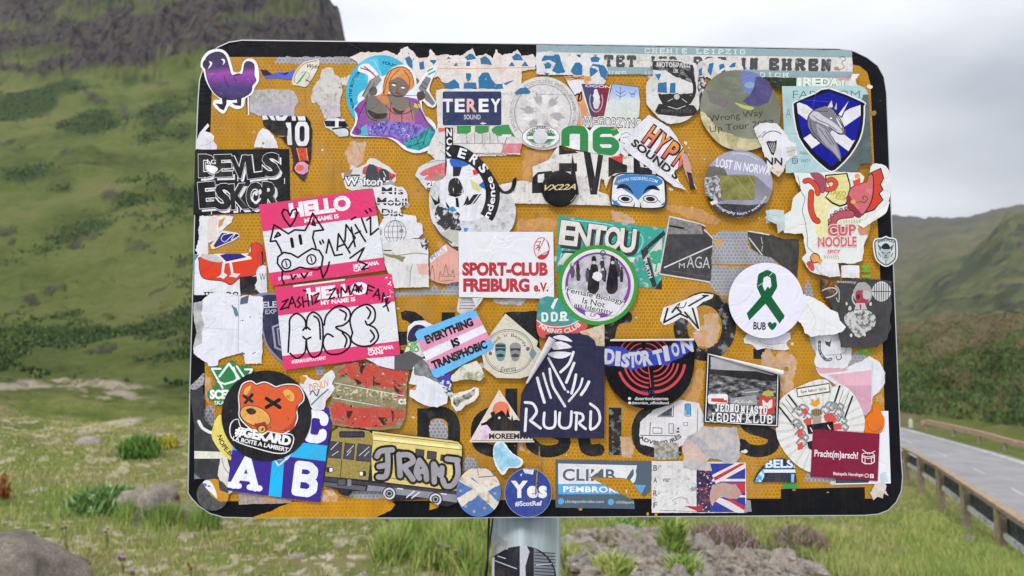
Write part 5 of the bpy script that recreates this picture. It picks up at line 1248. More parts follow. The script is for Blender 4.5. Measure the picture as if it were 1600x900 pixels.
s.LL([[(968, 157), (969, 137)], [(969, 148), (962, 143)], [(969, 148), (976, 143)], [(969, 153), (962, 149)], [(969, 153), (977, 149)], [(988, 150), (982, 145)], [(988, 150), (993, 143)]], .9, '#3a4c86', 'branch').PS(stroke_polys(ell(988, 150, 3, 3, 8), .7, True), '#3a4c86', 'flower').L([(957, 132), (997, 137), (1000, 160)], 1, '#343a4c').done()
s = St('torn_sticker', 'torn scrap with outlined tall letters above the green numbers', torn([(908, 182), (996, 184), (1004, 192), (1000, 208), (975, 214), (965, 200), (912, 200)], .7), '#d6d4d2')
s.T('WĘGORZYNO', 956, 194, 94, 21, -1.5, BLACK, 'letter_outline', bold=.05).T('WĘGORZYNO', 956, 194, 92, 18, -1.5, '#e6e4e4', bold=.0).done()
s = St('torn_sticker', 'white scrap with grey sketch lines between the green 6 and the diagonal sound sticker', torn([(968, 206), (990, 203), (984, 216), (974, 230), (982, 240), (978, 248), (968, 240)], .8), WT).LL([[(970, 212), (978, 208), (984, 212)], [(970, 224), (976, 226), (974, 234), (980, 238)], [(972, 216), (982, 215)]], .8, '#55555a', sm=True).done()
s = St('sticker', 'off-white sticker with very large black capitals behind the black disc', torn([(832, 262), (858, 250), (872, 228), (884, 236), (965, 244), (1002, 246), (1005, 262), (1028, 262), (1022, 276), (955, 275), (950, 284), (946, 296), (943, 282), (938, 280), (935, 300), (950, 305), (953, 322), (870, 320), (782, 318), (778, 290), (800, 286), (815, 283), (832, 286)], .5), WCL)
E1 = [[(873, 256), (901, 256), (901, 269), (873, 269)], [(873, 226), (904, 240), (873, 243)]]
s.PS(E1, '#1f2024', 'letter').PS([[(911, 237), (922, 240), (929, 278), (934, 242), (942, 244), (932, 305), (922, 305)], [(831, 279), (840, 270), (862, 268), (864, 276), (852, 290), (856, 302), (831, 303)], [(950, 247), (972, 247), (972, 257), (979, 259), (979, 270), (960, 272), (950, 278)], [(989, 246), (997, 247), (1000, 262), (1018, 264), (1018, 275), (989, 274)], [(894, 240), (902, 292), (904, 305), (890, 305), (890, 290)]], '#1f2024', 'letter').P(torn([(840, 274), (850, 272), (850, 286), (840, 286)], .4), '#dcdad6').SP(14, 21, '#8b857c', (.4, 1)).done()
St('torn_sticker', 'tiny red triangle on the big black capitals', [(951, 247), (974, 244), (970, 256)], '#d0362f').done()
s = St('sticker', 'green block numbers on white, running under the oval brigade seal', [(875, 215), (877, 204), (882, 198), (912, 197), (921, 206), (925, 200), (930, 197), (960, 198), (969, 206), (969, 215), (965, 220), (970, 226), (968, 242), (961, 245), (925, 240), (920, 239), (895, 234), (875, 228)], '#e2e2e2')
GN = ink('#2f8549', .12)
s.PS(stroke_polys([(883, 230), (883, 208), (890, 204), (908, 204), (912, 210), (912, 240)], 13, cap=False), GN, 'green_digit').PS(stroke_polys([(962, 212), (958, 205), (938, 205), (931, 210), (931, 232), (938, 238), (956, 238), (961, 232), (961, 226), (955, 221), (933, 221)], 11.5, cap=False), GN, 'green_digit').P(torn([(952, 204), (958, 203), (964, 192), (962, 200), (960, 205)], .3), '#d69a4a').SP(22, 31, '#2a4a34', (.3, .6), box=(885, 200, 960, 236)).done()
s = St('oval_seal', 'oval green and white brigade seal with black capitals round its rim', ell(845, 215, 30, 18, 50), '#e6e6e6')
s.PS(stroke_polys(ell(845, 215, 29, 17, 50), .8, True) + stroke_polys(ell(845, 216, 22, 10.5, 40), .8, True), '#3b3b3b', 'ring').P(ell(845, 216, 21, 9.5), GN, 'green_field').P([(824, 214), (867, 214), (867, 218.5), (824, 218.5)], '#e6e6e6').P(ell(844, 215, 11.5, 11), '#cfced6', 'moon')
s.TA('GRSENERBRIGADE', 845, 224, 23.5, 90, 128, 5, '#33362f', bold=.02).TA('www.ngu.de', 845, 200, 29.5, -90, 62, 3.4, '#33362f', under=True).P(ell(878, 221, 2.4, 2.4, 10), '#e6e6e6').done()
# --- black cap screwed on
def cap_disc():
    cx, cy = 874, 296.5; cu_, cv_ = uv(cx, cy); R = 28.5 * .00087
    z0 = max([z for b, z in PLACED if b[0] < cx < b[2] and b[1] < cy < b[3]] + [.001])
    V_, F_ = [], []; n = 44; prof = [(1.0, 0), (1.0, .0035), (.97, .0052), (.90, .0062), (.6, .0070), (.3, .0074)]
    for rr, z in prof:
        for j in range(n): a = 2 * math.pi * j / n; V_.append((R * rr * math.cos(a), R * rr * math.sin(a), z))
    for i in range(len(prof) - 1):
        for j in range(n): F_.append((i * n + j, i * n + (j + 1) % n, (i + 1) * n + (j + 1) % n, (i + 1) * n + j))
    V_.append((0, 0, .0075)); k = len(V_) - 1
    for j in range(n): F_.append(((len(prof) - 1) * n + j, (len(prof) - 1) * n + (j + 1) % n, k))
    mw = FRAME @ Matrix.Translation((cu_, cv_, z0))
    o = link('plastic_disc', new_mesh('plastic_disc', V_, F_, ink('#16171d', .10, .32), True), None, mw)
    tag(o, 'domed black plastic disc with thin gold characters, left of the eye mask sticker', 'disc')
    polys = text_polys('VX22A', 874, 295, 48, 9, 2, bold=.02, shear=.45); v, f = flatten(polys)
    vv = [(a[0], a[1], .0074 - (a[0] ** 2 + a[1] ** 2) / R ** 2 * .0012 + .0003) for a in flat_to_local(v, cu_, cv_, 0)]
    link('lettering', new_mesh('lettering', vv, up_faces(vv, f), ink('#cdbd8a', .1)), o)
    ca_ = stroke_polys(arc(874, 296.5, 26.3, -52, -22, 8), .8); v, f = flatten(ca_); vv = flat_to_local(v, cu_, cv_, .0064)
    link('scratch', new_mesh('scratch', vv, up_faces(vv, f), ink('#b8ad88')), o)
    PLACED.append(((845, 268, 903, 325), z0 + .008))
cap_disc()
# --- biker roundel and what covers it
s = St('cutout_sticker', 'torn game-style sticker with a red car bonnet, year and black vertical lettering', torn([(654, 262), (668, 255), (684, 248), (690, 230), (682, 215), (686, 200), (708, 200), (710, 275), (708, 282), (696, 300), (666, 296), (660, 288), (650, 275)], .6), '#cfd2d2')
s.P(smooth([(656, 272), (668, 264), (684, 258), (697, 256), (697, 281), (664, 282), (670, 274), (662, 276)], 3), worn('#d0606a', '#e3a1a6', .6, 120, .1), 'red_bonnet').P(smooth([(676, 282), (682, 275), (692, 275), (697, 282)], 3), '#9c8f7c', 'wheel').P([(684, 201), (696, 201), (696, 206), (686, 208)], '#cf6a58')
s.P([(695.5, 200), (708, 200), (708.5, 277), (696, 277)], BLACK, 'black_column')
for i, ch in enumerate('NCSOO'): s.T(ch, 702, 208 + i * 14, 8.5, 12, 0, '#e9e9ec', bold=.03)
s.T('2021', 682, 290, 29, 12, 0, BLACK, 'letter_outline', bold=.09).T('2021', 681.5, 289, 27, 10, 0, '#e8e8ec', bold=.03).LL([[(684, 232), (696, 242)], [(686, 222), (694, 228)], [(668, 256), (682, 252), (695, 252)]], .7, '#6d6d70').done()
s = St('round_sticker', 'big torn round sticker of black and white scraps around a black lettered ring', smooth([(671, 318), (672, 300), (680, 286), (697, 275), (700, 233), (716, 228), (740, 240), (762, 262), (780, 290), (800, 310), (806, 330), (803, 350), (795, 363), (780, 368), (716, 386), (700, 378), (684, 362), (674, 342)], 3), worn('#cfcfd2', '#a9a8aa', .56, 90, .08, .25))
ringp = ell(703, 305, 78, 78, 40, -32, 100) + ell(703, 305, 56, 56, 40, -32, 100)[::-1]
s.P(smooth([(697, 250), (735, 250), (760, 285), (764, 315), (755, 340), (720, 345), (695, 325), (688, 300)], 3), '#dedee4', 'white_field').P(smooth([(703, 250), (722, 251), (733, 258), (721, 262), (708, 263)], 3), '#2c62b8', 'blue_patch').P([(708, 262), (722, 262), (718, 276), (708, 277)], '#1b1d2c')
s.P(torn([(738, 267), (748, 266), (749, 272), (740, 275)], .6), '#d9342c', 'red_spot').P([(735, 281), (747, 289), (753, 296), (750, 302), (738, 296)], '#cfc78c', 'yellow_patch').P([(748, 290), (757, 283), (761, 290), (761, 298), (752, 294)], '#2c62b8', 'blue_patch')
s.P(ringp, '#17181e', 'black_ring')
for ch, a, hh_ in (('K', 93, 15), ('E', 73, 15), ('R', 55, 15), ('S', 38, 15)): s.T(ch, 703 + 67 * math.cos(math.radians(a)), 305 - 67 * math.sin(math.radians(a)), 12, hh_, a - 90, '#e9e9ee', bold=.03)
s.TA('ndence', 703, 305, 66, -4, 56, 10, '#e9e9ee', bold=.02, under=True)
s.P(smooth([(702, 303), (702, 285), (710, 279), (718, 282), (725, 300), (720, 303)], 3), worn('#15161a', '#d8d8dc', .60, 60, .02, .1, stretch=(3, .6, 1)), 'brush_print').P(smooth([(700, 304), (722, 304), (712, 309)], 2), BLACK)
for q in ([(672, 304), (678, 312), (684, 316), (686, 304), (688, 318), (680, 322)], [(697, 316), (704, 326), (698, 324)], [(712, 310), (716, 310), (718, 325), (713, 324)], [(731, 306), (734, 318), (724, 322)], [(740, 305), (748, 304), (736, 320), (728, 322)], [(750, 304), (752, 304), (742, 318), (738, 320)]): s.P(q, BLACK, 'black_flame')
s.P(torn([(684, 325), (700, 325), (716, 335), (720, 360), (700, 362), (684, 352), (680, 338)], 2), worn('#2b2c30', '#d4d4d6', .56, 110, .03, .1), 'black_scrap').P(torn([(688, 366), (700, 358), (716, 362), (716, 384), (704, 380)], .8), '#bdb9ac').P([(700, 327), (708, 323), (714, 330), (706, 332)], '#3487c2', 'blue_scrap').P([(725, 357), (732, 357), (729, 363), (725, 362)], '#3487c2', 'blue_scrap')
s.L([(674, 330), (682, 355), (700, 376), (716, 384)], 1.0, WHITE, 'white_rim', sm=True).LL([[(678, 352), (690, 368), (706, 380)]], 2.2, '#4d4d50', sm=True).done()
s = St('torn_sticker', 'curled black horn-shaped scrap between the lettered ring and the black disc', smooth([(780, 292), (788, 300), (798, 295), (801, 282), (807, 279), (806, 290), (801, 300), (793, 304), (783, 302), (779, 297)], 3), '#17171a').done()
s = St('torn_sticker', 'torn sticker with a game-style white name on black and red boots above', torn([(533, 272), (545, 268), (549, 257), (560, 262), (572, 256), (576, 248), (588, 248), (600, 256), (608, 262), (619, 272), (618, 282), (611, 292), (590, 294), (550, 298), (541, 294), (538, 284)], .8), '#d6d4d2')
s.P(torn([(566, 272), (568, 262), (578, 256), (590, 260), (604, 266), (618, 274), (612, 282)], .8), worn('#c9525a', '#8e2f36', .55, 100, .1), 'red_patch').P(smooth([(572, 282), (574, 262), (581, 257), (588, 262), (592, 282)], 3), '#3f464e', 'boot').P(smooth([(592, 268), (600, 264), (608, 270), (606, 284), (596, 284)], 3), '#3a4048', 'boot').L([(599, 268), (603, 276)], 1.2, '#cdd2d6').L([(533, 284), (545, 275), (562, 274)], 2.2, BLACK, sm=True).P(torn([(538, 264), (552, 265), (548, 275), (537, 276)], .6), '#9c8a70')
s.T("Walton's", 574, 284, 74, 16, -1.2, BLACK, 'letter_outline', bold=.09).T("Walton's", 574, 283.5, 71, 13, -1.2, '#e8e8ec', bold=.03).done()
St('torn_sticker', 'small grey crumpled scrap hanging from the right end of the game-style name', torn([(600, 288), (612, 282), (617, 290), (610, 296), (606, 302), (596, 298)], .8), '#9da09c').done(.0005)
# --- disco text and white paper, peach strip
s = St('torn_sticker', 'torn white sticker with dotted capitals above a line-drawn disco ball', torn([(582, 296), (598, 290), (612, 290), (630, 294), (637, 302), (638, 318), (626, 326), (628, 336), (650, 338), (652, 347), (660, 350), (662, 366), (655, 372), (640, 374), (644, 384), (600, 400), (590, 360), (600, 340), (592, 326)], .9), WT)
s.T('Mis', 614, 299, 34, 11, -2, '#222', bold=.02, spacing=1.1).T('Mobil', 613, 316, 46, 12, -2, '#222', bold=.02).T('Disc', 614, 333, 34, 11, -2, '#222', bold=.02)
s.LL([[(590, 301 + k * 17), (640, 299 + k * 17)] for k in range(3)], 1.6, '#d9d8dc', 'stencil_gap')
for rx in (17, 11, 4): s.PS(stroke_polys(ell(618, 363, rx, 18, 30), .7, True), '#3a3a3e', 'disco_ball')
s.LL([[(601, 363), (636, 363)], [(604, 354), (633, 354)], [(604, 372), (633, 372)], [(618, 338), (618, 345)], [(596, 358), (597, 363), (596, 368), (595, 363), (596, 358)]], .7, '#3a3a3e').P(torn(ell(628, 361, 4, 3.5, 10), .8), '#8c8c90').done()
s = St('torn_sticker', 'blank white torn paper with a small pink tip, left of the peach skyline strip', torn([(600, 382), (612, 378), (640, 374), (668, 374), (670, 400), (671, 449), (617, 450), (612, 436), (604, 420), (600, 400)], .6), dirty('#d8d6d4', '#b6ada0', .64, 60))
s.L([(600, 398), (620, 400), (650, 396), (668, 398)], 1.4, '#8d8366', 'crease', sm=True).P(torn([(600, 396), (618, 399), (634, 402), (630, 410), (618, 404), (602, 400)], .8), '#8a8262').L([(646, 412), (642, 425), (641, 448)], 1, '#96928c', 'crease', sm=True)
s.P([(651, 413), (668, 412), (670, 430), (655, 428)], '#dcaaa0', 'pink_tip').P(torn([(656, 374), (668, 374), (668, 392), (660, 388), (658, 380)], .9), worn('#26262a', '#d0d0d2', .55, 150, .03)).P(smooth([(601, 392), (603, 382), (609, 380), (612, 386), (608, 391)], 2), '#d4d2d2').L([(600, 392), (612, 392)], 1.6, BLACK).done()
s = St('torn_sticker', 'peach torn strip with line-drawn church towers, left of the white club sticker', torn([(672, 402), (690, 388), (698, 382), (716, 394), (717, 440), (700, 444), (684, 442), (673, 436)], .6), '#d9a294')
s.P([(670, 405), (696, 382), (700, 392), (684, 402), (673, 412)], '#e2ded8').T('MISS', 684, 397, 26, 7, 34, '#9a9ac0', bold=.01).LL([[(672, 436), (674, 424), (676, 415), (678, 424), (680, 438)], [(686, 440), (688, 424), (690, 430), (693, 430), (697, 413), (701, 430), (706, 430), (708, 422), (711, 436)], [(688, 432), (712, 432)], [(688, 440), (708, 438)]], .8, '#7a5148', 'skyline').PS([ell(660, 424, 2, 3, 8), ell(667, 424, 2, 3, 8)], '#b97f6e').done()
s = St('torn_sticker', 'small printed slip below the white club sticker', torn([(716, 466), (746, 466), (745, 480), (735, 490), (720, 492), (714, 486)], .5), '#d0cdd0').LL([[(719, 473), (742, 473)], [(719, 477.5), (744, 477.5)], [(718, 482), (738, 482)]], 1.5, '#8d8a90').done()
s = St('torn_sticker', 'crumpled grey scrap under the white club sticker', torn([(770, 467), (822, 467), (815, 478), (800, 477), (785, 476), (772, 472)], 1), RESID).done()
# --- centre
s = St('sticker', 'white rectangular sticker with a red and white oval crest and bold red capitals', [(716.5, 363), (864, 363), (865.5, 467), (717.5, 464.5)], ink('#dcdce0', .08))
s.P(ell(846, 389, 12.5, 17.5), '#b9323c', 'crest').P(ell(846, 389, 11.2, 16.2), '#dcdce0', 'crest').P([(853, 374)] + [p for p in ell(846, 389, 11.2, 16.2, 40) if (p[0] - 837) * 1.0 + (p[1] - 405) * .55 > -8.0 + (405 - p[1]) * .05 and p[0] > 838] + [(838, 402)], '#b9323c', 'crest_half')
s.L([(853, 372), (837, 405)], 1.6, '#dcdce0').LL([[(838, 379), (844, 378), (842, 385)], [(838, 384), (842, 384), (837, 390)], [(840, 388), (843, 386), (841, 392)]], 1.3, '#b9323c', 'griffon').PS(stroke_polys(ell(850, 394, 4, 4.4, 16), .9, True), '#e4e4e6').T('SC', 850, 394, 5, 5, 0, '#e4e4e6')
s.T('SPORT-CLUB', 789, 421, 133, 21.5, 0, '#b52f3c', bold=.055).T('FREIBURG', 775.5, 446, 103, 21.5, 0, '#b52f3c', bold=.055).T('e.V.', 845, 449, 23, 14.5, 0, '#b52f3c', bold=.04)
s.PS([[(775, 366), (779, 366), (752, 409), (750, 409)]], '#eeeeF1'.lower(), 'crease').done()
St('torn_sticker', 'pale fragment with tiny blue writing under the left of the club sticker', [(738, 466), (755, 466), (750, 474), (744, 482)], '#d6d3d0').LL([[(744, 470), (752, 467)], [(745, 474), (749, 470)]], .7, '#3c6a8c').done()
s = St('sticker', 'weathered turquoise sticker with big cream capitals and a clover crest', [(872, 337), (1042, 357), (1034, 428), (1034, 452), (987, 447), (940, 440), (869, 425), (870, 380)], worn('#2e9a8c', '#a9beb4', .60, 80, .05, .2))
s.PS(stroke_polys(smooth([(872, 415), (880, 385), (876, 372), (880, 348), (905, 345), (930, 348), (955, 352), (975, 362), (1000, 366), (1004, 380), (996, 395)], 3, False), 2), '#7fd0c4', 'pale_outline')
graf(s, 'ENTOU', 934, 370, 118, 38, -7, '#ddd8d0', '#26303a', '#2c3640', 11, .25, .035, 0, .035, 1.08)
s.PS([[(884, 393), (902, 394), (893, 418), (872, 412)], [(975, 402), (992, 402), (990, 410), (976, 409)]], '#ddd8d0', 'letter').P([(878, 392), (900, 393), (899, 396), (877, 395)], '#26303a')
s.P([(1037, 360), (1040, 366), (1012, 390), (1016, 410), (1026, 446), (1020, 450), (1006, 412), (1001, 392)], '#2b2e30', 'black_band').TA('SPIELVER', 1060, 440, 62, 133, 34, 5, '#dcd8d0', bold=.03).T('FURTH', 1012, 420, 30, 5.5, -72, '#dcd8d0', bold=.03).P([(1034, 372), (1016, 392), (1022, 432), (1034, 420)], '#cfcac0', 'crest_field').P([(1022, 452), (1034, 436), (1034, 452)], '#2b2e30')
s.PS([ell(1022, 398, 7, 6), ell(1031, 396, 6, 6), ell(1024, 408, 6, 5), ell(1032, 406, 5, 6)], '#3aa184', 'clover').L([(1028, 402), (1024, 424)], 2.4, '#3aa184', 'clover').SP(20, 12, '#8fb0a6', (.5, 1.4)).done()
s = St('torn_sticker', 'turquoise and red round club badge peeking out under the green-rimmed round sticker', smooth([(843, 467), (868, 465), (900, 480), (918, 510), (900, 522), (870, 527), (846, 528), (839, 518), (838, 500)], 2), '#cb5450')
s.P(smooth([(842, 466), (870, 464), (905, 485), (906, 498), (886, 508), (862, 507), (840, 500)], 3), worn('#338a86', '#5aa39c', .6, 80, .1), 'turquoise_field').PS(stroke_polys(smooth([(838, 500), (850, 508), (870, 511), (890, 508), (908, 498)], 3, False), 1.4), '#e0e4e0', 'white_line')
s.SL('DDR', 866, 495, 44, 15, 2, '#dfe3e2', sw=3.4).P([(860, 480), (866, 468), (872, 466), (868, 474), (864, 484)], '#dfe3e2').TA("NNING CLUB", 873, 470, 48, -88, 80, 8, '#e3d9d6', bold=.03, under=True).done()
def crowd(s, x0, x1, y0, y1, n, seed):
    r = random.Random(seed)
    for i in range(n):
        x = r.uniform(x0, x1); y = r.uniform(y0, y1); h = r.uniform(9, 15); c = r.choice(['#1e1a24', '#34303c', '#4c4856', '#27222e'])
        s.P(torn([(x - 2.6, y), (x - 3.4, y + h * .5), (x - 2, y + h * 1.3), (x + 2, y + h * 1.3), (x + 3.2, y + h * .5), (x + 2.4, y)], .8, 2), c, 'figure').P(ell(x, y - 2.2, 1.8, 2.4, 8), r.choice(['#d0cad2', '#1d1a22']), 'head')
s = St('round_sticker', 'round sticker with thick green rim, purple ring and a black and white crowd photo', ell(933, 446, 62.5, 62.5, 70), ink('#3f8f3d', .08))
s.P(ell(933.5, 446, 56, 56, 60), '#dcd9de', 'white_ring').P(ell(933.5, 446, 51, 51, 60), '#7d3f98', 'purple_ring').P(ell(933.5, 444, 46.5, 46, 50), pic([(.3, '#8f8a92'), (.55, '#bdb8c0'), (.75, '#d8d4da')], 80), 'photo')
crowd(s, 892, 975, 408, 428, 20, 5)
for x in (927, 956): s.P(smooth([(x - 4, 414), (x - 6, 424), (x - 10, 452), (x - 2, 460), (x + 8, 452), (x + 7, 424), (x + 4, 414)], 2), '#1b1820', 'officer').P(smooth([(x - 3.5, 409), (x - 2.5, 402), (x, 400.5), (x + 2.5, 402), (x + 3.5, 409)], 2), '#131218', 'helmet').P(ell(x, 411, 2.5, 2.6), '#c9c2c6', 'face')
s.P(torn(ell(932, 432, 8, 7), 1.2), '#dcd8de', 'pale_figure').PS(stroke_polys(ell(941, 396, 3.8, 3.8, 14), 1.2, True) + stroke_polys([(941, 400), (941, 407)], 1.1) + stroke_polys([(938, 404), (944, 404)], 1.1), '#2c4a38', 'venus_sign')
s.P([(884, 450), (975, 474), (960, 494), (892, 476)], '#dad7dc', 'text_panel')
for tx, cx_, cy_, w_ in (('Female Biology', 929, 463.5, 90), ('Is Not', 927, 473, 36), ('an Identity', 926, 483, 62)):
    s.T(tx, cx_, cy_, w_ + 3, 12 if cy_ < 470 else 10, -12, '#e8e6ea', 'letter_halo', bold=.06).T(tx, cx_, cy_, w_, 10.5 if cy_ < 470 else 9, -12, '#28402f', bold=.012)
s.P(smooth([(914, 487), (934, 492), (936, 497), (926, 499), (916, 495)], 3), '#dcd9de').T('LF', 926, 493, 9, 5, -12, '#7d3f98').done()
s = St('sticker', 'black chalk-board sticker with a white slash and hand-lettered capitals', torn([(1045, 337), (1094, 349), (1103, 353), (1100, 358), (1107, 364), (1114, 372), (1113, 385), (1111, 400), (1112, 430), (1108, 442), (1029, 429)], .4), '#cfc9c4')
s.P([(1047, 340), (1094, 351), (1102, 355), (1099, 360), (1106, 366), (1113, 374), (1111, 440), (1031, 427)], worn('#35353a', '#4c4c50', .6, 70, .1, .2), 'black_field').P([(1046, 340), (1095, 351), (1098, 366), (1043, 366)], worn('#6c6a68', '#8f8c88', .5, 160, .1, .3), 'rubbed_band')
s.L([(1038, 418), (1114, 384)], 2, '#d8d6d4', 'slash', ).T('M', 1065, 415, 9, 8, 0, '#c9c7c5', bold=0).T('AGA', 1091, 410, 36, 18, -2, '#c9c7c5', bold=-.005).L([(1036, 421), (1108, 433)], .6, '#6d6b69').L([(1046, 353), (1068, 357)], 3, '#232326').done()
s = St('torn_sticker', 'torn black sticker with a white diagonal, right of the silver honeycomb gap', torn([(1168, 360), (1202, 366), (1225, 374), (1248, 374), (1248, 400), (1245, 442), (1238, 436), (1222, 415), (1205, 402), (1190, 399), (1174, 388), (1169, 374)], .5), '#3a3a3c')
s.P([(1168, 359), (1203, 366), (1202, 368), (1168, 362)], '#d8d2cc').L([(1170, 372), (1191, 399)], 1.8, '#d8d6d4', 'slash').LL([[(1189, 371), (1191, 381)], [(1191, 384), (1190, 392)]], 1.2, '#b4b2b0').P(torn([(1200, 372), (1246, 376), (1244, 438), (1230, 420), (1208, 400)], 1.4), worn('#45443e', '#2e2e2e', .5, 50, .1, .3), 'dull_area').done()
s = St('sticker', 'diagonal white sticker with orange-red block letters and black SOUND lettering', torn([(1013, 181), (1028, 190), (1045, 200), (1055, 215), (1068, 236), (1072, 248), (1062, 262), (1053, 268), (1060, 285), (1071, 298), (1052, 292), (1030, 276), (1005, 258), (980, 240), (973, 230), (978, 220), (995, 198)], .5), '#dddde2')
hyp = grad([(0, '#cf4c66'), (.45, '#dd7a52'), (1, '#e6a13e')], False, .03, grime=.08)
for i, ch in enumerate('HYPN'):
    cx_, cy_ = 1017 + i * 15.5, 214 + i * 12
    s.T(ch, cx_ + .6, cy_ + .6, 19.5, 36, -36, BLACK, 'letter_outline', bold=.09).T(ch, cx_, cy_, 14.5, 31, -36, hyp, bold=.03)
s.T('SOUND S', 1023, 250, 90, 12.5, -38, BLACK, bold=.04).PS([ell(990 + i * 3.6, 230.5 + i * 3.0, .7, .7, 6) for i in range(22)], '#3a3a3e', 'dot').done()
St('paper_strip', 'narrow torn strip with pink and black print hanging right of the diagonal sticker', torn([(1064, 238), (1072, 244), (1078, 262), (1080, 280), (1087, 296), (1077, 298), (1073, 280), (1066, 262)], .8), worn('#c98a7c', '#b7a0a8', .5, 120, .1)).P(torn([(1072, 270), (1079, 272), (1086, 297), (1077, 298)], .8), BLACK).P([(1082, 288), (1088, 292), (1087, 297)], WHITE).done()
s = St('sticker', 'blue and white sticker of a mask with arched black eyebrows', smooth([(955, 285), (962, 274), (975, 271), (1000, 272), (1025, 274), (1037, 281), (1040, 295), (1039, 322), (1028, 327), (1010, 327), (990, 325), (960, 323), (953, 316)], 3), '#17181e')
s.P(smooth([(957, 286), (963, 276), (976, 273), (1000, 274), (1024, 276), (1035, 283), (1037, 296), (1037, 320), (1026, 325), (1008, 325.5), (990, 324), (960, 321), (955, 315)], 3), '#e0e0e6', 'mask_face')
s.P([(958, 290), (963, 277), (976, 273), (1000, 274), (1024, 276), (1034, 283), (1034, 288), (1022, 294), (1003, 306), (996, 314), (988, 306), (978, 300), (962, 290)], '#3b7cba', 'blue_forehead').P([(955, 312), (963, 316), (970, 322), (958, 321)], '#3b7cba').P([(1037, 316), (1030, 322), (1037, 322)], '#3b7cba')
s.TA('WWW.YSSOKERS.COM', 996, 372, 92, 91, 40, 5, '#cddcec', bold=.01)
s.P(smooth([(962, 296), (968, 289), (980, 291), (989, 304), (980, 297), (970, 295)], 3), '#14151a', 'eyebrow').P(smooth([(1030, 299), (1022, 291), (1010, 293), (1003, 305), (1010, 298), (1020, 297)], 3), '#14151a', 'eyebrow')
for x in (976, 1015): s.PS(stroke_polys(ell(x, 312, 11, 5.6, 24, rot=-6), 1.1, True), BLACK, 'eye_rim').P(ell(x, 312, 7, 3.6, 18, rot=-6), '#1b1a20', 'eye').L([(x + (12 if x > 1000 else -12), 314), (x + (16 if x > 1000 else -16), 317)], 1, BLACK)
s.P([(990, 327), (991, 316), (987, 327)], BLACK, 'nose_line').P([(999, 316), (1002, 327), (999, 327)], BLACK, 'nose_line').done()
# --- top right
s = St('round_sticker', 'white torn roundel with a black motorcycle and cap, below the grey-green banner', torn(smooth([(1008, 150), (1010, 130), (1020, 118), (1020, 96), (1078, 98), (1088, 110), (1089, 140), (1092, 165), (1082, 182), (1062, 193), (1040, 194), (1022, 180), (1010, 165)], 3), .7), worn('#d4d2d0', '#bab4ae', .6, 90, .07, .25))
BK = worn('#1b1b1e', '#c8c6c4', .66, 110, .03, .1)
s.P(torn([(1018, 97), (1055, 97), (1082, 104), (1085, 132), (1075, 130), (1050, 120), (1038, 112), (1018, 111)], .8), worn('#242427', '#8c8a88', .55, 90, .05, .1), 'black_cap').T('МОТОБРАТЦ', 1051, 104, 52, 9, -1, '#d6d4d2', bold=.03).T('UK', 1055, 113, 8, 6, 0, '#c9c7c5', bold=.03)
s.PS(stroke_polys(arc(1056, 140, 28, -160, 60, 26, 30), 5), BK, 'wheel_ring').P(torn([(1027, 148), (1084, 148), (1078, 164), (1056, 170), (1034, 164)], 1), BK, 'motorcycle').P(ell(1056, 153, 5, 5), '#c9c7c4', 'headlamp').PS(stroke_polys(ell(1056, 153, 5, 5, 16), 1.2, True), BLACK).P([(1022, 176), (1028, 164), (1082, 166), (1088, 174), (1086, 182), (1062, 184), (1026, 180)], BK, 'banner').T('BORN TO RIDE', 1056, 175, 48, 5, -1, '#55555a')
s.P([(1027, 132), (1040, 130), (1041, 147), (1026, 146)], SBLUE, 'blue_scrap').P([(1046, 132), (1054, 131), (1054, 147), (1045, 147)], SBLUE, 'blue_scrap').P([(1022, 118), (1032, 117), (1028, 128)], SBLUE, 'blue_scrap').LL([[(1042, 160), (1050, 156)], [(1064, 156), (1072, 162)], [(1046, 122), (1062, 124)], [(1042, 168), (1056, 172), (1070, 167)]], 1.0, '#cfcdcb').done()
St('torn_sticker', 'black and white shreds between the motorcycle roundel and the landscape roundel', torn([(1089, 124), (1098, 122), (1104, 130), (1098, 140), (1096, 160), (1090, 160)], 1.2), worn('#222226', '#c9c6c4', .5, 140, .04)).done()
s = St('round_sticker', 'round landscape sticker with a purple crag, pale ground and black handwriting', smooth([(1100, 140), (1112, 124), (1130, 114), (1160, 112), (1185, 120), (1206, 142), (1217, 172), (1214, 200), (1200, 222), (1180, 234), (1155, 237), (1128, 230), (1108, 212), (1094, 188), (1093, 160)], 3), pic([(.3, '#5f6653'), (.5, '#76796a'), (.7, '#8d8c7c')], 18, dist=.5))
s.P([(1155, 112), (1186, 112), (1186, 146), (1160, 148)], '#6f7cb4', 'sky').P(smooth([(1162, 132), (1172, 130), (1178, 134), (1172, 140), (1162, 138)], 2), '#7fa2cc', 'cloud').P([(1179, 122), (1196, 122), (1206, 140), (1202, 152), (1198, 162), (1182, 168), (1168, 166), (1158, 160), (1170, 150), (1176, 138)], pic([(.3, '#453f6c'), (.6, '#554d80'), (.8, '#6a619a')], 60), 'purple_crag')
s.P(torn([(1100, 142), (1112, 144), (1140, 152), (1150, 166), (1130, 170), (1108, 162)], 1), '#77726f', 'hill').P(smooth([(1146, 162), (1160, 166), (1176, 170), (1170, 174), (1156, 170)], 3), '#b1b468', 'light_patch').P(torn([(1092, 176), (1100, 178), (1112, 192), (1122, 205), (1160, 218), (1200, 222), (1180, 240), (1130, 238), (1095, 205)], 1.6), pic([(.35, '#9f9468'), (.5, '#bdb38e'), (.7, '#d2caa9')], 50, dist=1), 'pale_ground')
s.T('Wrong Way', 1148, 184, 84, 13, 7, '#3b3b36', bold=.0).T('Up Tour 2022', 1157, 200, 100, 13, 6, '#3b3b36', bold=.0).done()
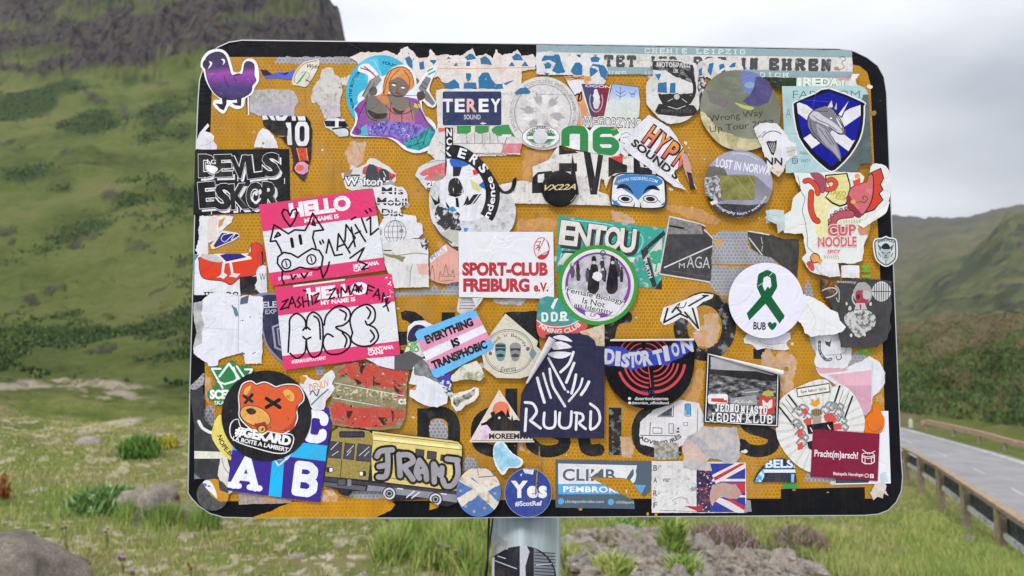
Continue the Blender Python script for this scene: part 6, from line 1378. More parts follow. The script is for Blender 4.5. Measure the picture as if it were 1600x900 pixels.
s = St('torn_sticker', 'torn strip of green and white graffiti capitals under the grey-green banner', torn([(1192, 123), (1332, 124), (1335, 134), (1330, 137), (1220, 138), (1215, 142), (1205, 136), (1196, 128)], .8), '#1d3a1c')
s.P([(1192, 122), (1222, 122), (1222, 138), (1205, 138)], worn('#1b1c1a', '#2c6a2c', .58, 150, .03), 'dark_part').P([(1244, 122), (1340, 122), (1340, 140), (1244, 140)], '#cfd6cc', 'pale_part')
graf(s, 'IREDAY', 1280, 130, 82, 14, 0, '#dfe4dc', '#27682c', None, 4, .3, .05, 0, .05); s.P([(1304, 122), (1330, 123), (1328, 128), (1306, 128)], '#d99aa4').done()
s = St('paper_strip', 'white ribbon corner at the top right corner of the yellow field', [(1328, 118), (1340, 118), (1331, 130), (1340, 138), (1322, 138)], '#dcdcd8').done()
s = St('square_sticker', 'pale aqua square sticker with thin capitals behind the saltire shield', [(1219, 137), (1300, 137), (1340, 136), (1350, 142), (1353, 150), (1358, 230), (1360, 255), (1340, 258), (1335, 270), (1225, 272)], worn('#a8c4c6', '#8fb0b4', .6, 20, .1, .12))
s.P([(1300, 255), (1330, 215), (1345, 150), (1354, 150), (1361, 256), (1340, 258), (1336, 272), (1290, 272)], worn('#5c6a6c', '#48585a', .5, 30, .1, .2), 'grey_side').T('FAR FROM', 1288, 150, 104, 12, 0, '#5d7c80', bold=-.008).T('A', 1229, 179, 9, 14, 0, '#6d8c90', bold=-.01).T('ALTA', 1330, 188, 20, 10, 0, '#5d7c80', bold=-.01)
s.T('PARIS', 1254, 241, 14, 5, 0, '#4f7478', bold=0).T('PARTY', 1256, 253, 14, 5, 0, '#4f7478', bold=0).PS(stroke_polys(rrect(1235, 249, 1243, 257, 2), 1, True) + stroke_polys(ell(1239, 253, 2, 2, 10), .8, True), '#2e4548', 'camera_icon').done()
shp = [(1292, 139), (1345, 160), (1348, 168), (1347, 195), (1341, 220), (1326, 245), (1308, 264), (1296, 271), (1283, 264), (1262, 244), (1244, 218), (1237, 190), (1235, 168), (1239, 160), (1270, 147)]
s = St('shield_sticker', 'blue and white saltire shield sticker with a grey unicorn head', smooth(shp, 2), ink('#dcdce0', .06, .25))
s.P(smooth(inset(shp, 2.2), 2), ink('#0e0f16', .05, .25), 'black_rim')
inn = [(1292, 145), (1341, 163), (1341, 192), (1334, 218), (1320, 242), (1296, 262), (1272, 242), (1252, 218), (1245, 192), (1242, 164)]
BL = ink('#10178c', .05, .25); s.P(inn, BL, 'blue_field')
s.PS([[(1242, 161), (1258, 167), (1328, 222), (1338, 219), (1330, 234), (1322, 238), (1242, 178)]], '#dcdce0', 'saltire', inn).PS([[(1342, 166), (1342, 182), (1316, 200), (1264, 235), (1251, 219), (1292, 192), (1324, 172)]], '#dcdce0', 'saltire', inn)
s.P(smooth([(1258, 192), (1262, 180), (1270, 172), (1284, 168), (1296, 172), (1304, 182), (1312, 198), (1317, 204), (1316, 212), (1306, 212), (1300, 206), (1294, 210), (1304, 226), (1310, 244), (1309, 254), (1298, 240), (1282, 228), (1270, 216), (1262, 206)], 3), '#7a7884', 'unicorn_head')
s.P([(1287, 171), (1296, 158), (1298, 170)], '#b4b2bc', 'ear').P([(1300, 172), (1304, 162), (1304, 174)], '#b4b2bc', 'ear').P([(1306, 180), (1322, 161), (1312, 184)], '#c9c7cf', 'horn').P(smooth([(1300, 206), (1282, 196), (1264, 188), (1262, 178), (1272, 176), (1284, 184), (1300, 194), (1312, 206), (1310, 212)], 3), '#c4c2ca', 'bridle_ribbon').P(ell(1295, 187, 2, 1.2, 8), '#f0f0f0', 'eye')
s.P(smooth([(1272, 196), (1288, 206), (1300, 224), (1309, 250), (1296, 236), (1280, 220)], 3), '#a19fab', 'neck').LL([[(1262, 190), (1266, 206), (1280, 222)], [(1258, 196), (1264, 212), (1276, 222)], [(1286, 206), (1300, 228)], [(1276, 202), (1296, 228)], [(1270, 176), (1290, 176)], [(1308, 190), (1314, 200)], [(1266, 182), (1276, 190), (1290, 196), (1304, 206)]], 1, '#2f2d38', 'drawn_line', True).P([(1288, 170), (1296, 156), (1300, 170)], '#1d1b26').P([(1289.5, 170), (1296, 159), (1298, 170)], '#d2d0d8', 'ear').P([(1305, 181), (1324, 157), (1312, 187)], '#1d1b26').P([(1306.5, 181), (1322.5, 160), (1311, 184)], '#e2e0e6', 'horn').L([(1298, 172), (1308, 186), (1316, 203), (1314, 211), (1304, 209), (1292, 200)], 1.3, '#1d1b26', sm=True).L([(1284, 168), (1270, 173), (1260, 184), (1259, 200), (1268, 214), (1284, 230), (1300, 244), (1309, 255)], 1.5, '#1d1b26', sm=True).L([(1304, 188), (1311, 201)], 2.4, '#cfcdd6', 'muzzle').LL([[(1242, 158), (1300, 162)], [(1272, 146), (1266, 172)]], .6, '#4a50a8', 'scratch').done()
s = St('torn_sticker', 'torn white sticker with a black harp over half a word, left of the shield', torn([(1176, 202), (1184, 194), (1200, 194), (1212, 196), (1222, 206), (1230, 222), (1240, 226), (1243, 244), (1232, 250), (1220, 262), (1208, 268), (1196, 266), (1192, 245), (1186, 228), (1178, 214)], 1.2), WT)
s.PS(stroke_polys(arc(1205, 226, 19, 50, 150, 14), 1.2), '#2c2c30', 'arc_line').P([(1194, 224), (1198, 222), (1206, 223), (1211, 221), (1210, 232), (1206, 245), (1202, 243)], '#2c2c30', 'harp').LL([[(1198, 226), (1204, 240)], [(1201, 225), (1206, 240)], [(1204, 225), (1207, 236)], [(1207, 225), (1208, 232)]], .8, '#d8d6d6', 'harp_string').T('NN', 1206, 254, 27, 12, -2, '#232327', bold=.03).T('EST 1759', 1188, 212, 14, 3, 40, '#55555a').P(torn([(1226, 232), (1242, 230), (1238, 246), (1228, 246)], 1), '#c6c4bc').L([(1226, 240), (1240, 236)], .8, '#8a8880').done()
s = St('torn_sticker', 'crumpled clear tape scraps hanging from the harp sticker', torn([(1198, 268), (1208, 258), (1222, 262), (1222, 270), (1212, 278), (1206, 274)], 1.2), worn('#d6d0c8', '#c9a25a', .56, 140, .05)).L([(1200, 276), (1215, 318)], .8, '#dfc79a').L([(1205, 276), (1218, 318)], .8, '#dfc79a').done(.0004)
s = St('round_sticker', 'grey round landscape photo sticker with a greenish square patch and white capitals', ell(1151, 289, 53, 52.5, 60), pic([(.3, '#6f6f7c'), (.5, '#8b8a96'), (.7, '#9d9ca8')], 16, dist=.6))
s.P([(1098, 240), (1204, 240), (1204, 300), (1180, 278), (1160, 274), (1130, 275), (1122, 262), (1104, 262)], '#a3a3b8', 'pale_sky').P(torn([(1098, 262), (1128, 262), (1134, 278), (1100, 280)], 1), '#62605f', 'dark_ridge')
s.P(torn([(1098, 278), (1130, 276), (1135, 310), (1120, 320), (1100, 312)], 1.5), worn('#55565a', '#b9bac0', .5, 160, .05), 'rocky_slope').P(torn([(1122, 276), (1176, 276), (1176, 314), (1124, 314)], .5), pic([(.3, '#5a5a2c'), (.5, '#7d7b42'), (.7, '#98935c')], 50), 'green_square').LL([[(1146, 278), (1172, 312)], [(1166, 276), (1176, 292)]], .8, '#a7a478')
s.P([(1100, 322), (1130, 320), (1170, 322), (1200, 318), (1190, 340), (1110, 342)], worn('#2a2632', '#55525c', .6, 90, .1), 'dark_bottom').T('LOST IN NORWAY', 1162, 263, 92, 14, -9, '#dfe0ea', bold=.03)
s.TA('photography tours • www.shop', 1151, 289, 46.5, -84, 120, 6, '#dadade', bold=.01, under=True).TA('lostinnorth.no', 1151, 289, 48, 75, 50, 4, '#d6d8e2').P(torn([(1100, 306), (1112, 314), (1104, 322), (1098, 318)], .6), '#1b1b1e').P([(1104, 318), (1116, 314), (1120, 318), (1106, 324)], '#d8d6d2').done()
# --- noodle octopus
s = St('cutout_sticker', 'large torn cut-out sticker of a red octopus in a noodle cup on the right edge', torn(smooth([(1236, 268), (1240, 272), (1338, 271), (1344, 286), (1352, 285), (1356, 262), (1366, 258), (1380, 262), (1387, 276), (1388, 292), (1384, 315), (1376, 330), (1368, 340), (1350, 348), (1356, 352), (1352, 370), (1345, 385), (1343, 408), (1320, 413), (1305, 412), (1306, 426), (1292, 432), (1278, 430), (1262, 424), (1254, 412), (1250, 404), (1256, 396), (1252, 380), (1250, 366), (1222, 365), (1218, 340), (1232, 330), (1236, 310), (1248, 300), (1241, 285)], 2), .6), ink('#d9ddd9', .12))
s.L([(1243, 276), (1248, 300), (1254, 312), (1250, 330), (1254, 346), (1258, 372), (1258, 386), (1268, 396)], .9, '#4d5458', 'outline', sm=True)
s.P([(1268, 300), (1280, 304), (1300, 312), (1308, 320), (1290, 330), (1290, 380), (1276, 382), (1268, 350)], pic([(.35, '#d9cf94'), (.6, '#e3dbaa'), (.8, '#cbb878')], 90, stretch=(4, .5, 1)), 'noodles').P(smooth([(1262, 272), (1276, 272), (1285, 280), (1288, 296), (1282, 304), (1276, 300), (1270, 286)], 3), '#9c4a5c', 'tentacle')
s.P([(1285, 275), (1320, 272), (1325, 290), (1325, 310), (1318, 322), (1308, 325), (1296, 320), (1285, 310), (1294, 296), (1286, 284)], '#1b1a1c', 'lid_outline').P([(1287, 277), (1318, 274), (1323, 290), (1323, 310), (1316, 320), (1308, 322), (1297, 317), (1287, 309), (1296, 297), (1288, 285)], '#ddd391', 'cup_lid').T('TAKO', 1305, 303, 26, 8, -8, '#b2a83c', bold=.04).T('CUP', 1310, 311, 18, 6, -10, '#b2a83c', bold=.04)
s.L([(1254, 285), (1262, 284), (1272, 294), (1274, 304)], 8.5, BLACK, 'tentacle_outline', sm=True).L([(1254, 285), (1262, 284), (1272, 294), (1274, 304)], 6.8, '#cf4636', 'tentacle', sm=True).L([(1264, 302), (1263, 325), (1268, 342), (1274, 347)], 9.5, BLACK, 'tentacle_outline', sm=True).L([(1264, 302), (1263, 325), (1268, 342), (1274, 347)], 7.8, '#d23f2c', 'tentacle', sm=True)
s.L([(1288, 298), (1298, 296), (1302, 288), (1296, 282), (1290, 284)], 8, BLACK, 'tentacle_outline', sm=True).L([(1288, 298), (1298, 296), (1302, 288), (1296, 282), (1290, 284)], 6.4, '#d04a36', 'tentacle', sm=True)
s.P([(1354, 272), (1372, 264), (1377, 280), (1372, 290), (1376, 298), (1370, 304), (1376, 314), (1368, 322), (1362, 330), (1350, 334), (1338, 334), (1348, 318)], BLACK, 'fin_outline').P([(1355, 273), (1371, 266), (1375.5, 280), (1370, 290), (1374, 298), (1368, 304), (1374, 314), (1367, 321), (1361, 328), (1351, 332), (1341, 332), (1350, 318)], '#cf3d2a', 'red_fin')
s.P(smooth([(1326, 294), (1345, 286), (1358, 272), (1361, 290), (1358, 316), (1344, 338), (1332, 334), (1324, 322), (1320, 308)], 3), BLACK, 'head_outline').P(smooth([(1327, 295), (1345, 287.5), (1357, 274), (1359.5, 290), (1356.5, 315), (1343.5, 336), (1333, 332.5), (1325.5, 321), (1321.5, 308)], 3), worn('#c9636a', '#d98a8c', .62, 40, .1), 'octopus_head')
s.PS(stroke_polys(smooth([(1340, 316), (1346, 318), (1351, 313), (1348, 308), (1343, 310), (1346, 314)], 3, False), 1.1), BLACK, 'swirl_eye').P(smooth([(1318, 310), (1324, 308), (1330, 322), (1342, 336), (1336, 342), (1322, 330)], 3), '#8d3040', 'mouth').P(ell(1329, 317, 4, 3.5), '#d9a24a').P([(1328, 285), (1340, 280), (1340, 292), (1330, 292)], '#cf4a3a').P(ell(1335, 277, 4, 4), '#dc9a5c').L([(1333, 318), (1340, 317)], .8, BLACK)
tt = [(1325, 336), (1310, 337), (1300, 342), (1296, 354), (1302, 364), (1312, 362)]
s.L(tt, 13, BLACK, 'tentacle_outline', sm=True).L(tt, 11, '#b2505c', 'tentacle', sm=True)
for q in smooth([(1318, 327), (1306, 331), (1296, 338), (1292, 350), (1296, 362), (1306, 367)], 3, False)[::2]: s.PS([ell(q[0], q[1], 3.2, 2.8, 10)], BLACK, 'sucker').PS([ell(q[0], q[1], 2.2, 1.8, 8)], '#c98a90', 'sucker')
s.P(smooth([(1310, 345), (1340, 342), (1342, 352), (1308, 356)], 2), '#dcd8c0', 'cup_rim').LL([[(1314 + k * 4, 345), (1315 + k * 4, 350)] for k in range(7)], .9, '#8c8468')
for tx, cx_, cy_, w_, h_ in (('CUP', 1311, 361, 44, 18), ('NOODLE', 1304, 379, 60, 16), ('SPICY', 1299, 394, 20, 6)): s.T(tx, cx_, cy_, w_ + 2, h_ + 2, 1, '#e6dcd8', 'letter_halo', bold=.09).T(tx, cx_, cy_, w_, h_, 1, worn('#c9555c', '#dfc4c2', .62, 110, .04), bold=.035)
s.LL([[(1284 + k * 3.4, 400 - k * .1), (1286 + k * 3.4, 405 + k * .1)] for k in range(7)], 1.0, '#b8a878').P(smooth([(1262, 402), (1268, 396), (1276, 400), (1277, 408), (1270, 412), (1264, 410)], 3), BLACK).P(smooth([(1263, 402), (1268, 397.5), (1275, 401), (1276, 407), (1270, 411), (1265, 409)], 3), '#df9a56', 'ear_shape').P(smooth([(1274, 408), (1281, 406), (1276, 416)], 2), '#df9a56')
s.P(smooth([(1256, 412), (1264, 409), (1269, 420), (1264, 424)], 2), '#c9434a').P(smooth([(1336, 358), (1342, 352), (1352, 358), (1350, 366), (1340, 368)], 3), '#cf8a6a').P(torn([(1346, 344), (1356, 342), (1358, 372), (1352, 380), (1350, 360)], 1), '#c58d2a', 'yellow_gap').done()
St('torn_sticker', 'rolled-back white edge of the octopus sticker at its lower right', torn([(1335, 352), (1350, 342), (1375, 327), (1384, 316), (1380, 334), (1362, 346), (1344, 358)], .8), '#e4e4e2').done(.0006)
s = St('torn_sticker', 'pale aqua corner scrap left of the noodle cup sticker', torn([(1193, 331), (1203, 329), (1221, 330), (1222, 360), (1212, 366), (1210, 352), (1196, 346)], .5), worn('#bccccc', '#a8bcbe', .55, 80, .1)).L([(1196, 336), (1216, 340)], .5, '#8ba2a4').done()
St('torn_sticker', 'white paper block under the noodle cup sticker, next to green stripes', torn([(1270, 414), (1305, 414), (1308, 432), (1292, 434), (1276, 426)], .7), WT).done()
s = St('torn_sticker', 'second white paper block under the noodle cup, right of the first', torn([(1310, 416), (1338, 415), (1338, 435), (1310, 434)], .7), WT).done()
s = St('torn_sticker', 'green zigzag scrap on the yellow below the noodle cup', torn([(1340, 416), (1356, 415), (1350, 421), (1356, 426), (1341, 426), (1346, 421)], .5), '#5aa83a').P([(1340, 430), (1356, 430), (1356, 435), (1341, 435)], '#5aa83a').done()
St('torn_sticker', 'short green bar on the yellow below the zigzag scrap', torn([(1341, 430), (1356, 430), (1356, 435), (1342, 435)], .4), '#5aa83a').done()
ws = [(1379, 370), (1384, 372), (1394, 374), (1397, 382), (1397, 402), (1392, 411), (1379, 418), (1366, 410), (1361, 400), (1359, 382), (1363, 374), (1372, 373)]
s = St('shield_sticker', 'small grey shield sticker with a wolf face overlapping the right edge of the sign', smooth(ws, 3), '#dde2e2')
s.P(smooth(inset(ws, 2), 3), '#4f5658', 'dark_rim').P(smooth(inset(ws, 4), 3), '#c6cdce', 'pale_field').TA('WEREWOLF', 1379, 398, 22, 90, 74, 4.5, '#2c3234', bold=.03).P([(1366, 382), (1373, 388), (1370, 394)], '#5d666a', 'ear').P([(1392, 382), (1385, 388), (1388, 394)], '#5d666a', 'ear').P(smooth([(1372, 388), (1376, 382), (1382, 382), (1386, 389), (1379, 392)], 3), '#23282a', 'cap').P(smooth([(1372, 392), (1386, 392), (1384, 404), (1379, 409), (1374, 404)], 3), '#aab2b4', 'wolf_face')
s.LL([[(1372, 395), (1377, 397)], [(1386, 395), (1381, 397)], [(1376, 403), (1382, 403)], [(1368, 396), (1371, 402)], [(1390, 396), (1387, 402)], [(1379, 408), (1379, 413)]], 1.1, '#23282a').P([(1377, 399), (1381, 399), (1379, 402)], '#23282a', 'nose').done()
# --- right middle
s = St('torn_sticker', 'torn white sticker with a curling black moustache under the dark photo sticker', torn([(1262, 522), (1270, 512), (1292, 512), (1307, 516), (1313, 530), (1312, 542), (1330, 543), (1330, 560), (1324, 572), (1318, 576), (1275, 574), (1272, 566), (1274, 552), (1268, 540)], .8), '#dcdce0')
s.L([(1280, 534), (1281, 550), (1290, 562), (1298, 561)], 4.5, '#3c3c40', 'moustache', sm=True).L([(1280, 534), (1281, 550), (1290, 562), (1298, 561)], 2.2, worn('#c9c9cc', '#444448', .5, 300, .02), 'moustache', sm=True).L([(1306, 556), (1308, 562), (1314, 560), (1313, 553)], 1.4, '#4a4a4e', sm=True).L([(1290, 555), (1318, 552), (1322, 542)], .6, '#6a6a6e', sm=True).P(torn([(1286, 526), (1300, 526), (1296, 542), (1290, 538)], .6), '#4c4a50').P(torn([(1285, 524), (1299, 526), (1296, 535), (1288, 533)], .6), '#e6e6ea').P(torn([(1262, 522), (1272, 520), (1276, 546), (1272, 552)], .8), '#a9afb6').done()
s = St('sticker', 'dark grey sticker with a white bust, red face and a barred white disc', torn([(1296, 440), (1330, 437), (1375, 438), (1388, 440), (1388, 480), (1385, 500), (1387, 512), (1380, 530), (1366, 542), (1310, 543), (1306, 515), (1300, 490), (1290, 470), (1276, 450), (1276, 434)], .7), worn('#3d3e40', '#2d2d30', .5, 25, .1, .2))
s.P(torn([(1274, 428), (1302, 432), (1306, 450), (1296, 462), (1282, 450), (1275, 440)], 1), worn('#8c5a28', '#2b2622', .5, 90, .06), 'brown_fragment').PS(stroke_polys(ell(1290, 458, 14, 7, 20, rot=15), 1.6, True), '#c9c5be', 'drum').LL([[(1300, 447), (1306, 454), (1306, 472), (1302, 466)]], 1.4, '#b9b9ba', sm=True)
s.P(torn(ell(1343, 459, 15, 17), .8), '#9fa09e', 'hair').P(smooth([(1332, 458), (1338, 454), (1352, 456), (1352, 470), (1346, 480), (1334, 474)], 3), '#a33a42', 'red_face').P(smooth([(1344, 454), (1356, 458), (1352, 468), (1344, 466)], 2), '#b9b6b4').PS(stroke_polys(arc(1340, 466, 13, 150, 300, 14), 2), '#c2c2c0', 'collar').P(ell(1336, 464, 3, 4), '#4c1c22', 'eye_hole').P([(1333, 474), (1346, 474), (1350, 484), (1330, 484)], '#b9b4b0', 'neck').P([(1338, 476), (1341, 476), (1340, 498)], '#a33a42')
s.P(torn(smooth([(1316, 492), (1330, 485), (1350, 485), (1363, 494), (1362, 510), (1348, 520), (1337, 528), (1326, 518), (1316, 504)], 2), 1), worn('#c2c2c0', '#5f6062', .53, 150, .04), 'bust').P(ell(1372, 456, 14.5, 15.5), '#c9c9c8', 'disc').LL([[(1361 + k * 3.6, 443), (1361 + k * 3.6, 470)] for k in range(7)], 1.2, '#3a3b3d', 'disc_bar').L([(1358, 456), (1387, 456)], 1.4, '#3a3b3d', 'disc_bar').PS([torn(ell(x, y, 2, 3, 8), .8) for x, y in ((1318, 475), (1323, 482), (1355, 475), (1325, 524), (1346, 523))], '#c9c9c8', 'petal').T('anatomy', 1318, 442, 30, 5, -3, '#b9b9ba').done()
s = St('torn_sticker', 'big blank white torn flap between the ribbon roundel and the dark photo sticker', torn([(1238, 470), (1252, 460), (1262, 464), (1278, 472), (1292, 483), (1305, 488), (1307, 500), (1317, 511), (1314, 517), (1300, 522), (1270, 524), (1262, 526), (1255, 520), (1246, 505), (1238, 498)], 1.1), ink('#dedee0', .1)).L([(1256, 474), (1270, 500), (1264, 516)], .5, '#b4b4b8', sm=True).done()
s = St('sticker', 'black and white star-shaped monogram sticker on the worn black letter o', torn([(1031, 500), (1037, 480), (1044, 479), (1056, 474), (1066, 470), (1084, 462), (1098, 458), (1115, 460), (1112, 466), (1098, 472), (1088, 480), (1094, 512), (1092, 518), (1086, 514), (1074, 500), (1064, 496), (1052, 504), (1038, 508)], .5), '#e0e0e2')
s.LL([[(1037, 504), (1043, 482)], [(1037, 504), (1062, 490), (1074, 496)], [(1070, 488), (1091, 513)], [(1091, 513), (1082, 482)], [(1050, 488), (1056, 480), (1064, 488)]], 3, BLACK, 'star_line').LL([[(1076, 478), (1104, 462)], [(1098, 462), (1106, 462)]], 2.6, BLACK, 'star_line').L([(1058, 482), (1062, 474), (1056, 480), (1068, 480), (1072, 472)], 1.4, BLACK, 'squiggle', sm=True).done()
s = St('torn_sticker', 'crumpled white torn paper hanging below the green ribbon roundel', torn([(1166, 522), (1200, 525), (1236, 518), (1234, 530), (1228, 536), (1233, 545), (1226, 548), (1206, 546), (1196, 544), (1182, 547), (1176, 540), (1163, 536), (1161, 530)], 1), WT).LL([[(1186, 532), (1200, 538), (1226, 536)], [(1190, 540), (1210, 544)], [(1186, 530), (1184, 536)]], .9, '#a9a6a2', 'crease', sm=True).done(.0004)
s = St('round_sticker', 'white round sticker with a dark green awareness ribbon and a small heart', ell(1193, 470, 58, 58.5, 70), ink('#dddcea', .05))
RG = ink('#0f5a33', .05)
s.PS(stroke_polys(smooth([(1172, 494), (1168, 502), (1192, 472), (1206, 448), (1204, 432), (1195, 427), (1185, 432), (1183, 448), (1192, 468), (1218, 500)], 1, False)[2:], 9, cap=False), RG, 'ribbon')
s.P([(1163, 490), (1186, 463), (1195, 472), (1167, 501)], RG, 'ribbon').P([(1186, 463), (1196, 456), (1222, 494), (1214, 506), (1193, 476)], RG, 'ribbon').P([(1204, 460), (1194, 474), (1186, 463), (1196, 448)], RG, 'ribbon').LL([[(1205, 425), (1198, 432)], [(1180, 448), (1188, 443)]], .9, '#cfcfda', 'scratch')
s.T('BUB', 1183, 509.5, 19.5, 12, -2, '#2c1f2c', bold=.03).P(smooth([(1202, 516), (1196, 509), (1196, 505), (1200, 503), (1202.5, 506), (1206, 503.5), (1209.5, 506), (1208, 511)], 3), RG, 'heart').done()
s = St('torn_sticker', 'pink sheets and a white curl on the right border below the dark photo sticker', torn([(1273, 574), (1320, 576), (1330, 570), (1346, 564), (1352, 560), (1358, 556), (1374, 566), (1382, 582), (1382, 598), (1374, 612), (1363, 620), (1360, 640), (1352, 650), (1342, 640), (1330, 620), (1310, 604), (1294, 594), (1280, 586)], .5), '#dcdce2')
s.P([(1273, 574), (1326, 576), (1320, 580), (1280, 584)], '#d9a3b2', 'pink_band').P([(1294, 586), (1361, 578), (1361, 602), (1315, 602)], '#dcaebc', 'pink_band').P([(1314, 602), (1361, 602), (1361, 642), (1352, 650), (1344, 640), (1330, 618)], '#cf9fb2', 'pink_band').L([(1374, 566), (1381, 582), (1376, 606), (1364, 620)], .8, '#b9b9c2', 'fold', sm=True).L([(1362, 564), (1362, 618)], .8, '#bcbcc4').done()
St('torn_sticker', 'green ring fragment on the yellow beside the dark photo sticker', torn([(1340, 545), (1360, 544), (1360, 554), (1342, 554)], .5), '#5aa83a').P([(1348, 546), (1355, 546), (1354, 550), (1349, 550)], '#d88a3a').done()
s = St('paper_strip', 'white upright rectangle on the right border behind the maroon sticker', [(1374, 642), (1387, 642), (1391, 755), (1304, 757), (1304, 744), (1370, 740)], ink('#dddfe6', .08)).P([(1304, 746), (1360, 746), (1356, 754), (1305, 755)], '#3c4550').P(torn([(1374, 740), (1384, 735), (1386, 752), (1375, 754)], .8), '#bcd0da').done()
s = St('cutout_sticker', 'plain orange vase-shaped cut-out above the maroon sticker', smooth([(1350, 676), (1349, 658), (1356, 648), (1363, 643), (1363, 634), (1374, 634), (1376, 644), (1381, 654), (1380, 668), (1372, 678)], 3), '#e0701c').L([(1354, 658), (1356, 668), (1365, 674), (1374, 670), (1377, 664)], .9, '#9c4410', sm=True).done()
s = St('torn_sticker', 'pale translucent hand-shaped scrap on the bottom right border', torn([(1358, 770), (1366, 757), (1378, 752), (1384, 758), (1382, 766), (1388, 775), (1380, 770), (1378, 778), (1370, 776), (1364, 780)], .8), worn('#c4cdd0', '#d9b49c', .5, 90, .1)).done()
# --- family crest roundel, maroon
s = St('round_sticker', 'large white round sticker with a heraldic crest in grey, red and black', smooth([(1211, 650), (1216, 628), (1232, 612), (1254, 601), (1276, 593), (1292, 594), (1300, 604), (1312, 600), (1330, 612), (1346, 640), (1350, 665), (1340, 700), (1320, 730), (1290, 742), (1258, 735), (1232, 715), (1214, 685)], 3), ink('#dadad6', .1))
s.PS([[(1283 + 20 * math.cos(a), 668 - 20 * math.sin(a)), (1283 + 80 * math.cos(a + .05), 668 - 80 * math.sin(a + .05)), (1283 + 80 * math.cos(a + .12), 668 - 80 * math.sin(a + .12))] for a in [k * .21 for k in range(30)]], '#cbcbc8', 'faint_ray')
s.P([(1243, 606), (1295, 598), (1297, 613), (1245, 621)], '#55534e', 'scroll_outline').P([(1245, 608), (1294, 600), (1295, 611), (1246, 619)], '#e2e0d8', 'scroll').T('Spe labor levis', 1270, 610, 40, 6, 8, '#26221e', bold=.01)
s.LL([[(1231, 617), (1248, 640)], [(1217, 636), (1240, 665)], [(1311, 603), (1303, 628)], [(1331, 619), (1318, 655)]], 2.8, BLACK, 'black_bar').LL([[(1226, 622), (1243, 645)], [(1221, 629), (1240, 652)], [(1317, 608), (1306, 640)], [(1325, 614), (1312, 648)]], .8, BLACK)
for x, y, r in ((1254, 640, 9), (1262, 652, 7), (1288, 642, 8), (1300, 654, 9), (1316, 658, 7), (1248, 668, 8), (1256, 684, 7), (1312, 636, 6), (1246, 644, 9), (1244, 662, 8), (1296, 636, 9), (1310, 646, 8), (1318, 668, 7), (1252, 692, 8), (1250, 678, 8), (1302, 634, 6)): s.PS(stroke_polys(smooth([(x - r, y), (x - r * .2, y - r * .9), (x + r * .8, y - r * .2), (x + r * .2, y + r * .5), (x - r * .3, y)], 3, False), 3), '#9fa0a2', 'scroll_leaf').PS(stroke_polys(smooth([(x - r * 1.1, y + 1), (x - r * .2, y - r * 1.0), (x + r, y - r * .2), (x + r * .3, y + r * .7), (x - r * .2, y + .5)], 3, False), .8), '#4d4e52')
for q in ([(1250, 640), (1258, 638), (1262, 644), (1256, 648)], [(1254, 656), (1266, 652), (1268, 664), (1258, 664)], [(1286, 648), (1298, 644), (1306, 654), (1300, 664), (1288, 656)], [(1300, 662), (1312, 660), (1314, 670), (1302, 672)], [(1243, 672), (1252, 670), (1254, 680), (1246, 682)], [(1244, 694), (1252, 690), (1254, 700), (1246, 702)]): s.P(torn(q, 1), '#cf4f48', 'red_mantling')
s.P(torn([(1264, 632), (1268, 622), (1272, 628), (1278, 620), (1280, 630), (1275, 634)], 1), '#dc9a2c', 'gold_flame').P(ell(1275, 644, 9, 6), '#8a7a5c', 'crown').LL([[(1269 + k * 3, 640), (1269 + k * 3, 648)] for k in range(5)], .8, '#3a3026').P(torn([(1268, 650), (1283, 650), (1282, 662), (1275, 666), (1269, 662)], .8), '#a39886', 'helmet').P([(1259, 664), (1300, 658), (1302, 672), (1262, 678)], BLACK, 'black_shield').P([(1260, 690), (1270, 688), (1270, 704), (1262, 700)], BLACK).LL([[(1265, 668), (1268, 674)], [(1292, 664), (1296, 670)]], 1.6, '#dcdcdc', sm=True).done()
s = St('sticker', 'maroon rectangular sticker with white lettering and a small drum icon', [(1269, 670), (1373, 677.5), (1370, 751), (1265, 744)], ink('#7d1c3a', .06))
s.T('Pracht(m)arsch!', 1305, 711, 68, 14, -3.4, '#f0e6ea', bold=.02).T('Blaskapelle Hemelingen', 1324, 741, 47, 6.5, -2.5, '#eadfe4', bold=.015)
s.PS(stroke_polys(ell(1355, 710, 9.5, 3, 20), 1, True) + stroke_polys([(1345.5, 710), (1345.5, 721), (1350, 724), (1360, 724), (1364.5, 721), (1364.5, 710)], 1.4) + stroke_polys([(1346, 713.5), (1355, 716), (1364, 713.5)], 1.2) + stroke_polys([(1350, 715), (1350, 723)], 1) + stroke_polys([(1360, 715), (1360, 723)], 1) + stroke_polys([(1346, 702), (1355, 709)], 1) + stroke_polys([(1366, 704), (1356, 709)], 1), '#f0e6ea', 'drum_icon')
s.PS(stroke_polys(rrect(1350, 740, 1355, 745, 1.2), .9, True), '#eadfe4', 'camera_icon').P(rrect(1357.5, 740, 1363.5, 746.5, 1), '#eadfe4', 'square_icon').T('f', 1360.7, 743.5, 2.4, 5, 0, '#7d1c3a').done()
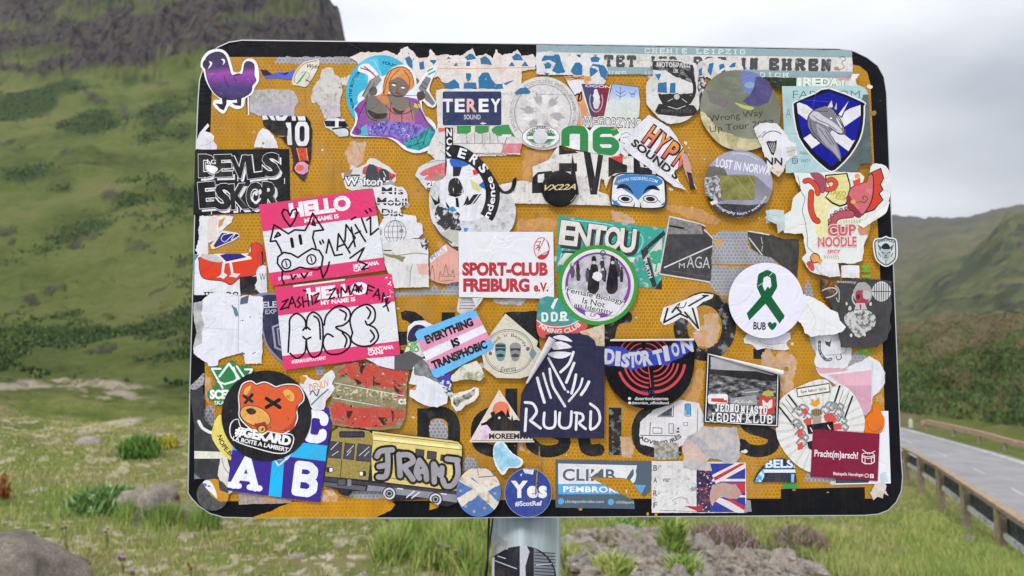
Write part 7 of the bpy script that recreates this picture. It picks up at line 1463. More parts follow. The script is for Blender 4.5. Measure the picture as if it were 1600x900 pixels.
# --- lower left
s = St('shield_sticker', 'green sticker with a white-lined mountain crown and white capitals', smooth([(328, 573), (345, 573), (352, 570), (360, 563), (366, 563), (372, 572), (380, 570), (398, 575), (392, 592), (385, 602), (382, 630), (370, 633), (336, 632), (334, 624), (326, 622), (325, 612), (334, 605), (340, 600), (334, 588)], 1), '#2c7d4c')
s.PS(stroke_polys([(346, 576), (332, 576), (349, 606)], 3) + stroke_polys([(344, 588), (359, 568), (378, 596)], 3.4) + stroke_polys([(342, 596), (352, 600), (366, 596), (372, 592), (366, 574)], 3) + stroke_polys([(371, 572), (386, 594)], 3) + stroke_polys([(384, 577), (395, 577), (388, 590)], 3), '#e9efe9', 'mountain_crown')
s.T('SCENE', 352, 616, 46, 15, 0, '#f0f2ee', bold=.06).T('SKATE', 349, 629, 26, 6, 0, '#f0f2ee', bold=.02).done()
s = St('sticker', 'dark grey panel with a cream stripe and crescent at the left edge', [(298, 612), (318, 604), (321, 625), (320, 655), (334, 668), (352, 690), (362, 720), (364, 748), (305, 748), (305, 664)], worn('#2d2f33', '#3f4144', .6, 60, .1, .2))
s.P([(305, 704), (364, 706), (366, 716), (305, 716)], '#dedccc', 'cream_stripe').L([(312, 658), (318, 668), (330, 675), (338, 675)], 5, '#e4e6e0', 'crescent', sm=True).L([(320, 665), (330, 671), (338, 671)], 3.2, '#1f3a2c', 'crescent_inner', sm=True).P([(305, 739), (315, 747), (305, 748)], '#6d7f86').P([(304, 672), (306, 672), (306, 704), (304, 704)], '#4a4c50').done()
s = St('round_sticker', 'yellow round sticker with tilted black capitals, half under the black bear roundel', smooth([(334, 668), (338, 656), (348, 648), (364, 680), (380, 715), (370, 722), (352, 712), (338, 694), (332, 680)], 3), '#e3d36c')
s.TA('NOPE.BE', 395, 668, 52, 215, 44, 7.5, '#35322a', bold=.03, under=True).PS(stroke_polys(arc(388, 666, 34, 150, 250, 16), 1.2), '#35322a', 'inner_ring').done()
s = St('torn_sticker', 'cream corner scrap with black arcs left of the purple square sticker', torn([(346, 715), (356, 714), (362, 738), (368, 765), (358, 772), (349, 766), (342, 742)], .5), '#d9d6cc').L([(348, 715), (352, 730), (362, 742)], .8, BLACK, sm=True).L([(343, 745), (348, 768), (356, 770)], .8, BLACK).done()
s = St('round_sticker', 'grey translucent disc remnant in the bottom left corner of the border', ell(334, 772, 25, 25, 40), worn('#3a3c3d', '#505152', .5, 120, .1, .3))
s.P(torn([(319, 750), (342, 746), (345, 765), (362, 770), (372, 765), (373, 782), (345, 783), (330, 772)], .8), ink('#c48a2c'), 'yellow_scrap').P(smooth([(319, 750), (330, 751), (338, 764), (341, 778), (333, 770), (322, 760)], 3), '#dfe2e8', 'white_curve').P([(320, 754), (325, 755), (324, 760), (320, 758)], '#3f7db4').P([(326, 757), (331, 758), (330, 760), (326, 760)], '#3f7db4').done()
St('torn_sticker', 'speckled grey paper strip along the bottom border under the purple square sticker', torn([(372, 766), (410, 772), (460, 782), (450, 786), (374, 788)], .6), worn('#b5a296', '#8f857c', .5, 200, .1, .3)).P(torn([(412, 776), (440, 780), (420, 784)], .8), '#cf9560').done()
St('torn_sticker', 'pinkish torn scrap under the wheels of the cartoon bus, left end', torn([(500, 766), (520, 764), (530, 778), (528, 784), (502, 783)], .9), worn('#cdb4a6', '#c9934a', .5, 120, .06)).done()
s = St('square_sticker', 'purple square sticker quartered by light blue stripes with white capitals', [(376, 620), (521, 638), (501, 784), (356, 765)], ink('#3d2a8c', .06))
s.P([(436, 628), (452, 630), (441, 776), (421, 774)], '#1fb2ea', 'blue_stripe').P([(368, 678), (514, 696), (511, 720), (364, 702)], '#1fb2ea', 'blue_stripe')
s.SL('A', 389, 738, 54, 55, -7, '#e9ebf4', sw=11.5, serif=.17).SL('B', 480, 748, 52, 55, -7, '#e9ebf4', sw=12.5).SL('C', 496, 666, 46, 52, -7, '#e9ebf4', sw=13).SL('A', 408, 656, 50, 53, -7, '#e9ebf4', sw=11)
s.P([(427, 714), (436, 728), (452, 716), (460, 704)], '#dfe9f2', 'small_shield').P([(430, 715), (437, 725), (447, 716), (444, 712)], '#2f86c8').L([(434, 718), (441, 717)], 1.4, WHITE).done()
# red and green weathered poster
s = St('sticker', 'weathered red and olive sticker with crystal shapes and faded white capitals, above the bus', torn([(524, 572), (560, 565), (612, 572), (640, 578), (636, 600), (634, 650), (626, 668), (600, 672), (560, 668), (520, 664), (516, 640), (520, 610), (516, 590)], 1), worn('#7e7b4f', '#a08b74', .55, 80, .08, .3))
for q in ([(540, 566), (600, 570), (638, 580), (634, 604), (600, 606), (560, 596), (544, 588)], [(518, 632), (560, 636), (600, 636), (634, 640), (632, 652), (600, 668), (560, 668), (520, 658)], [(550, 564), (575, 568), (600, 580), (622, 604), (612, 606), (590, 600), (572, 604), (560, 590)], [(528, 580), (540, 572), (542, 582), (532, 588)], [(612, 588), (628, 580), (626, 592), (616, 596)], [(522, 626), (540, 630), (560, 640), (572, 654), (540, 660), (522, 650)], [(572, 636), (596, 640), (626, 644), (618, 664), (584, 668), (566, 650)], [(616, 608), (632, 606), (630, 620), (618, 622)]): s.P(torn(q, 1), worn('#bf4034', '#9c6a58', .58, 80, .06, .2), 'red_crystal')
for q in ([(562, 566), (574, 566), (565, 586)], [(584, 586), (592, 600), (584, 604)], [(552, 588), (568, 598), (560, 602)], [(616, 602), (630, 612), (620, 618)], [(540, 640), (552, 642), (546, 656)], [(590, 650), (604, 652), (600, 664)], [(612, 640), (620, 646), (614, 658)], [(536, 584), (542, 588), (530, 590)]): s.P(torn(q, .8), worn('#2b1a18', '#a8483a', .56, 160, .03), 'dark_facet')
s.SP(60, 43, worn('#2b1a18', '#7e7b4f', .5, 200, .03), (.5, 2.2)).SP(30, 44, '#b9ab98', (.4, 1.6)).T('EEMHOIRE', 574, 614, 96, 12, -6, worn('#cfc6b4', '#8a8658', .5, 140, .04), bold=.02).LL([[(524, 598), (604, 613), (632, 618)], [(522, 621), (594, 634)]], 1.3, '#d9cfc8', 'white_line').SP(30, 40, '#c4bcae', (.4, 1.4)).T('cs', 630, 627, 14, 9, 2, '#e6e0da', bold=.04).done()
s = St('torn_sticker', 'white torn sticker with orange and navy scribbled script right of the black bear roundel', torn([(470, 588), (480, 586), (488, 592), (500, 594), (510, 584), (519, 578), (525, 588), (520, 600), (525, 606), (518, 618), (510, 626), (508, 640), (490, 640), (478, 620), (470, 606)], .9), WT)
s.T('DENUV', 500, 602, 34, 12, 18, '#cf9448', bold=.01, shear=.3).LL([[(486, 616), (490, 610), (496, 618), (500, 608)], [(488, 632), (500, 620), (514, 608)]], 1.8, '#3d4a63', 'script', True).P(torn([(470, 586), (480, 590), (476, 600), (468, 598)], .8), '#c48d2e').done()
# bus
bus = [(519, 672), (524, 667), (530, 665), (577, 671), (640, 679), (705, 686), (718, 688), (723, 694), (724, 704), (722, 750), (716, 770), (716, 784), (700, 790), (690, 789), (680, 786), (668, 778), (620, 782), (605, 778), (596, 766), (552, 766), (546, 774), (534, 772), (528, 764), (507, 758), (508, 742), (512, 700)]
s = St('cutout_sticker', 'cut-out yellow cartoon bus sticker with grey graffiti on its side', smooth(bus, 1), '#26242a')
s.P([(583, 673), (640, 680), (705, 687.5), (716, 690), (722, 696), (721, 740), (715, 766), (583, 750), (580, 700)], '#dcc878', 'bus_side').P([(585, 681), (718, 697), (720, 702), (585, 688)], '#f0e6a8', 'roof_band').LL([[(585, 677), (716, 692)], [(584, 687), (722, 702)], [(604, 745), (716, 760)]], 1.0, '#4a432c')
s.P([(520, 674), (530, 667), (577, 672.5), (583, 678), (584, 690), (576, 749), (509, 743)], worn('#a08f4a', '#8b7b3e', .5, 300, .1, .1), 'bus_front').P(rrect(531, 673, 571, 683, 3), '#1c1b22', 'destination_blind').P(rrect(533, 675, 569, 681, 2), '#3a3844', 'destination_blind')
for q in ([(516, 688), (536, 690), (534, 716), (512, 714)], [(540, 691), (556, 693), (554, 718), (537, 716)], [(560, 692), (582, 695), (581, 721), (557, 719)]): s.P(q, '#1c1b22', 'window_frame').P(inset(q, 1.3), '#44424e', 'windscreen')
s.LL([[(518, 702), (530, 690)], [(520, 711), (530, 704)], [(543, 706), (554, 695)], [(543, 711), (550, 703)], [(562, 711), (578, 697)], [(570, 712), (578, 704)]], 1.0, '#d9d9e0', 'glint').L([(535, 717), (533, 745)], .9, '#2a2620').P(rrect(511, 729, 522, 737, 2), '#22202a', 'headlamp').P(rrect(516, 730, 521, 736, 1), '#e8e8e8', 'headlamp').P(rrect(562, 735, 573, 743, 2), '#22202a', 'headlamp').P(rrect(563, 736, 568, 742, 1), '#e8e8e8', 'headlamp')
for q in ([(622, 700), (643, 703), (642, 712), (621, 710)], [(650, 700), (664, 702), (663, 714), (649, 712)], [(668, 703), (683, 705), (682, 718), (667, 716)], [(689, 709), (714, 712), (714, 722), (688, 719)]): s.P(q, '#22202a', 'side_window').P(inset(q, 1), '#45434c', 'side_window')
s.P([(507, 744), (583, 753), (717, 768), (716, 773), (600, 760), (572, 757), (507, 750)], '#3b3944', 'bumper').P([(508, 752), (573, 759), (571, 766), (507, 758)], '#5d5b68', 'bumper').P([(576, 757), (716, 772), (714, 784), (660, 776), (590, 768), (574, 766)], '#8c8a98', 'skirt').P(rrect(528, 747, 543, 758, 2), '#23222a', 'buffer').P(rrect(529.5, 748, 541, 757, 2), '#55535f', 'buffer').P(rrect(544, 748, 550, 758, 1), '#84828e', 'buffer').P([(526, 763), (550, 766), (545, 772), (533, 771)], '#23222a', 'wheel')
for x, y in ((609, 770), (681, 779)):
    for r, c in ((11, '#1d1c22'), (9.3, '#c9c9d2'), (6.4, '#2a2930'), (4.6, '#9a98a4'), (2.6, '#22212a')): s.P(ell(x, y, r, r, 24), c, 'wheel')
s.LL([[(622, 762), (630, 763)], [(648, 766), (636, 776)], [(656, 768), (644, 777)], [(690, 770), (698, 771)]], 1.8, '#e0e0e6', 'glint')
gl = [[(590, 712), (596, 704), (614, 702)], [(606, 704), (607, 722), (604, 742), (592, 744)], [(593, 728), (603, 726)], [(624, 709), (626, 742)], [(624, 710), (640, 710), (646, 720), (630, 729)], [(632, 729), (646, 748)], [(656, 718), (651, 736), (656, 746)], [(656, 718), (665, 732), (667, 748)], [(652, 736), (666, 735)], [(678, 724), (679, 752)], [(678, 724), (689, 742), (691, 730)], [(699, 716), (716, 718)], [(714, 718), (716, 740), (708, 756), (697, 758), (692, 748)]]
for w_, c_, p_ in ((16, '#18171b', 'graffiti_outline'), (8.4, '#9d9aa0', 'graffiti_letter')): s.LL(gl, w_, c_, p_, True)
s.done()
# black bear roundel
s = St('round_sticker', 'black round sticker with an orange cartoon bear head with crossed-out eyes', ell(418, 649, 70, 70.5, 70), ink('#1e1e22', .12))
bear = smooth([(378, 636), (377, 618), (380, 606), (384, 600), (394, 597), (402, 602), (412, 599), (420, 600), (432, 606), (440, 604), (452, 602), (466, 604), (473, 614), (474, 624), (466, 632), (463, 640), (464, 654), (456, 668), (440, 676), (424, 676), (414, 668), (404, 672), (390, 664), (378, 650)], 3)
s.P(inset(bear, -3), '#ece8e8', 'white_outline').P(inset(bear, -1.2), BLACK, 'black_outline').P(bear, '#d85c30', 'bear_head').P(smooth([(456, 672), (464, 656), (463, 640), (468, 632), (458, 660), (440, 672), (426, 672)], 3), '#b8402c', 'shade_print')
s.P(smooth([(383, 614), (386, 606), (394, 602), (392, 610), (386, 617)], 3), '#e3ad58', 'inner_ear').P(smooth([(444, 612), (452, 608), (461, 616), (460, 626), (452, 624)], 3), '#e3ad58', 'inner_ear')
mz = smooth([(378, 642), (384, 635), (396, 634), (410, 638), (420, 646), (424, 656), (420, 663), (408, 660), (400, 664), (386, 658), (379, 650)], 3)
s.P(inset(mz, -1), '#3a2018', 'muzzle_line').P(mz, '#e0a658', 'muzzle').P(smooth([(386, 640), (394, 637), (402, 641), (400, 646), (392, 647)], 3), '#3f2a20', 'nose')
s.LL([[(383, 618), (396, 627)], [(396, 616), (385, 629)]], 4.6, BLACK, 'crossed_eye').LL([[(418, 622), (439, 636)], [(438, 624), (418, 636)]], 5.6, BLACK, 'crossed_eye').LL([[(449, 617), (455, 623)], [(455, 617), (449, 621)], [(451, 651), (453, 655)], [(422, 668), (426, 667)]], .9, '#7a3018')
lb = [(366, 658), (374, 655), (378, 668), (398, 672), (420, 674), (440, 678), (455, 678), (460, 684), (456, 698), (448, 706), (430, 706), (400, 698), (376, 690), (364, 682), (362, 668)]
s.P(smooth(inset(lb, -1.6), 2), '#ece8e8', 'label_outline').P(smooth(lb, 2), '#17171a', 'label_field').P([(400, 661), (401, 660), (402, 662)], BLACK)
s.T('#GEKARD', 413, 681, 88, 17, -11, '#eeecec', bold=.06).T('LA BOITE A LAMBERT', 409, 693, 88, 7, -12, '#eeecec', bold=.03).P([(399, 662), (416, 658), (421, 668), (418, 674), (404, 673)], '#9c2a30', 'cigar_box').P(ell(411, 670, 6.6, 6.6), BLACK).P(ell(411, 670, 5.4, 5.4), '#e0b04c', 'gold_ring').P(ell(412, 670, 2, 2.8, 14, rot=-25), '#6d5018').SP(10, 77, '#8b8a88', (.3, .7)).done()
# galaxy bird
bd = smooth([(314, 104), (316, 92), (325, 81), (338, 77), (350, 79), (358, 88), (363, 104), (366, 113), (376, 112), (380, 98), (388, 92), (398, 94), (404, 106), (405, 126), (398, 138), (394, 148), (384, 154), (381, 167), (370, 171), (358, 166), (355, 172), (349, 178), (340, 172), (333, 163), (336, 156), (344, 156), (332, 144), (322, 126), (318, 110)], 3)
s = St('cutout_sticker', 'white-edged cut-out of a plump purple galaxy-patterned bird in the top left corner', bd, ink('#e9e9f0', .04))
body = smooth([(322, 108), (321, 96), (328, 86), (342, 82), (352, 88), (357, 102), (362, 118), (372, 116), (380, 116), (383, 100), (390, 97), (397, 102), (397, 118), (400, 126), (394, 134), (392, 144), (380, 152), (362, 156), (344, 152), (332, 140), (325, 124)], 3)
s.P(inset(body, -1.1), '#221a2c', 'outline').P(body, grad([(0, '#35305c'), (.28, '#4a3a78'), (.42, '#7d3f94'), (.56, '#9a4aa4'), (.68, '#4a3a66'), (1, '#38344c')], False, .05, 30), 'bird_body')
s.P([(347, 154), (355, 152), (354, 164), (350, 173), (344, 170), (337, 162), (348, 163)], '#2a2634', 'leg').P([(370, 153), (378, 152), (377, 166), (368, 165), (362, 161), (371, 161)], '#2a2634', 'leg').P(ell(322, 101, 5, 7), '#262230', 'beak').LL([[(350, 118), (353, 128), (358, 135), (358, 136), (353, 133)]], 1.0, '#2c2040', 'wing_line', True).L([(380, 116), (366, 120), (372, 130)], .9, '#2c2040', sm=True).P(smooth([(346, 93), (351, 93), (352, 98), (348, 102), (350, 97)], 2), '#f0f0f4', 'eye').P(smooth([(327, 96), (332, 98), (330, 104), (325, 108), (329, 101)], 2), '#f0f0f4', 'eye').PS([ell(332, 116, .7, .7, 6), ell(346, 146, .6, .6, 6), ell(372, 128, .6, .6, 6), ell(388, 124, .6, .6, 6)], '#c9b8e8', 'star').done()
# --- pink name badges
def badge(label, q, t0, t1, hs):
    s = St('name_badge', label, q, ink('#d9dade', .08), 'sticker', 'pink name badges')
    PK = worn('#d8326c', '#df6a94', .68, 50, .06, .12); a = math.degrees(math.atan2(q[0][1] - q[1][1], q[1][0] - q[0][0]))
    s.P([quadpt(q, -.02, -.02), quadpt(q, 1.02, -.02), quadpt(q, 1.02, t0), quadpt(q, -.02, t0)], PK, 'pink_band').P([quadpt(q, -.02, t1), quadpt(q, 1.02, t1), quadpt(q, 1.02, 1.02), quadpt(q, -.02, 1.02)], PK, 'pink_band')
    c1, c2 = quadpt(q, .5, .12 if hs == 0 else .13), quadpt(q, .52, .27 if hs == 0 else .255)
    s.T('HELLO', c1[0] + 4, c1[1], 96, 24 if hs == 0 else 20, a, '#ece6ea', bold=.06).T('MY NAME IS', c2[0], c2[1], 54, 7, a, '#ece6ea', bold=.04)
    c3, c4 = quadpt(q, .2, (t1 + 1) / 2), quadpt(q, .84, (t1 + 1) / 2)
    s.T('#GERMANSPRAYPAINT', c3[0] + 4, c3[1], 54, 6.5, a, '#ece2e8', bold=.03).T('MONTANA', c4[0], c4[1] - 3, 40, 6.5, a, '#ece2e8', bold=.05).T('CANS', c4[0] - 8, c4[1] + 4, 24, 6, a, '#ece2e8', bold=.05)
    return s
q1 = [(406, 321), (584, 296), (603, 423), (425, 447)]
s = badge('upper pink and white name badge with a marker-drawn pig face and heart', q1, .33, .84, 0)
MK = ink('#1c121c', .02, .3)
s.LL([[(455, 355), (446, 343), (442, 334), (445, 328), (451, 330), (455, 338), (458, 330), (464, 327), (466, 334), (462, 345), (455, 355)], [(424, 378), (430, 352), (452, 366), (462, 360), (478, 361), (484, 350), (490, 334), (507, 360), (492, 362), (490, 372), (495, 388)], [(424, 378), (433, 377), (440, 390), (442, 396)],
      [(444, 424), (435, 412), (436, 402), (445, 395), (456, 397), (467, 403), (477, 396), (489, 389), (500, 392), (506, 402), (504, 416), (498, 422), (484, 421), (470, 418), (456, 424), (447, 425), (444, 424)], [(443, 424), (442, 436), (447, 446)], [(502, 419), (506, 435)], [(506, 434), (512, 424), (516, 410)], [(431, 372), (436, 364), (440, 368), (433, 371)], [(489, 352), (491, 346), (494, 353), (489, 352)]], 2.9, MK, 'marker_drawing')
s.LL([[(457, 374), (459, 386)], [(470, 369), (472, 381)]], 5, MK, 'marker_drawing').PS([q for c in ((449, 413), (488, 406)) for q in stroke_polys(ell(c[0], c[1], 7, 7.5, 16), 2.4, True) + stroke_polys([(c[0] - 1, c[1] - 4), (c[0] + 1, c[1] + 4)], 2)], MK, 'marker_drawing').LL([[(456, 430), (459, 437), (464, 431)], [(472, 428), (477, 435), (482, 427)]], 3, MK, 'marker_drawing')
s.LL([[(511, 396), (515, 375), (524, 400), (536, 398)], [(528, 392), (530, 366), (548, 396)], [(530, 386), (540, 382)], [(540, 378), (542, 352), (556, 372), (546, 388)], [(550, 356), (556, 386)], [(556, 352), (572, 378)], [(556, 366), (564, 362)], [(566, 342), (574, 364)], [(574, 345), (580, 340), (580, 368), (592, 358)], [(548, 404), (570, 388), (560, 408), (574, 414), (566, 422), (576, 420)], [(501, 378), (503, 382)], [(505, 376), (507, 380)], [(572, 330), (575, 334)], [(578, 327), (581, 331)], [(550, 344), (557, 340)]], 2.9, MK, 'marker_scribble').done()
q2 = [(432, 449), (613, 428), (626, 554), (445, 578)]
s = badge('lower pink and white name badge with marker bubble letters', q2, .345, .83, 1)
s.LL([[(443, 472), (452, 468), (440, 484), (452, 480)], [(452, 482), (458, 464), (464, 480)], [(455, 475), (461, 473)], [(470, 464), (466, 470), (472, 476), (467, 481)], [(474, 464), (476, 480)], [(482, 460), (484, 478)], [(475, 472), (484, 470)], [(488, 462), (490, 476)], [(492, 462), (500, 458), (493, 474), (500, 470)], [(476, 454), (480, 455)],
      [(516, 455), (526, 450), (515, 468), (524, 465)], [(529, 452), (530, 465)], [(534, 464), (535, 449), (541, 458), (546, 447), (548, 461)], [(550, 460), (556, 444), (562, 457)], [(553, 454), (559, 453)], [(558, 446), (566, 456)], [(566, 446), (558, 456)], [(576, 446), (574, 460)], [(576, 446), (586, 450)], [(576, 453), (583, 455)], [(584, 464), (592, 452), (594, 468)], [(587, 461), (594, 462)], [(598, 472), (600, 458), (605, 474), (607, 462)], [(600, 480), (610, 472)], [(604, 474), (608, 486)]], 2.6, MK, 'marker_scribble')
s.LL([smooth(l, 4, False) for l in ([(452, 550), (454, 515), (455, 498), (466, 490), (478, 500), (480, 514), (482, 496), (492, 488), (504, 500), (506, 530), (502, 552), (490, 558), (482, 546), (480, 532), (478, 550), (466, 560), (455, 552)], [(508, 508), (512, 492), (530, 478), (546, 484), (548, 498), (538, 508), (526, 512), (546, 524), (548, 540), (534, 552), (514, 552), (506, 536), (512, 522), (522, 526)],
                                                [(552, 520), (548, 500), (556, 484), (574, 476), (586, 484), (586, 500), (576, 508), (572, 502)], [(552, 520), (550, 532), (562, 540), (580, 540), (592, 528), (588, 514), (578, 508)], [(475, 516), (480, 511), (486, 515)], [(475, 526), (480, 530), (487, 527)], [(492, 494), (500, 502), (502, 530)], [(532, 484), (542, 490), (540, 500)], [(574, 480), (580, 488), (576, 498)], [(536, 520), (543, 530), (540, 542)], [(580, 516), (586, 526), (580, 534)])], 2.9, MK, 'marker_drawing')
s.SP(16, 41, '#efe4ea', (.5, 1.6), box=(600, 428, 616, 470)).done()
St('torn_sticker', 'thin torn white and yellow strip showing between the two pink badges', [(460, 446), (540, 436), (540, 439), (460, 449)], '#dcd8d4').done()
# --- lower middle
s = St('round_sticker', 'white cut-out with a dark purple figure and green graffiti letters left of the slogan sticker', torn([(636, 540), (638, 510), (648, 502), (664, 501), (680, 510), (684, 530), (668, 552), (656, 562), (645, 565), (632, 552)], .6), '#dfe0e2')
s.P(smooth([(638, 532), (640, 518), (650, 508), (662, 509), (668, 516), (656, 524), (650, 534)], 3), '#2a1f44', 'dark_figure').T('DIK', 646, 538, 18, 9, 0, '#69a04c', bold=.05).T('BO', 648, 546, 15, 9, 0, '#69a04c', bold=.05).P([(652, 514), (662, 513), (660, 517)], '#7d6ab8').done()
St('torn_sticker', 'dark grey and white shapes under the lower pink badge', torn([(572, 560), (617, 556), (640, 548), (664, 560), (660, 572), (640, 578), (617, 577), (595, 572)], .6), '#55565a').P([(568, 558), (617, 554), (617, 578), (590, 570)], '#dcdce6', 'white_part').done()
s = St('torn_sticker', 'blank white torn patch with grey stone print below the slogan sticker', torn([(646, 574), (652, 566), (662, 560), (678, 562), (690, 580), (704, 596), (705, 600), (698, 630), (684, 636), (668, 634), (655, 628), (640, 618), (642, 606), (650, 602), (640, 598)], 1), '#dcdfe6')
s.P(torn([(647, 566), (660, 560), (684, 580), (700, 596), (690, 600), (664, 588), (648, 586)], .8), worn('#8d9090', '#5a5d5f', .5, 100, .08), 'stone_print').P(torn([(640, 600), (652, 601), (650, 610), (641, 608)], .6), '#c48a30', 'yellow_gap').done()
St('torn_sticker', 'scrap with blue and white print under the bottom corner of the slogan sticker', torn([(682, 592), (704, 582), (705, 592), (702, 606), (690, 600)], .8), '#3f44a0').T('of s', 693, 597, 20, 7, 8, '#e0dede', bold=.03).done()
s = St('torn_sticker', 'white and olive torn map-like scrap below the slogan sticker', torn([(706, 586), (722, 572), (745, 563), (752, 572), (758, 588), (750, 594), (730, 592), (708, 596), (704, 592)], .7), dirty('#d6d4c8', '#8f9468', .55, 60)).done()
s = St('torn_sticker', 'torn white sticker with grey smoky butterfly shape above the triangle', torn([(704, 616), (720, 612), (736, 608), (740, 604), (748, 606), (748, 616), (742, 626), (728, 632), (720, 640), (713, 642), (706, 632)], .6), '#dfdcd6').P(torn([(708, 622), (718, 620), (734, 612), (742, 606), (742, 616), (732, 624), (720, 628), (714, 636), (708, 630)], .7), worn('#55524a', '#b5b2a4', .48, 100, .06), 'smoke_print').SP(6, 60, '#2a2826', (.4, .9), box=(706, 612, 722, 626)).done()
s = St('torn_sticker', 'black and white speckled fringe right of the blank white patch', torn([(692, 604), (704, 606), (710, 616), (704, 620), (696, 612)], 1), worn('#2c2c2e', '#d0d0d0', .5, 200, .03)).done()
s = St('sticker', 'cream sticker with two moustached faces inside a ring, right of the slogan sticker', [(789.5, 490), (840, 533), (838, 541), (846, 548), (836, 580), (826, 587), (812, 591), (776, 590), (757, 575), (752, 548), (768, 520)], ink('#cfc9b9', .2))
s.PS(stroke_polys(ell(795, 549, 37.5, 34, 50), 1.1, True) + stroke_polys(ell(795, 549, 35, 31.5, 50), .7, True), '#6b675f', 'ring').TA("Black 'n' Beardy", 795, 552, 28, 92, 140, 7, '#3f4446', bold=.0).T('Events', 794, 576, 26, 7.5, 4, '#3f4446', bold=.0, shear=.4)
for x, c in ((782, '#6f939a'), (805, '#8a8c8c')): s.P(smooth([(x - 8, 539), (x, 535), (x + 8, 539), (x + 8, 552), (x + 4, 563), (x - 4, 563), (x - 8, 552)], 3), c, 'face').P([(x - 8, 544), (x + 8, 544), (x + 7, 549), (x + 2, 547), (x - 2, 547), (x - 7, 549)], '#2f3c42', 'sunglasses').P(smooth([(x - 7, 556), (x, 552), (x + 7, 556), (x, 558)], 2), '#2f3c42', 'moustache')
s.P([(774, 538), (790, 538), (789, 542), (774, 542)], '#2f3c42').PS([torn(ell(x, y, 3, 3, 8), 1) for x, y in ((766, 552), (824, 545))], '#6d6258', 'star').P([(826, 552), (832, 543), (838, 552), (832, 562)], '#708c98').done()
s = St('sticker', 'pink, white and light blue striped sticker with black slogan in three lines', [(649, 522), (652, 517), (738, 485), (744, 487), (771, 538), (770, 545), (684, 590), (678, 588)], '#67b6ea')
def sl(a, b, m_): q = [(648, 519), (741, 484), (772, 542), (681, 592)]; s.P([quadpt(q, -.02, a), quadpt(q, 1.02, a), quadpt(q, 1.02, b), quadpt(q, -.02, b)], m_, 'stripe')
sl(.2, .42, '#dd93b4'); sl(.42, .6, '#e3e0e6'); sl(.6, .8, '#dd93b4')
s.T('EVERYTHING', 702, 517, 79, 14, 22, BLACK, bold=.06).T('IS', 712, 535, 13, 13.5, 22, BLACK, bold=.06).T('TRANSPHOBIC', 718, 554, 91, 14, 22, BLACK, bold=.06).done()
s = St('sticker', 'small white triangle sticker with an orange sun, black mountain and pine trees', [(780, 608), (835, 690), (733, 690)], '#dcccc0')
s.P(ell(783, 640, 13.5, 13.5), '#dc7a56', 'orange_sun').P(torn([(752, 661), (760, 658), (768, 650), (784, 640), (792, 650), (800, 657), (806, 654), (822, 660), (834, 674), (815, 673), (754, 673)], .7), '#17161c', 'mountain').P([(790, 651), (793, 637), (797, 651)], '#17161c', 'pine').P([(798, 657), (800, 647), (802, 657)], '#17161c', 'pine').P(ell(780, 652, 2, 2, 10), '#e4e0da').P(torn([(766, 644), (772, 641), (775, 650), (768, 652)], .5), '#17161c', 'cyclist')
s.P([(750, 672), (836, 673), (836, 692), (740, 692)], '#d9cdc4').T('MOREEMMM', 797, 680.5, 66, 9, 0, '#1e1a1e', bold=.04).P(torn([(753, 664), (760, 663), (767, 670), (762, 685), (744, 686), (748, 672)], .8), worn('#e0d4e0', '#c9a2c4', .5, 60, .1), 'lilac_tear').L([(738, 687), (832, 687.5)], .8, '#5a5250').done()
s = St('cutout_sticker', 'light blue cut-out shape with curled white edge under the triangle', torn(smooth([(771, 696), (776, 690), (786, 688), (792, 696), (800, 706), (816, 716), (816, 724), (808, 731), (796, 730), (790, 738), (784, 741), (777, 732), (771, 715)], 2), .7), '#dfe4e8').P(torn(smooth([(773, 698), (778, 692), (786, 690), (790, 698), (800, 709), (813, 718), (812, 724), (804, 728), (794, 727), (786, 735), (779, 728), (773, 713)], 2), .7), worn('#a7cfe2', '#8abdd6', .5, 70, .05, .1), 'blue_shape').LL([[(778, 700), (784, 710), (780, 722)], [(786, 704), (794, 714), (792, 724)], [(796, 712), (804, 720)]], 1, '#7fb2cc', 'fold', True).done()
s = St('round_sticker', 'worn round blue sticker with a white saltire and small gold stars on the bottom border', ell(748, 767, 34.5, 38.5, 50), worn('#436eb0', '#5a80ba', .6, 60, .1, .25))
s.P(torn([(718, 740), (735, 730), (762, 731), (776, 745), (760, 748), (748, 755), (738, 745), (725, 752)], 1), '#d8c9b8', 'torn_white').P(torn([(714, 778), (738, 762), (714, 748), (722, 738), (748, 754), (774, 742), (784, 754), (762, 766), (782, 786), (772, 794), (748, 772), (722, 790)], .8), worn('#dcd4c6', '#b9a888', .58, 100, .08, .3), 'saltire')
for x, y in ((773, 769), (728, 789), (757, 792), (741, 797), (720, 765), (768, 755), (762, 782)): s.P([(x + (3.4 if k % 2 == 0 else 1.4) * math.sin(k * math.pi / 5), y - (3.4 if k % 2 == 0 else 1.4) * math.cos(k * math.pi / 5)) for k in range(10)], '#cf9c4a', 'gold_star')
s.L([(746, 730), (748, 742)], .8, '#6d5a48', 'scratch').L([(748, 744), (774, 742)], 1.2, '#4a4440', 'tear_line').done()
s = St('round_sticker', 'round dark blue sticker with large white Yes on the bottom border', ell(825, 768, 36.8, 38.3, 60), ink('#8597b8', .1))
s.P(ell(825, 768, 36, 37.5, 60), worn('#263e8c', '#3a4f90', .62, 60, .1, .2), 'blue_field').T('Yes', 826, 763, 56, 27, 0, '#e8e6ea', bold=.045, spacing=1.12).T('#ScotRef', 825.5, 785, 42, 8.5, 1, '#dcdce4', bold=.03).P(torn([(817, 731), (834, 732), (832, 740), (820, 738)], .6), '#dcd8d8', 'torn_white').P(torn([(812, 740), (816, 738), (814, 743)], .3), '#d8d8e0').done()
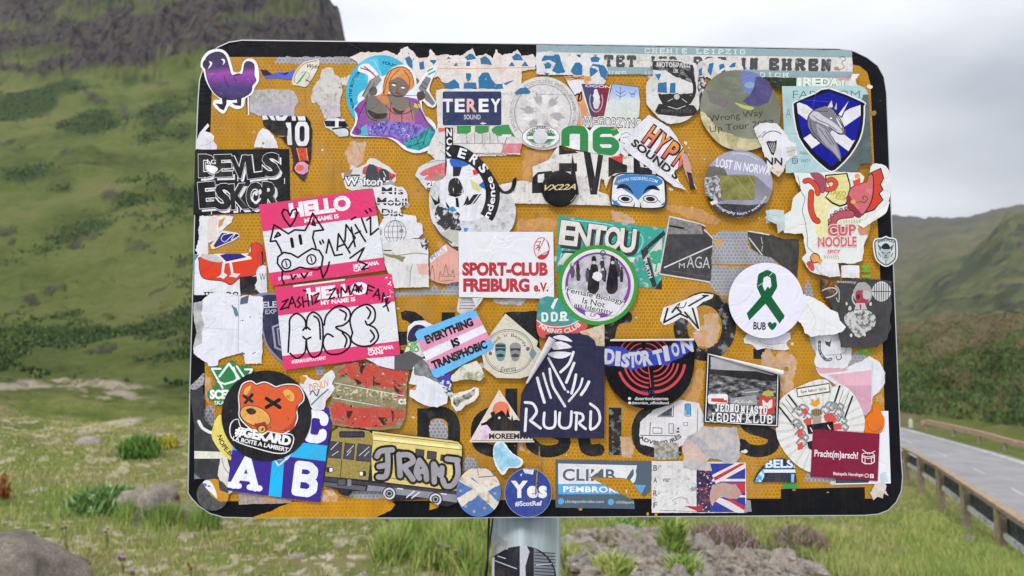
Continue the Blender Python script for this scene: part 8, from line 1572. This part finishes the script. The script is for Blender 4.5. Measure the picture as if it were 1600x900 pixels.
St('wire', 'thin rusty wire hanging down over the Yes roundel', stroke_polys([(842, 696), (841, 716), (838, 738), (835, 770)], 2.2)[0][:0] or [(842.6, 696), (843.4, 716), (840, 740), (837, 771), (835, 771), (837.6, 740), (841, 716), (841.4, 696)], worn('#a88a66', '#6e5440', .5, 200, .1), 'wire', 'loose bits on the sign').done(.0006, .0008)
s = St('sticker', 'grey-blue rectangular climbing sticker with blue band, torn open at the lower right', torn([(868, 718), (1018, 720), (1016, 768), (1006, 776), (996, 765), (985, 750), (975, 747), (940, 745), (919, 745), (945, 758), (968, 770), (990, 782), (992, 795), (868, 793)], .3), ink('#4f5f6c', .12))
s.P([(872, 724), (995, 727), (994, 733), (990, 745), (985, 756), (872, 756)], '#dcdce0', 'white_panel').P([(872, 756), (950, 757), (970, 772), (872, 772)], '#5aa4dc', 'blue_band').P([(990, 757), (1009, 758), (1002, 772)], '#5aa4dc', 'blue_band').P(smooth([(988, 733), (982, 742), (978, 750), (984, 754), (990, 744), (992, 735)], 2), '#4f5f6c', 'climber').P(smooth([(990, 728), (994, 740), (992, 752), (986, 756), (984, 750), (990, 742)], 2), '#dcdce0', 'climber')
s.T('CLIMB', 920, 742, 82, 19, -.5, '#4f5f6c', bold=.02, spacing=1.05).T('PEMBROKE', 926, 764.5, 92, 9.5, -.5, '#e6eef4', bold=.035, spacing=1.08).T('climbpembroke.com', 913, 784, 60, 6, 0, '#c9d2d8', bold=.0).T('climbpem', 976, 785, 28, 6, -1, '#c9d2d8', bold=.0)
s.P(ell(876.5, 783, 4.8, 5), '#5aa4dc', 'blue_dot').P(ell(954.5, 784, 4.8, 5), '#5aa4dc', 'blue_dot').done()
St('torn_sticker', 'small folded flap across the tear of the climbing sticker', torn([(921, 742), (930, 734), (942, 730), (932, 738), (924, 745)], .5), '#e2ddd6').done(.0004)
s = St('sticker', 'scuffed white sticker with a column of grey capitals beside half of a British flag', torn([(1018, 720), (1100, 721), (1165, 722.5), (1166, 801), (1018, 801)], .3), worn('#d8d6d4', '#a4a2a4', .60, 160, .05, .3))
for ch, y in zip('BARF', (731, 750, 770, 789)): s.T(ch, 1023.5, y, 6, 9, 0, '#55555c', bold=.02)
s.T('ver', 1041, 750, 13, 6, 0, '#77777c').P(torn([(1092, 752), (1100, 764), (1088, 768), (1074, 766)], 1), worn('#8f9094', '#c9c9ca', .5, 160, .05))
fx0, fx1, fy0, fy1 = 1088, 1164, 724, 800
fl_c = [(fx0, fy0), (fx1, fy0), (fx1, fy1), (fx0, fy1)]
s.P(fl_c, '#2b3a94', 'flag_blue').PS([[(1112, 742), (1152, 722), (1166, 722), (1166, 730), (1118, 756)], [(1108, 778), (1120, 775), (1166, 795), (1166, 801), (1150, 801)], [(1100, 748), (1166, 748), (1166, 752), (1100, 752)], [(1110, 770), (1166, 774), (1166, 777), (1110, 776)]], '#dcd6d4', 'flag_white', fl_c).PS([[(1114, 746), (1156, 724), (1164, 724), (1117, 751)], [(1134, 780), (1140, 778), (1166, 792), (1164, 798)], [(1120, 754), (1166, 754), (1166, 770), (1122, 766)]], '#bf303c', 'flag_red', fl_c)
s.P(torn([(1088, 736), (1104, 734), (1114, 745), (1110, 760), (1116, 775), (1108, 800), (1088, 800)], 1), worn('#232448', '#a83044', .56, 150, .03), 'scraped_flag').P(torn([(1112, 758), (1130, 753), (1148, 758), (1160, 772), (1150, 780), (1126, 776), (1118, 782), (1112, 790), (1108, 776)], 1.2), worn('#a8a092', '#c58d84', .5, 120, .08), 'grey_scrape').SP(30, 70, '#c9c7c9', (.4, 1.2), box=(1088, 734, 1116, 800)).P(torn([(1068, 790), (1092, 791), (1096, 798), (1086, 797)], .6), '#b52f3a').LL([[(1050, 782), (1064, 776), (1074, 782)], [(1030, 797), (1090, 799)]], .8, '#8a8886', 'crease', True).done()
St('torn_sticker', 'dark grey smudged scrap right of the flag sticker on the bottom border', torn([(1166, 780), (1172, 782), (1174, 799), (1162, 801)], .8), '#8f9498').done()
s = St('torn_sticker', 'torn white camper-van sticker with drawn windows and arched capitals', torn([(1000, 660), (1010, 650), (1022, 640), (1032, 636), (1050, 632), (1062, 624), (1092, 630), (1100, 650), (1096, 690), (1066, 696), (1058, 700), (1028, 700), (1000, 694), (999, 680)], .7), '#d9d6d8')
s.P([(1027, 650), (1050, 636), (1050, 650)], worn('#35484c', '#8ca8a4', .55, 120, .05), 'van_window').PS(stroke_polys([(1027, 651), (1052, 651), (1052, 633)], 1), '#3a3a40', 'van_line').P(torn([(1070, 632), (1078, 631), (1079, 648), (1071, 649)], .5), '#4a9ac9', 'blue_window').PS(stroke_polys(rrect(1070, 631, 1079, 650, 1), 1, True), '#33333a', 'van_line')
s.PS(stroke_polys([(1020, 668), (1034, 669), (1034, 677), (1020, 677)], .9, True) + stroke_polys([(1045, 662), (1052, 662), (1052, 677), (1045, 677)], .9, True) + stroke_polys([(1016, 660), (1015, 680)], 1.2) + stroke_polys([(1000, 680), (1062, 681)], 1.1) + stroke_polys([(1090, 638), (1089, 678)], .8) + stroke_polys([(1068, 660), (1074, 660), (1074, 665), (1068, 665)], .7, True), '#3a3a40', 'van_line').PS([[(1058, 668), (1061, 668), (1061, 671), (1058, 671)], [(1057, 673), (1061, 673), (1061, 676), (1057, 676)]], '#3a3a40', 'van_line')
s.TA('ADVENTURES', 1030, 640, 52, -88, 76, 6.5, '#3a3a40', bold=.03, under=True).done()
s = St('torn_sticker', 'large grey and pink glue-stained paper remnant below the club poster', torn([(1066, 700), (1068, 690), (1074, 682), (1084, 678), (1092, 674), (1096, 666), (1150, 668), (1154, 680), (1156, 700), (1156, 712), (1150, 722), (1132, 724), (1125, 719), (1108, 716), (1104, 722), (1110, 726), (1112, 736), (1090, 734), (1068, 730)], 1), worn('#c4b8b2', '#a2a3ac', .52, 70, .1, .3))
s.P(torn(ell(1073, 677, 10, 10, 20), .8), worn('#8d8f94', '#b0b0b2', .5, 200, .1), 'grey_disc').P(torn([(1092, 686), (1100, 700), (1118, 708), (1140, 700), (1152, 684), (1148, 710), (1130, 716), (1104, 712), (1088, 700)], 1), worn('#9d9ea8', '#b9b4b6', .5, 120, .1), 'grey_arc').P(torn([(1066, 694), (1080, 690), (1096, 706), (1104, 718), (1076, 718), (1066, 712)], 1.2), worn('#cfac9c', '#c4bab4', .55, 90, .1), 'pink_stain').done()
St('torn_sticker', 'speckled grey paper between the van sticker and the scuffed white sticker', torn([(1022, 690), (1060, 692), (1060, 718), (1022, 718)], .5), worn('#b3aea4', '#7c7a70', .5, 180, .06, .3)).done()
s = St('torn_sticker', 'half-round scrap with outlined blue and white letters left of the maroon sticker', torn([(1176, 752), (1180, 742), (1190, 728), (1204, 718), (1218, 715), (1232, 718), (1240, 728), (1244, 753)], .4), '#2b2f42')
s.P([(1192, 733), (1243, 733), (1243, 738), (1192, 738)], '#e2e6ec').T('BELSE', 1222, 724, 58, 16, 0, '#2f6f9c', 'letter_outline', bold=.08).T('BELSE', 1222, 724, 54, 13, 0, '#dfe6ec', bold=.03).P([(1178, 752), (1184, 740), (1192, 732), (1193, 744), (1188, 753)], worn('#4aa0d8', '#cfe2ee', .5, 120, .04), 'blue_flash').P([(1235, 740), (1240, 740), (1239, 753), (1235, 753)], '#7cc0e4').done()
St('torn_sticker', 'small green scrap below the outlined blue letters', [(1223, 755), (1245, 755), (1245, 763), (1223, 763)], '#2f9c4a').done()
# --- peeling stickers
s = St('torn_sticker', 'dark grey and white paper behind the curled navy sticker', torn([(905, 518), (926, 512), (943, 506), (943, 545), (928, 545)], .6), worn('#c4bcae', '#c9954a', .55, 140, .08)).done()
s = St('sticker', 'navy sticker with white brush figure and brushed capitals, its left edge curling away', smooth([(851, 524), (860, 521), (900, 521), (918, 524), (928, 532), (930, 540), (943, 541), (943, 684), (878, 683), (812, 681.5), (812, 640), (814, 615), (820, 603), (842, 570), (862, 540)], 1), ink('#2a2a44', .1, .35))
W2 = '#e2e0e6'
s.P(smooth([(863, 527), (870, 524), (880, 524), (890, 530), (893, 534), (880, 532), (870, 530)], 2), W2, 'brush_stroke').P(smooth([(861, 538), (875, 533), (893, 542), (880, 545), (864, 546)], 2), W2, 'brush_stroke').P(smooth([(855, 552), (870, 549), (892, 551), (884, 558), (872, 560), (860, 557)], 2), W2, 'brush_stroke')
for l, w in (([(856, 559), (866, 578), (882, 608)], 3.6), ([(858, 576), (862, 600), (872, 618), (882, 634)], 3.8), ([(848, 583), (853, 600), (860, 621)], 3.4), ([(839, 590), (843, 605), (850, 628)], 4.4), ([(895, 550), (888, 568), (875, 581)], 4.2), ([(896, 567), (890, 582), (884, 597)], 4.4), ([(899, 585), (896, 600), (892, 614)], 4.2), ([(909, 591), (904, 606), (888, 626)], 3.4), ([(919, 596), (914, 606), (907, 616)], 4.6), ([(886, 611), (887, 612)], 3.6)): s.L(torn(l, 0)[:0] or l, w, W2, 'brush_stroke', sm=True)
s.LL([[(820, 628), (832, 630), (838, 642), (832, 652), (828, 656)], [(822, 638), (820, 672)], [(829, 657), (844, 668)]], 4.2, W2, 'brushed_letter', True).LL([[(850, 644), (849, 662), (856, 668), (866, 664), (867, 642)], [(874, 644), (873, 662), (880, 668), (890, 664), (892, 642)], [(900, 648), (899, 670)], [(897, 644), (908, 646), (910, 654), (904, 660), (914, 669)], [(921, 630), (933, 640), (936, 655), (930, 666), (922, 670)], [(922, 642), (921, 668)]], 4.0, W2, 'brushed_letter', True)
s.done(.0006)
s.curl((860, 528), (822, 598), 8.0, 2.2, 215, '#d6d3d6', 1)
s = St('round_sticker', 'black half-round sticker with jagged blue and silver lettering over red rings, top edge curled', smooth([(944, 534), (952, 530), (1010, 530), (1083, 531), (1083, 552), (1082, 575), (1076, 598), (1062, 618), (1042, 632), (1018, 638), (992, 635), (968, 622), (952, 602), (944, 580)], 2), ink('#0e0e12', .06, .25))
RD = ink('#c4434c', .08); CP = [(962, 500), (1076, 500), (1076, 700), (944, 700), (944, 500)]
for r, w in ((50, 4.4), (40, 3), (33, 2.4), (26, 2.2), (18, 2)):
    s.PS(stroke_polys(arc(1014, 565, r, 200 if r > 45 else 195, 265, 16), w) + stroke_polys(arc(1018, 562, r, 275, 350, 16), w), RD, 'red_ring', None)
    if r < 45: s.PS(stroke_polys(arc(1004, 562, r, 100, 150, 12), 1.6) + stroke_polys(arc(1006, 562, r, 30, 85, 12), 1.6), RD, 'red_ring')
s.L([(1011, 570), (1015, 604)], 1.4, RD, 'red_ring')
s.P(torn([(944, 544), (962, 540), (985, 548), (1008, 546), (1030, 550), (1050, 538), (1075, 528), (1083, 531), (1082, 546), (1062, 558), (1040, 570), (1010, 572), (985, 578), (962, 572), (944, 570)], 1.6), '#2c40a8', 'blue_splash')
r = random.Random(2)
for ch, x, y, w, h, a in (('D', 951, 557, 15, 24, -3), ('I', 964, 560, 7, 23, -4), ('S', 976, 563, 12, 22, -8), ('T', 987, 562, 12, 24, 2), ('O', 996, 559, 11, 22, 0), ('R', 1009, 559, 14, 24, 10), ('T', 1027, 558, 14, 24, 14), ('I', 1039, 552, 7, 24, 10), ('O', 1053, 546, 11, 22, 12), ('N', 1071, 540, 17, 22, 12)): s.T(ch, x, y, w + 1, h, a, worn('#bdbdc8', '#96969e', .6, 120, .06, .05), bold=.05)
s.T('2017', 1011, 612, 19, 5.5, 0, '#4a4c96', bold=0).T('distortionlanzarote', 1016, 622, 52, 5, 0, '#cfcfd4', bold=.02).T('distortion_officialband', 1014, 629, 58, 5, 0, '#cfcfd4', bold=.02).PS([ell(982, 622, 2.4, 2.4, 10), ell(982, 629, 2.4, 2.4, 10)], '#d8d8dc', 'round_icon')
s.done(.0007)
s.curl((952, 531), (1080, 530), 2.2, 2.6, 200, '#e6e2da', -1)
s = St('sticker', 'framed black and white town photo sticker with slab capitals, top edge rolled down', [(1103, 552), (1112, 554), (1216, 586), (1218, 600), (1214, 667), (1098, 660)], ink('#1c1c1e', .08))
s.PS(stroke_polys([(1105.5, 552), (1101, 658), (1212, 664.5), (1214, 584)], 1.4), '#e2e2e4', 'white_frame').P([(1109, 560), (1212, 590), (1209, 661), (1104, 655)], pic([(.34, '#141416'), (.46, '#3c3c3e'), (.56, '#77777a'), (.68, '#b4b4b6')], 110, stretch=(.7, 1.6, 1), detail=8, grime=.02), 'town_photo')
s.P([(1109, 557), (1130, 560), (1210, 586), (1180, 586), (1140, 580), (1110, 576)], '#a9a9ac', 'pale_sky').P([(1108, 577), (1180, 580), (1211, 588), (1211, 596), (1150, 590), (1108, 584)], '#202023', 'tree_line').P([(1140, 622), (1180, 617), (1182, 632), (1140, 634)], '#9a9a9c', 'square').P([(1161, 608), (1182, 606), (1184, 616), (1163, 618)], '#77777a', 'building').LL([[(1163, 613), (1182, 611)]], 1.2, '#c4c4c6')
s.P(rrect(1105, 615, 1136, 631, 4), '#dededf', 'badge').P([(1110, 622), (1130, 622), (1130, 625), (1135, 625), (1135, 629), (1110, 627)], '#c23a36', 'badge_bar').P([(1185, 618), (1210, 622), (1208, 645), (1196, 648), (1184, 642)], '#c8382e', 'red_shield').P(torn([(1190, 624), (1197, 630), (1204, 624), (1205, 636), (1197, 640), (1190, 636)], .8), '#e2dedc', 'eagle').P(torn([(1189, 617), (1192, 611), (1199, 609), (1205, 612), (1208, 619)], .6), '#b5a94a', 'laurel').T('Klub', 1160, 627, 30, 5, -2, '#cfcfd0', shear=.3)
for tx, cx_, cy_, w_, h_ in (('JEDNO', 1135, 637, 38, 13), ('MIASTO', 1177, 640, 42, 13), ('JEDEN', 1133, 652, 52, 14), ('KLUB', 1185, 654, 44, 14)): s.SL(tx, cx_, cy_, w_ + 1, h_ + 1.5, -2, '#141416', sw=3.6, part='letter_outline').SL(tx, cx_, cy_, w_, h_, -2, '#e4e4e6', sw=2.2, gap=.08)
s.done(.0007)
s.curl((1105, 553), (1219, 582), .8, 4.6, 230, '#e4e0da', -1)
# --- stickers on the post
def post_sticker():
    """oval sticker wrapped round the post"""
    n = 26; m = 14; V_, F_, V2, F2 = [], [], [], []
    def pt(px, y, k):
        a = math.asin(max(-.97, min(.97, (px - 822) / 52.5))); R = rad + k
        p0 = Vector((pc.x + R * math.sin(a), pd - R * math.cos(a), 0)); d = p0.y
        p0.z = at(px, y, d).z; return p0
    def patch(name, poly, k, mat, root, o):
        q = [((x0), y0) for x0, y0 in poly]
        grid = []
        xs = [p[0] for p in q]
        cuts = [x for x in np.arange(math.floor(min(xs)), max(xs), 4)]
        v, f = flatten([q]); v2, f2 = [], []
        # subdivide along x so the sheet follows the curve
        for i in range(len(cuts)):
            a, b_ = cuts[i], cuts[i] + 4
            try: vv, ff = flatten([[(a, 700), (b_, 700), (b_, 1100), (a, 1100)]], q)
            except Exception: continue
            kk = len(v2); v2 += vv; f2 += [tuple(j + kk for j in g) for g in ff]
        P = [pt(x, y, k) - o for x, y in v2]
        FF = []
        for g in f2:
            nrm = (P[g[1]] - P[g[0]]).cross(P[g[2]] - P[g[0]]); FF.append(g if nrm.y < 0 else g[::-1])
        me = new_mesh(name, [tuple(p) for p in P], FF, mat)
        return link(name, me, root)
    o = pt(818, 905, .0006)
    r_ = patch('round_sticker', ell(816, 905, 50, 52, 60), .0006, ink('#23242c', .15), None, o); r_.location = o
    tag(r_, 'black and silver round sticker with grille pattern, wrapped round the sign post', 'sticker', 'stickers on the post')
    for i, (q, c) in enumerate((([(772, 870), (792, 858), (792, 950), (772, 950)], '#1d1e28'), ([(795, 856), (812, 853), (812, 950), (795, 950)], '#23242f'), ([(812, 853), (822, 853), (826, 862), (820, 885), (822, 950), (812, 950)], '#b9bcc2'), ([(832, 856), (850, 870), (862, 890), (864, 950), (832, 950)], '#7d8188'))):
        patch('metal_panel', q, .0008 + i * .00004, ink(c), r_, o)
    for i in range(9): patch('grille_line', [(833, 862 + i * 5), (864, 864 + i * 5), (864, 865.3 + i * 5), (833, 863.3 + i * 5)], .0011, ink('#2c2e34'), r_, o)
    for x0, y0, x1, y1 in ((776, 875, 808, 888), (780, 868, 792, 872), (835, 882, 858, 880)): patch('glint', [(x0, y0), (x1, y1), (x1, y1 + 1.6), (x0, y0 + 1.6)], .0013, ink('#b9bcc4'), r_, o)
    o2 = pt(778, 850, .0004)
    r2 = patch('torn_sticker', torn([(771, 842), (776, 836), (794, 846), (792, 856), (776, 872), (772, 880)], .8), .0004, worn('#a8a49e', '#8b8f90', .5, 120, .1), None, o2); r2.location = o2
    tag(r2, 'torn grey paper remnant on the upper left side of the sign post', 'sticker', 'stickers on the post')
    o3 = pt(772, 895, .0009)
    r3 = patch('torn_sticker', [(771, 872), (775, 870), (775, 920), (770, 920)], .0009, ink('#d8d8da'), None, o3); r3.location = o3
    tag(r3, 'thin white label edge on the left side of the sign post', 'sticker', 'stickers on the post')
post_sticker()
# ------------------------------------------------------------------ thin valley haze
hz = bpy.data.meshes.new('haze')
X0, X1, Y0, Y1, Z0, Z1 = -5200, 8200, -30, 5200, -520, 2300
hz.from_pydata([(x, y, z) for x in (X0, X1) for y in (Y0, Y1) for z in (Z0, Z1)], [], [(0, 1, 3, 2), (4, 6, 7, 5), (0, 4, 5, 1), (2, 3, 7, 6), (0, 2, 6, 4), (1, 5, 7, 3)])
hm = bpy.data.materials.new('haze'); hm.use_nodes = True; ht = hm.node_tree; ht.nodes.clear()
pv = ht.nodes.new('ShaderNodeVolumePrincipled'); pv.inputs['Color'].default_value = (.86, .90, .96, 1); pv.inputs['Density'].default_value = HAZE
ho = ht.nodes.new('ShaderNodeOutputMaterial'); ht.links.new(pv.outputs[0], ho.inputs['Volume'])
hz.materials.append(hm); tag(link('haze', hz), 'thin pale haze filling the valley', None, None, 'stuff')
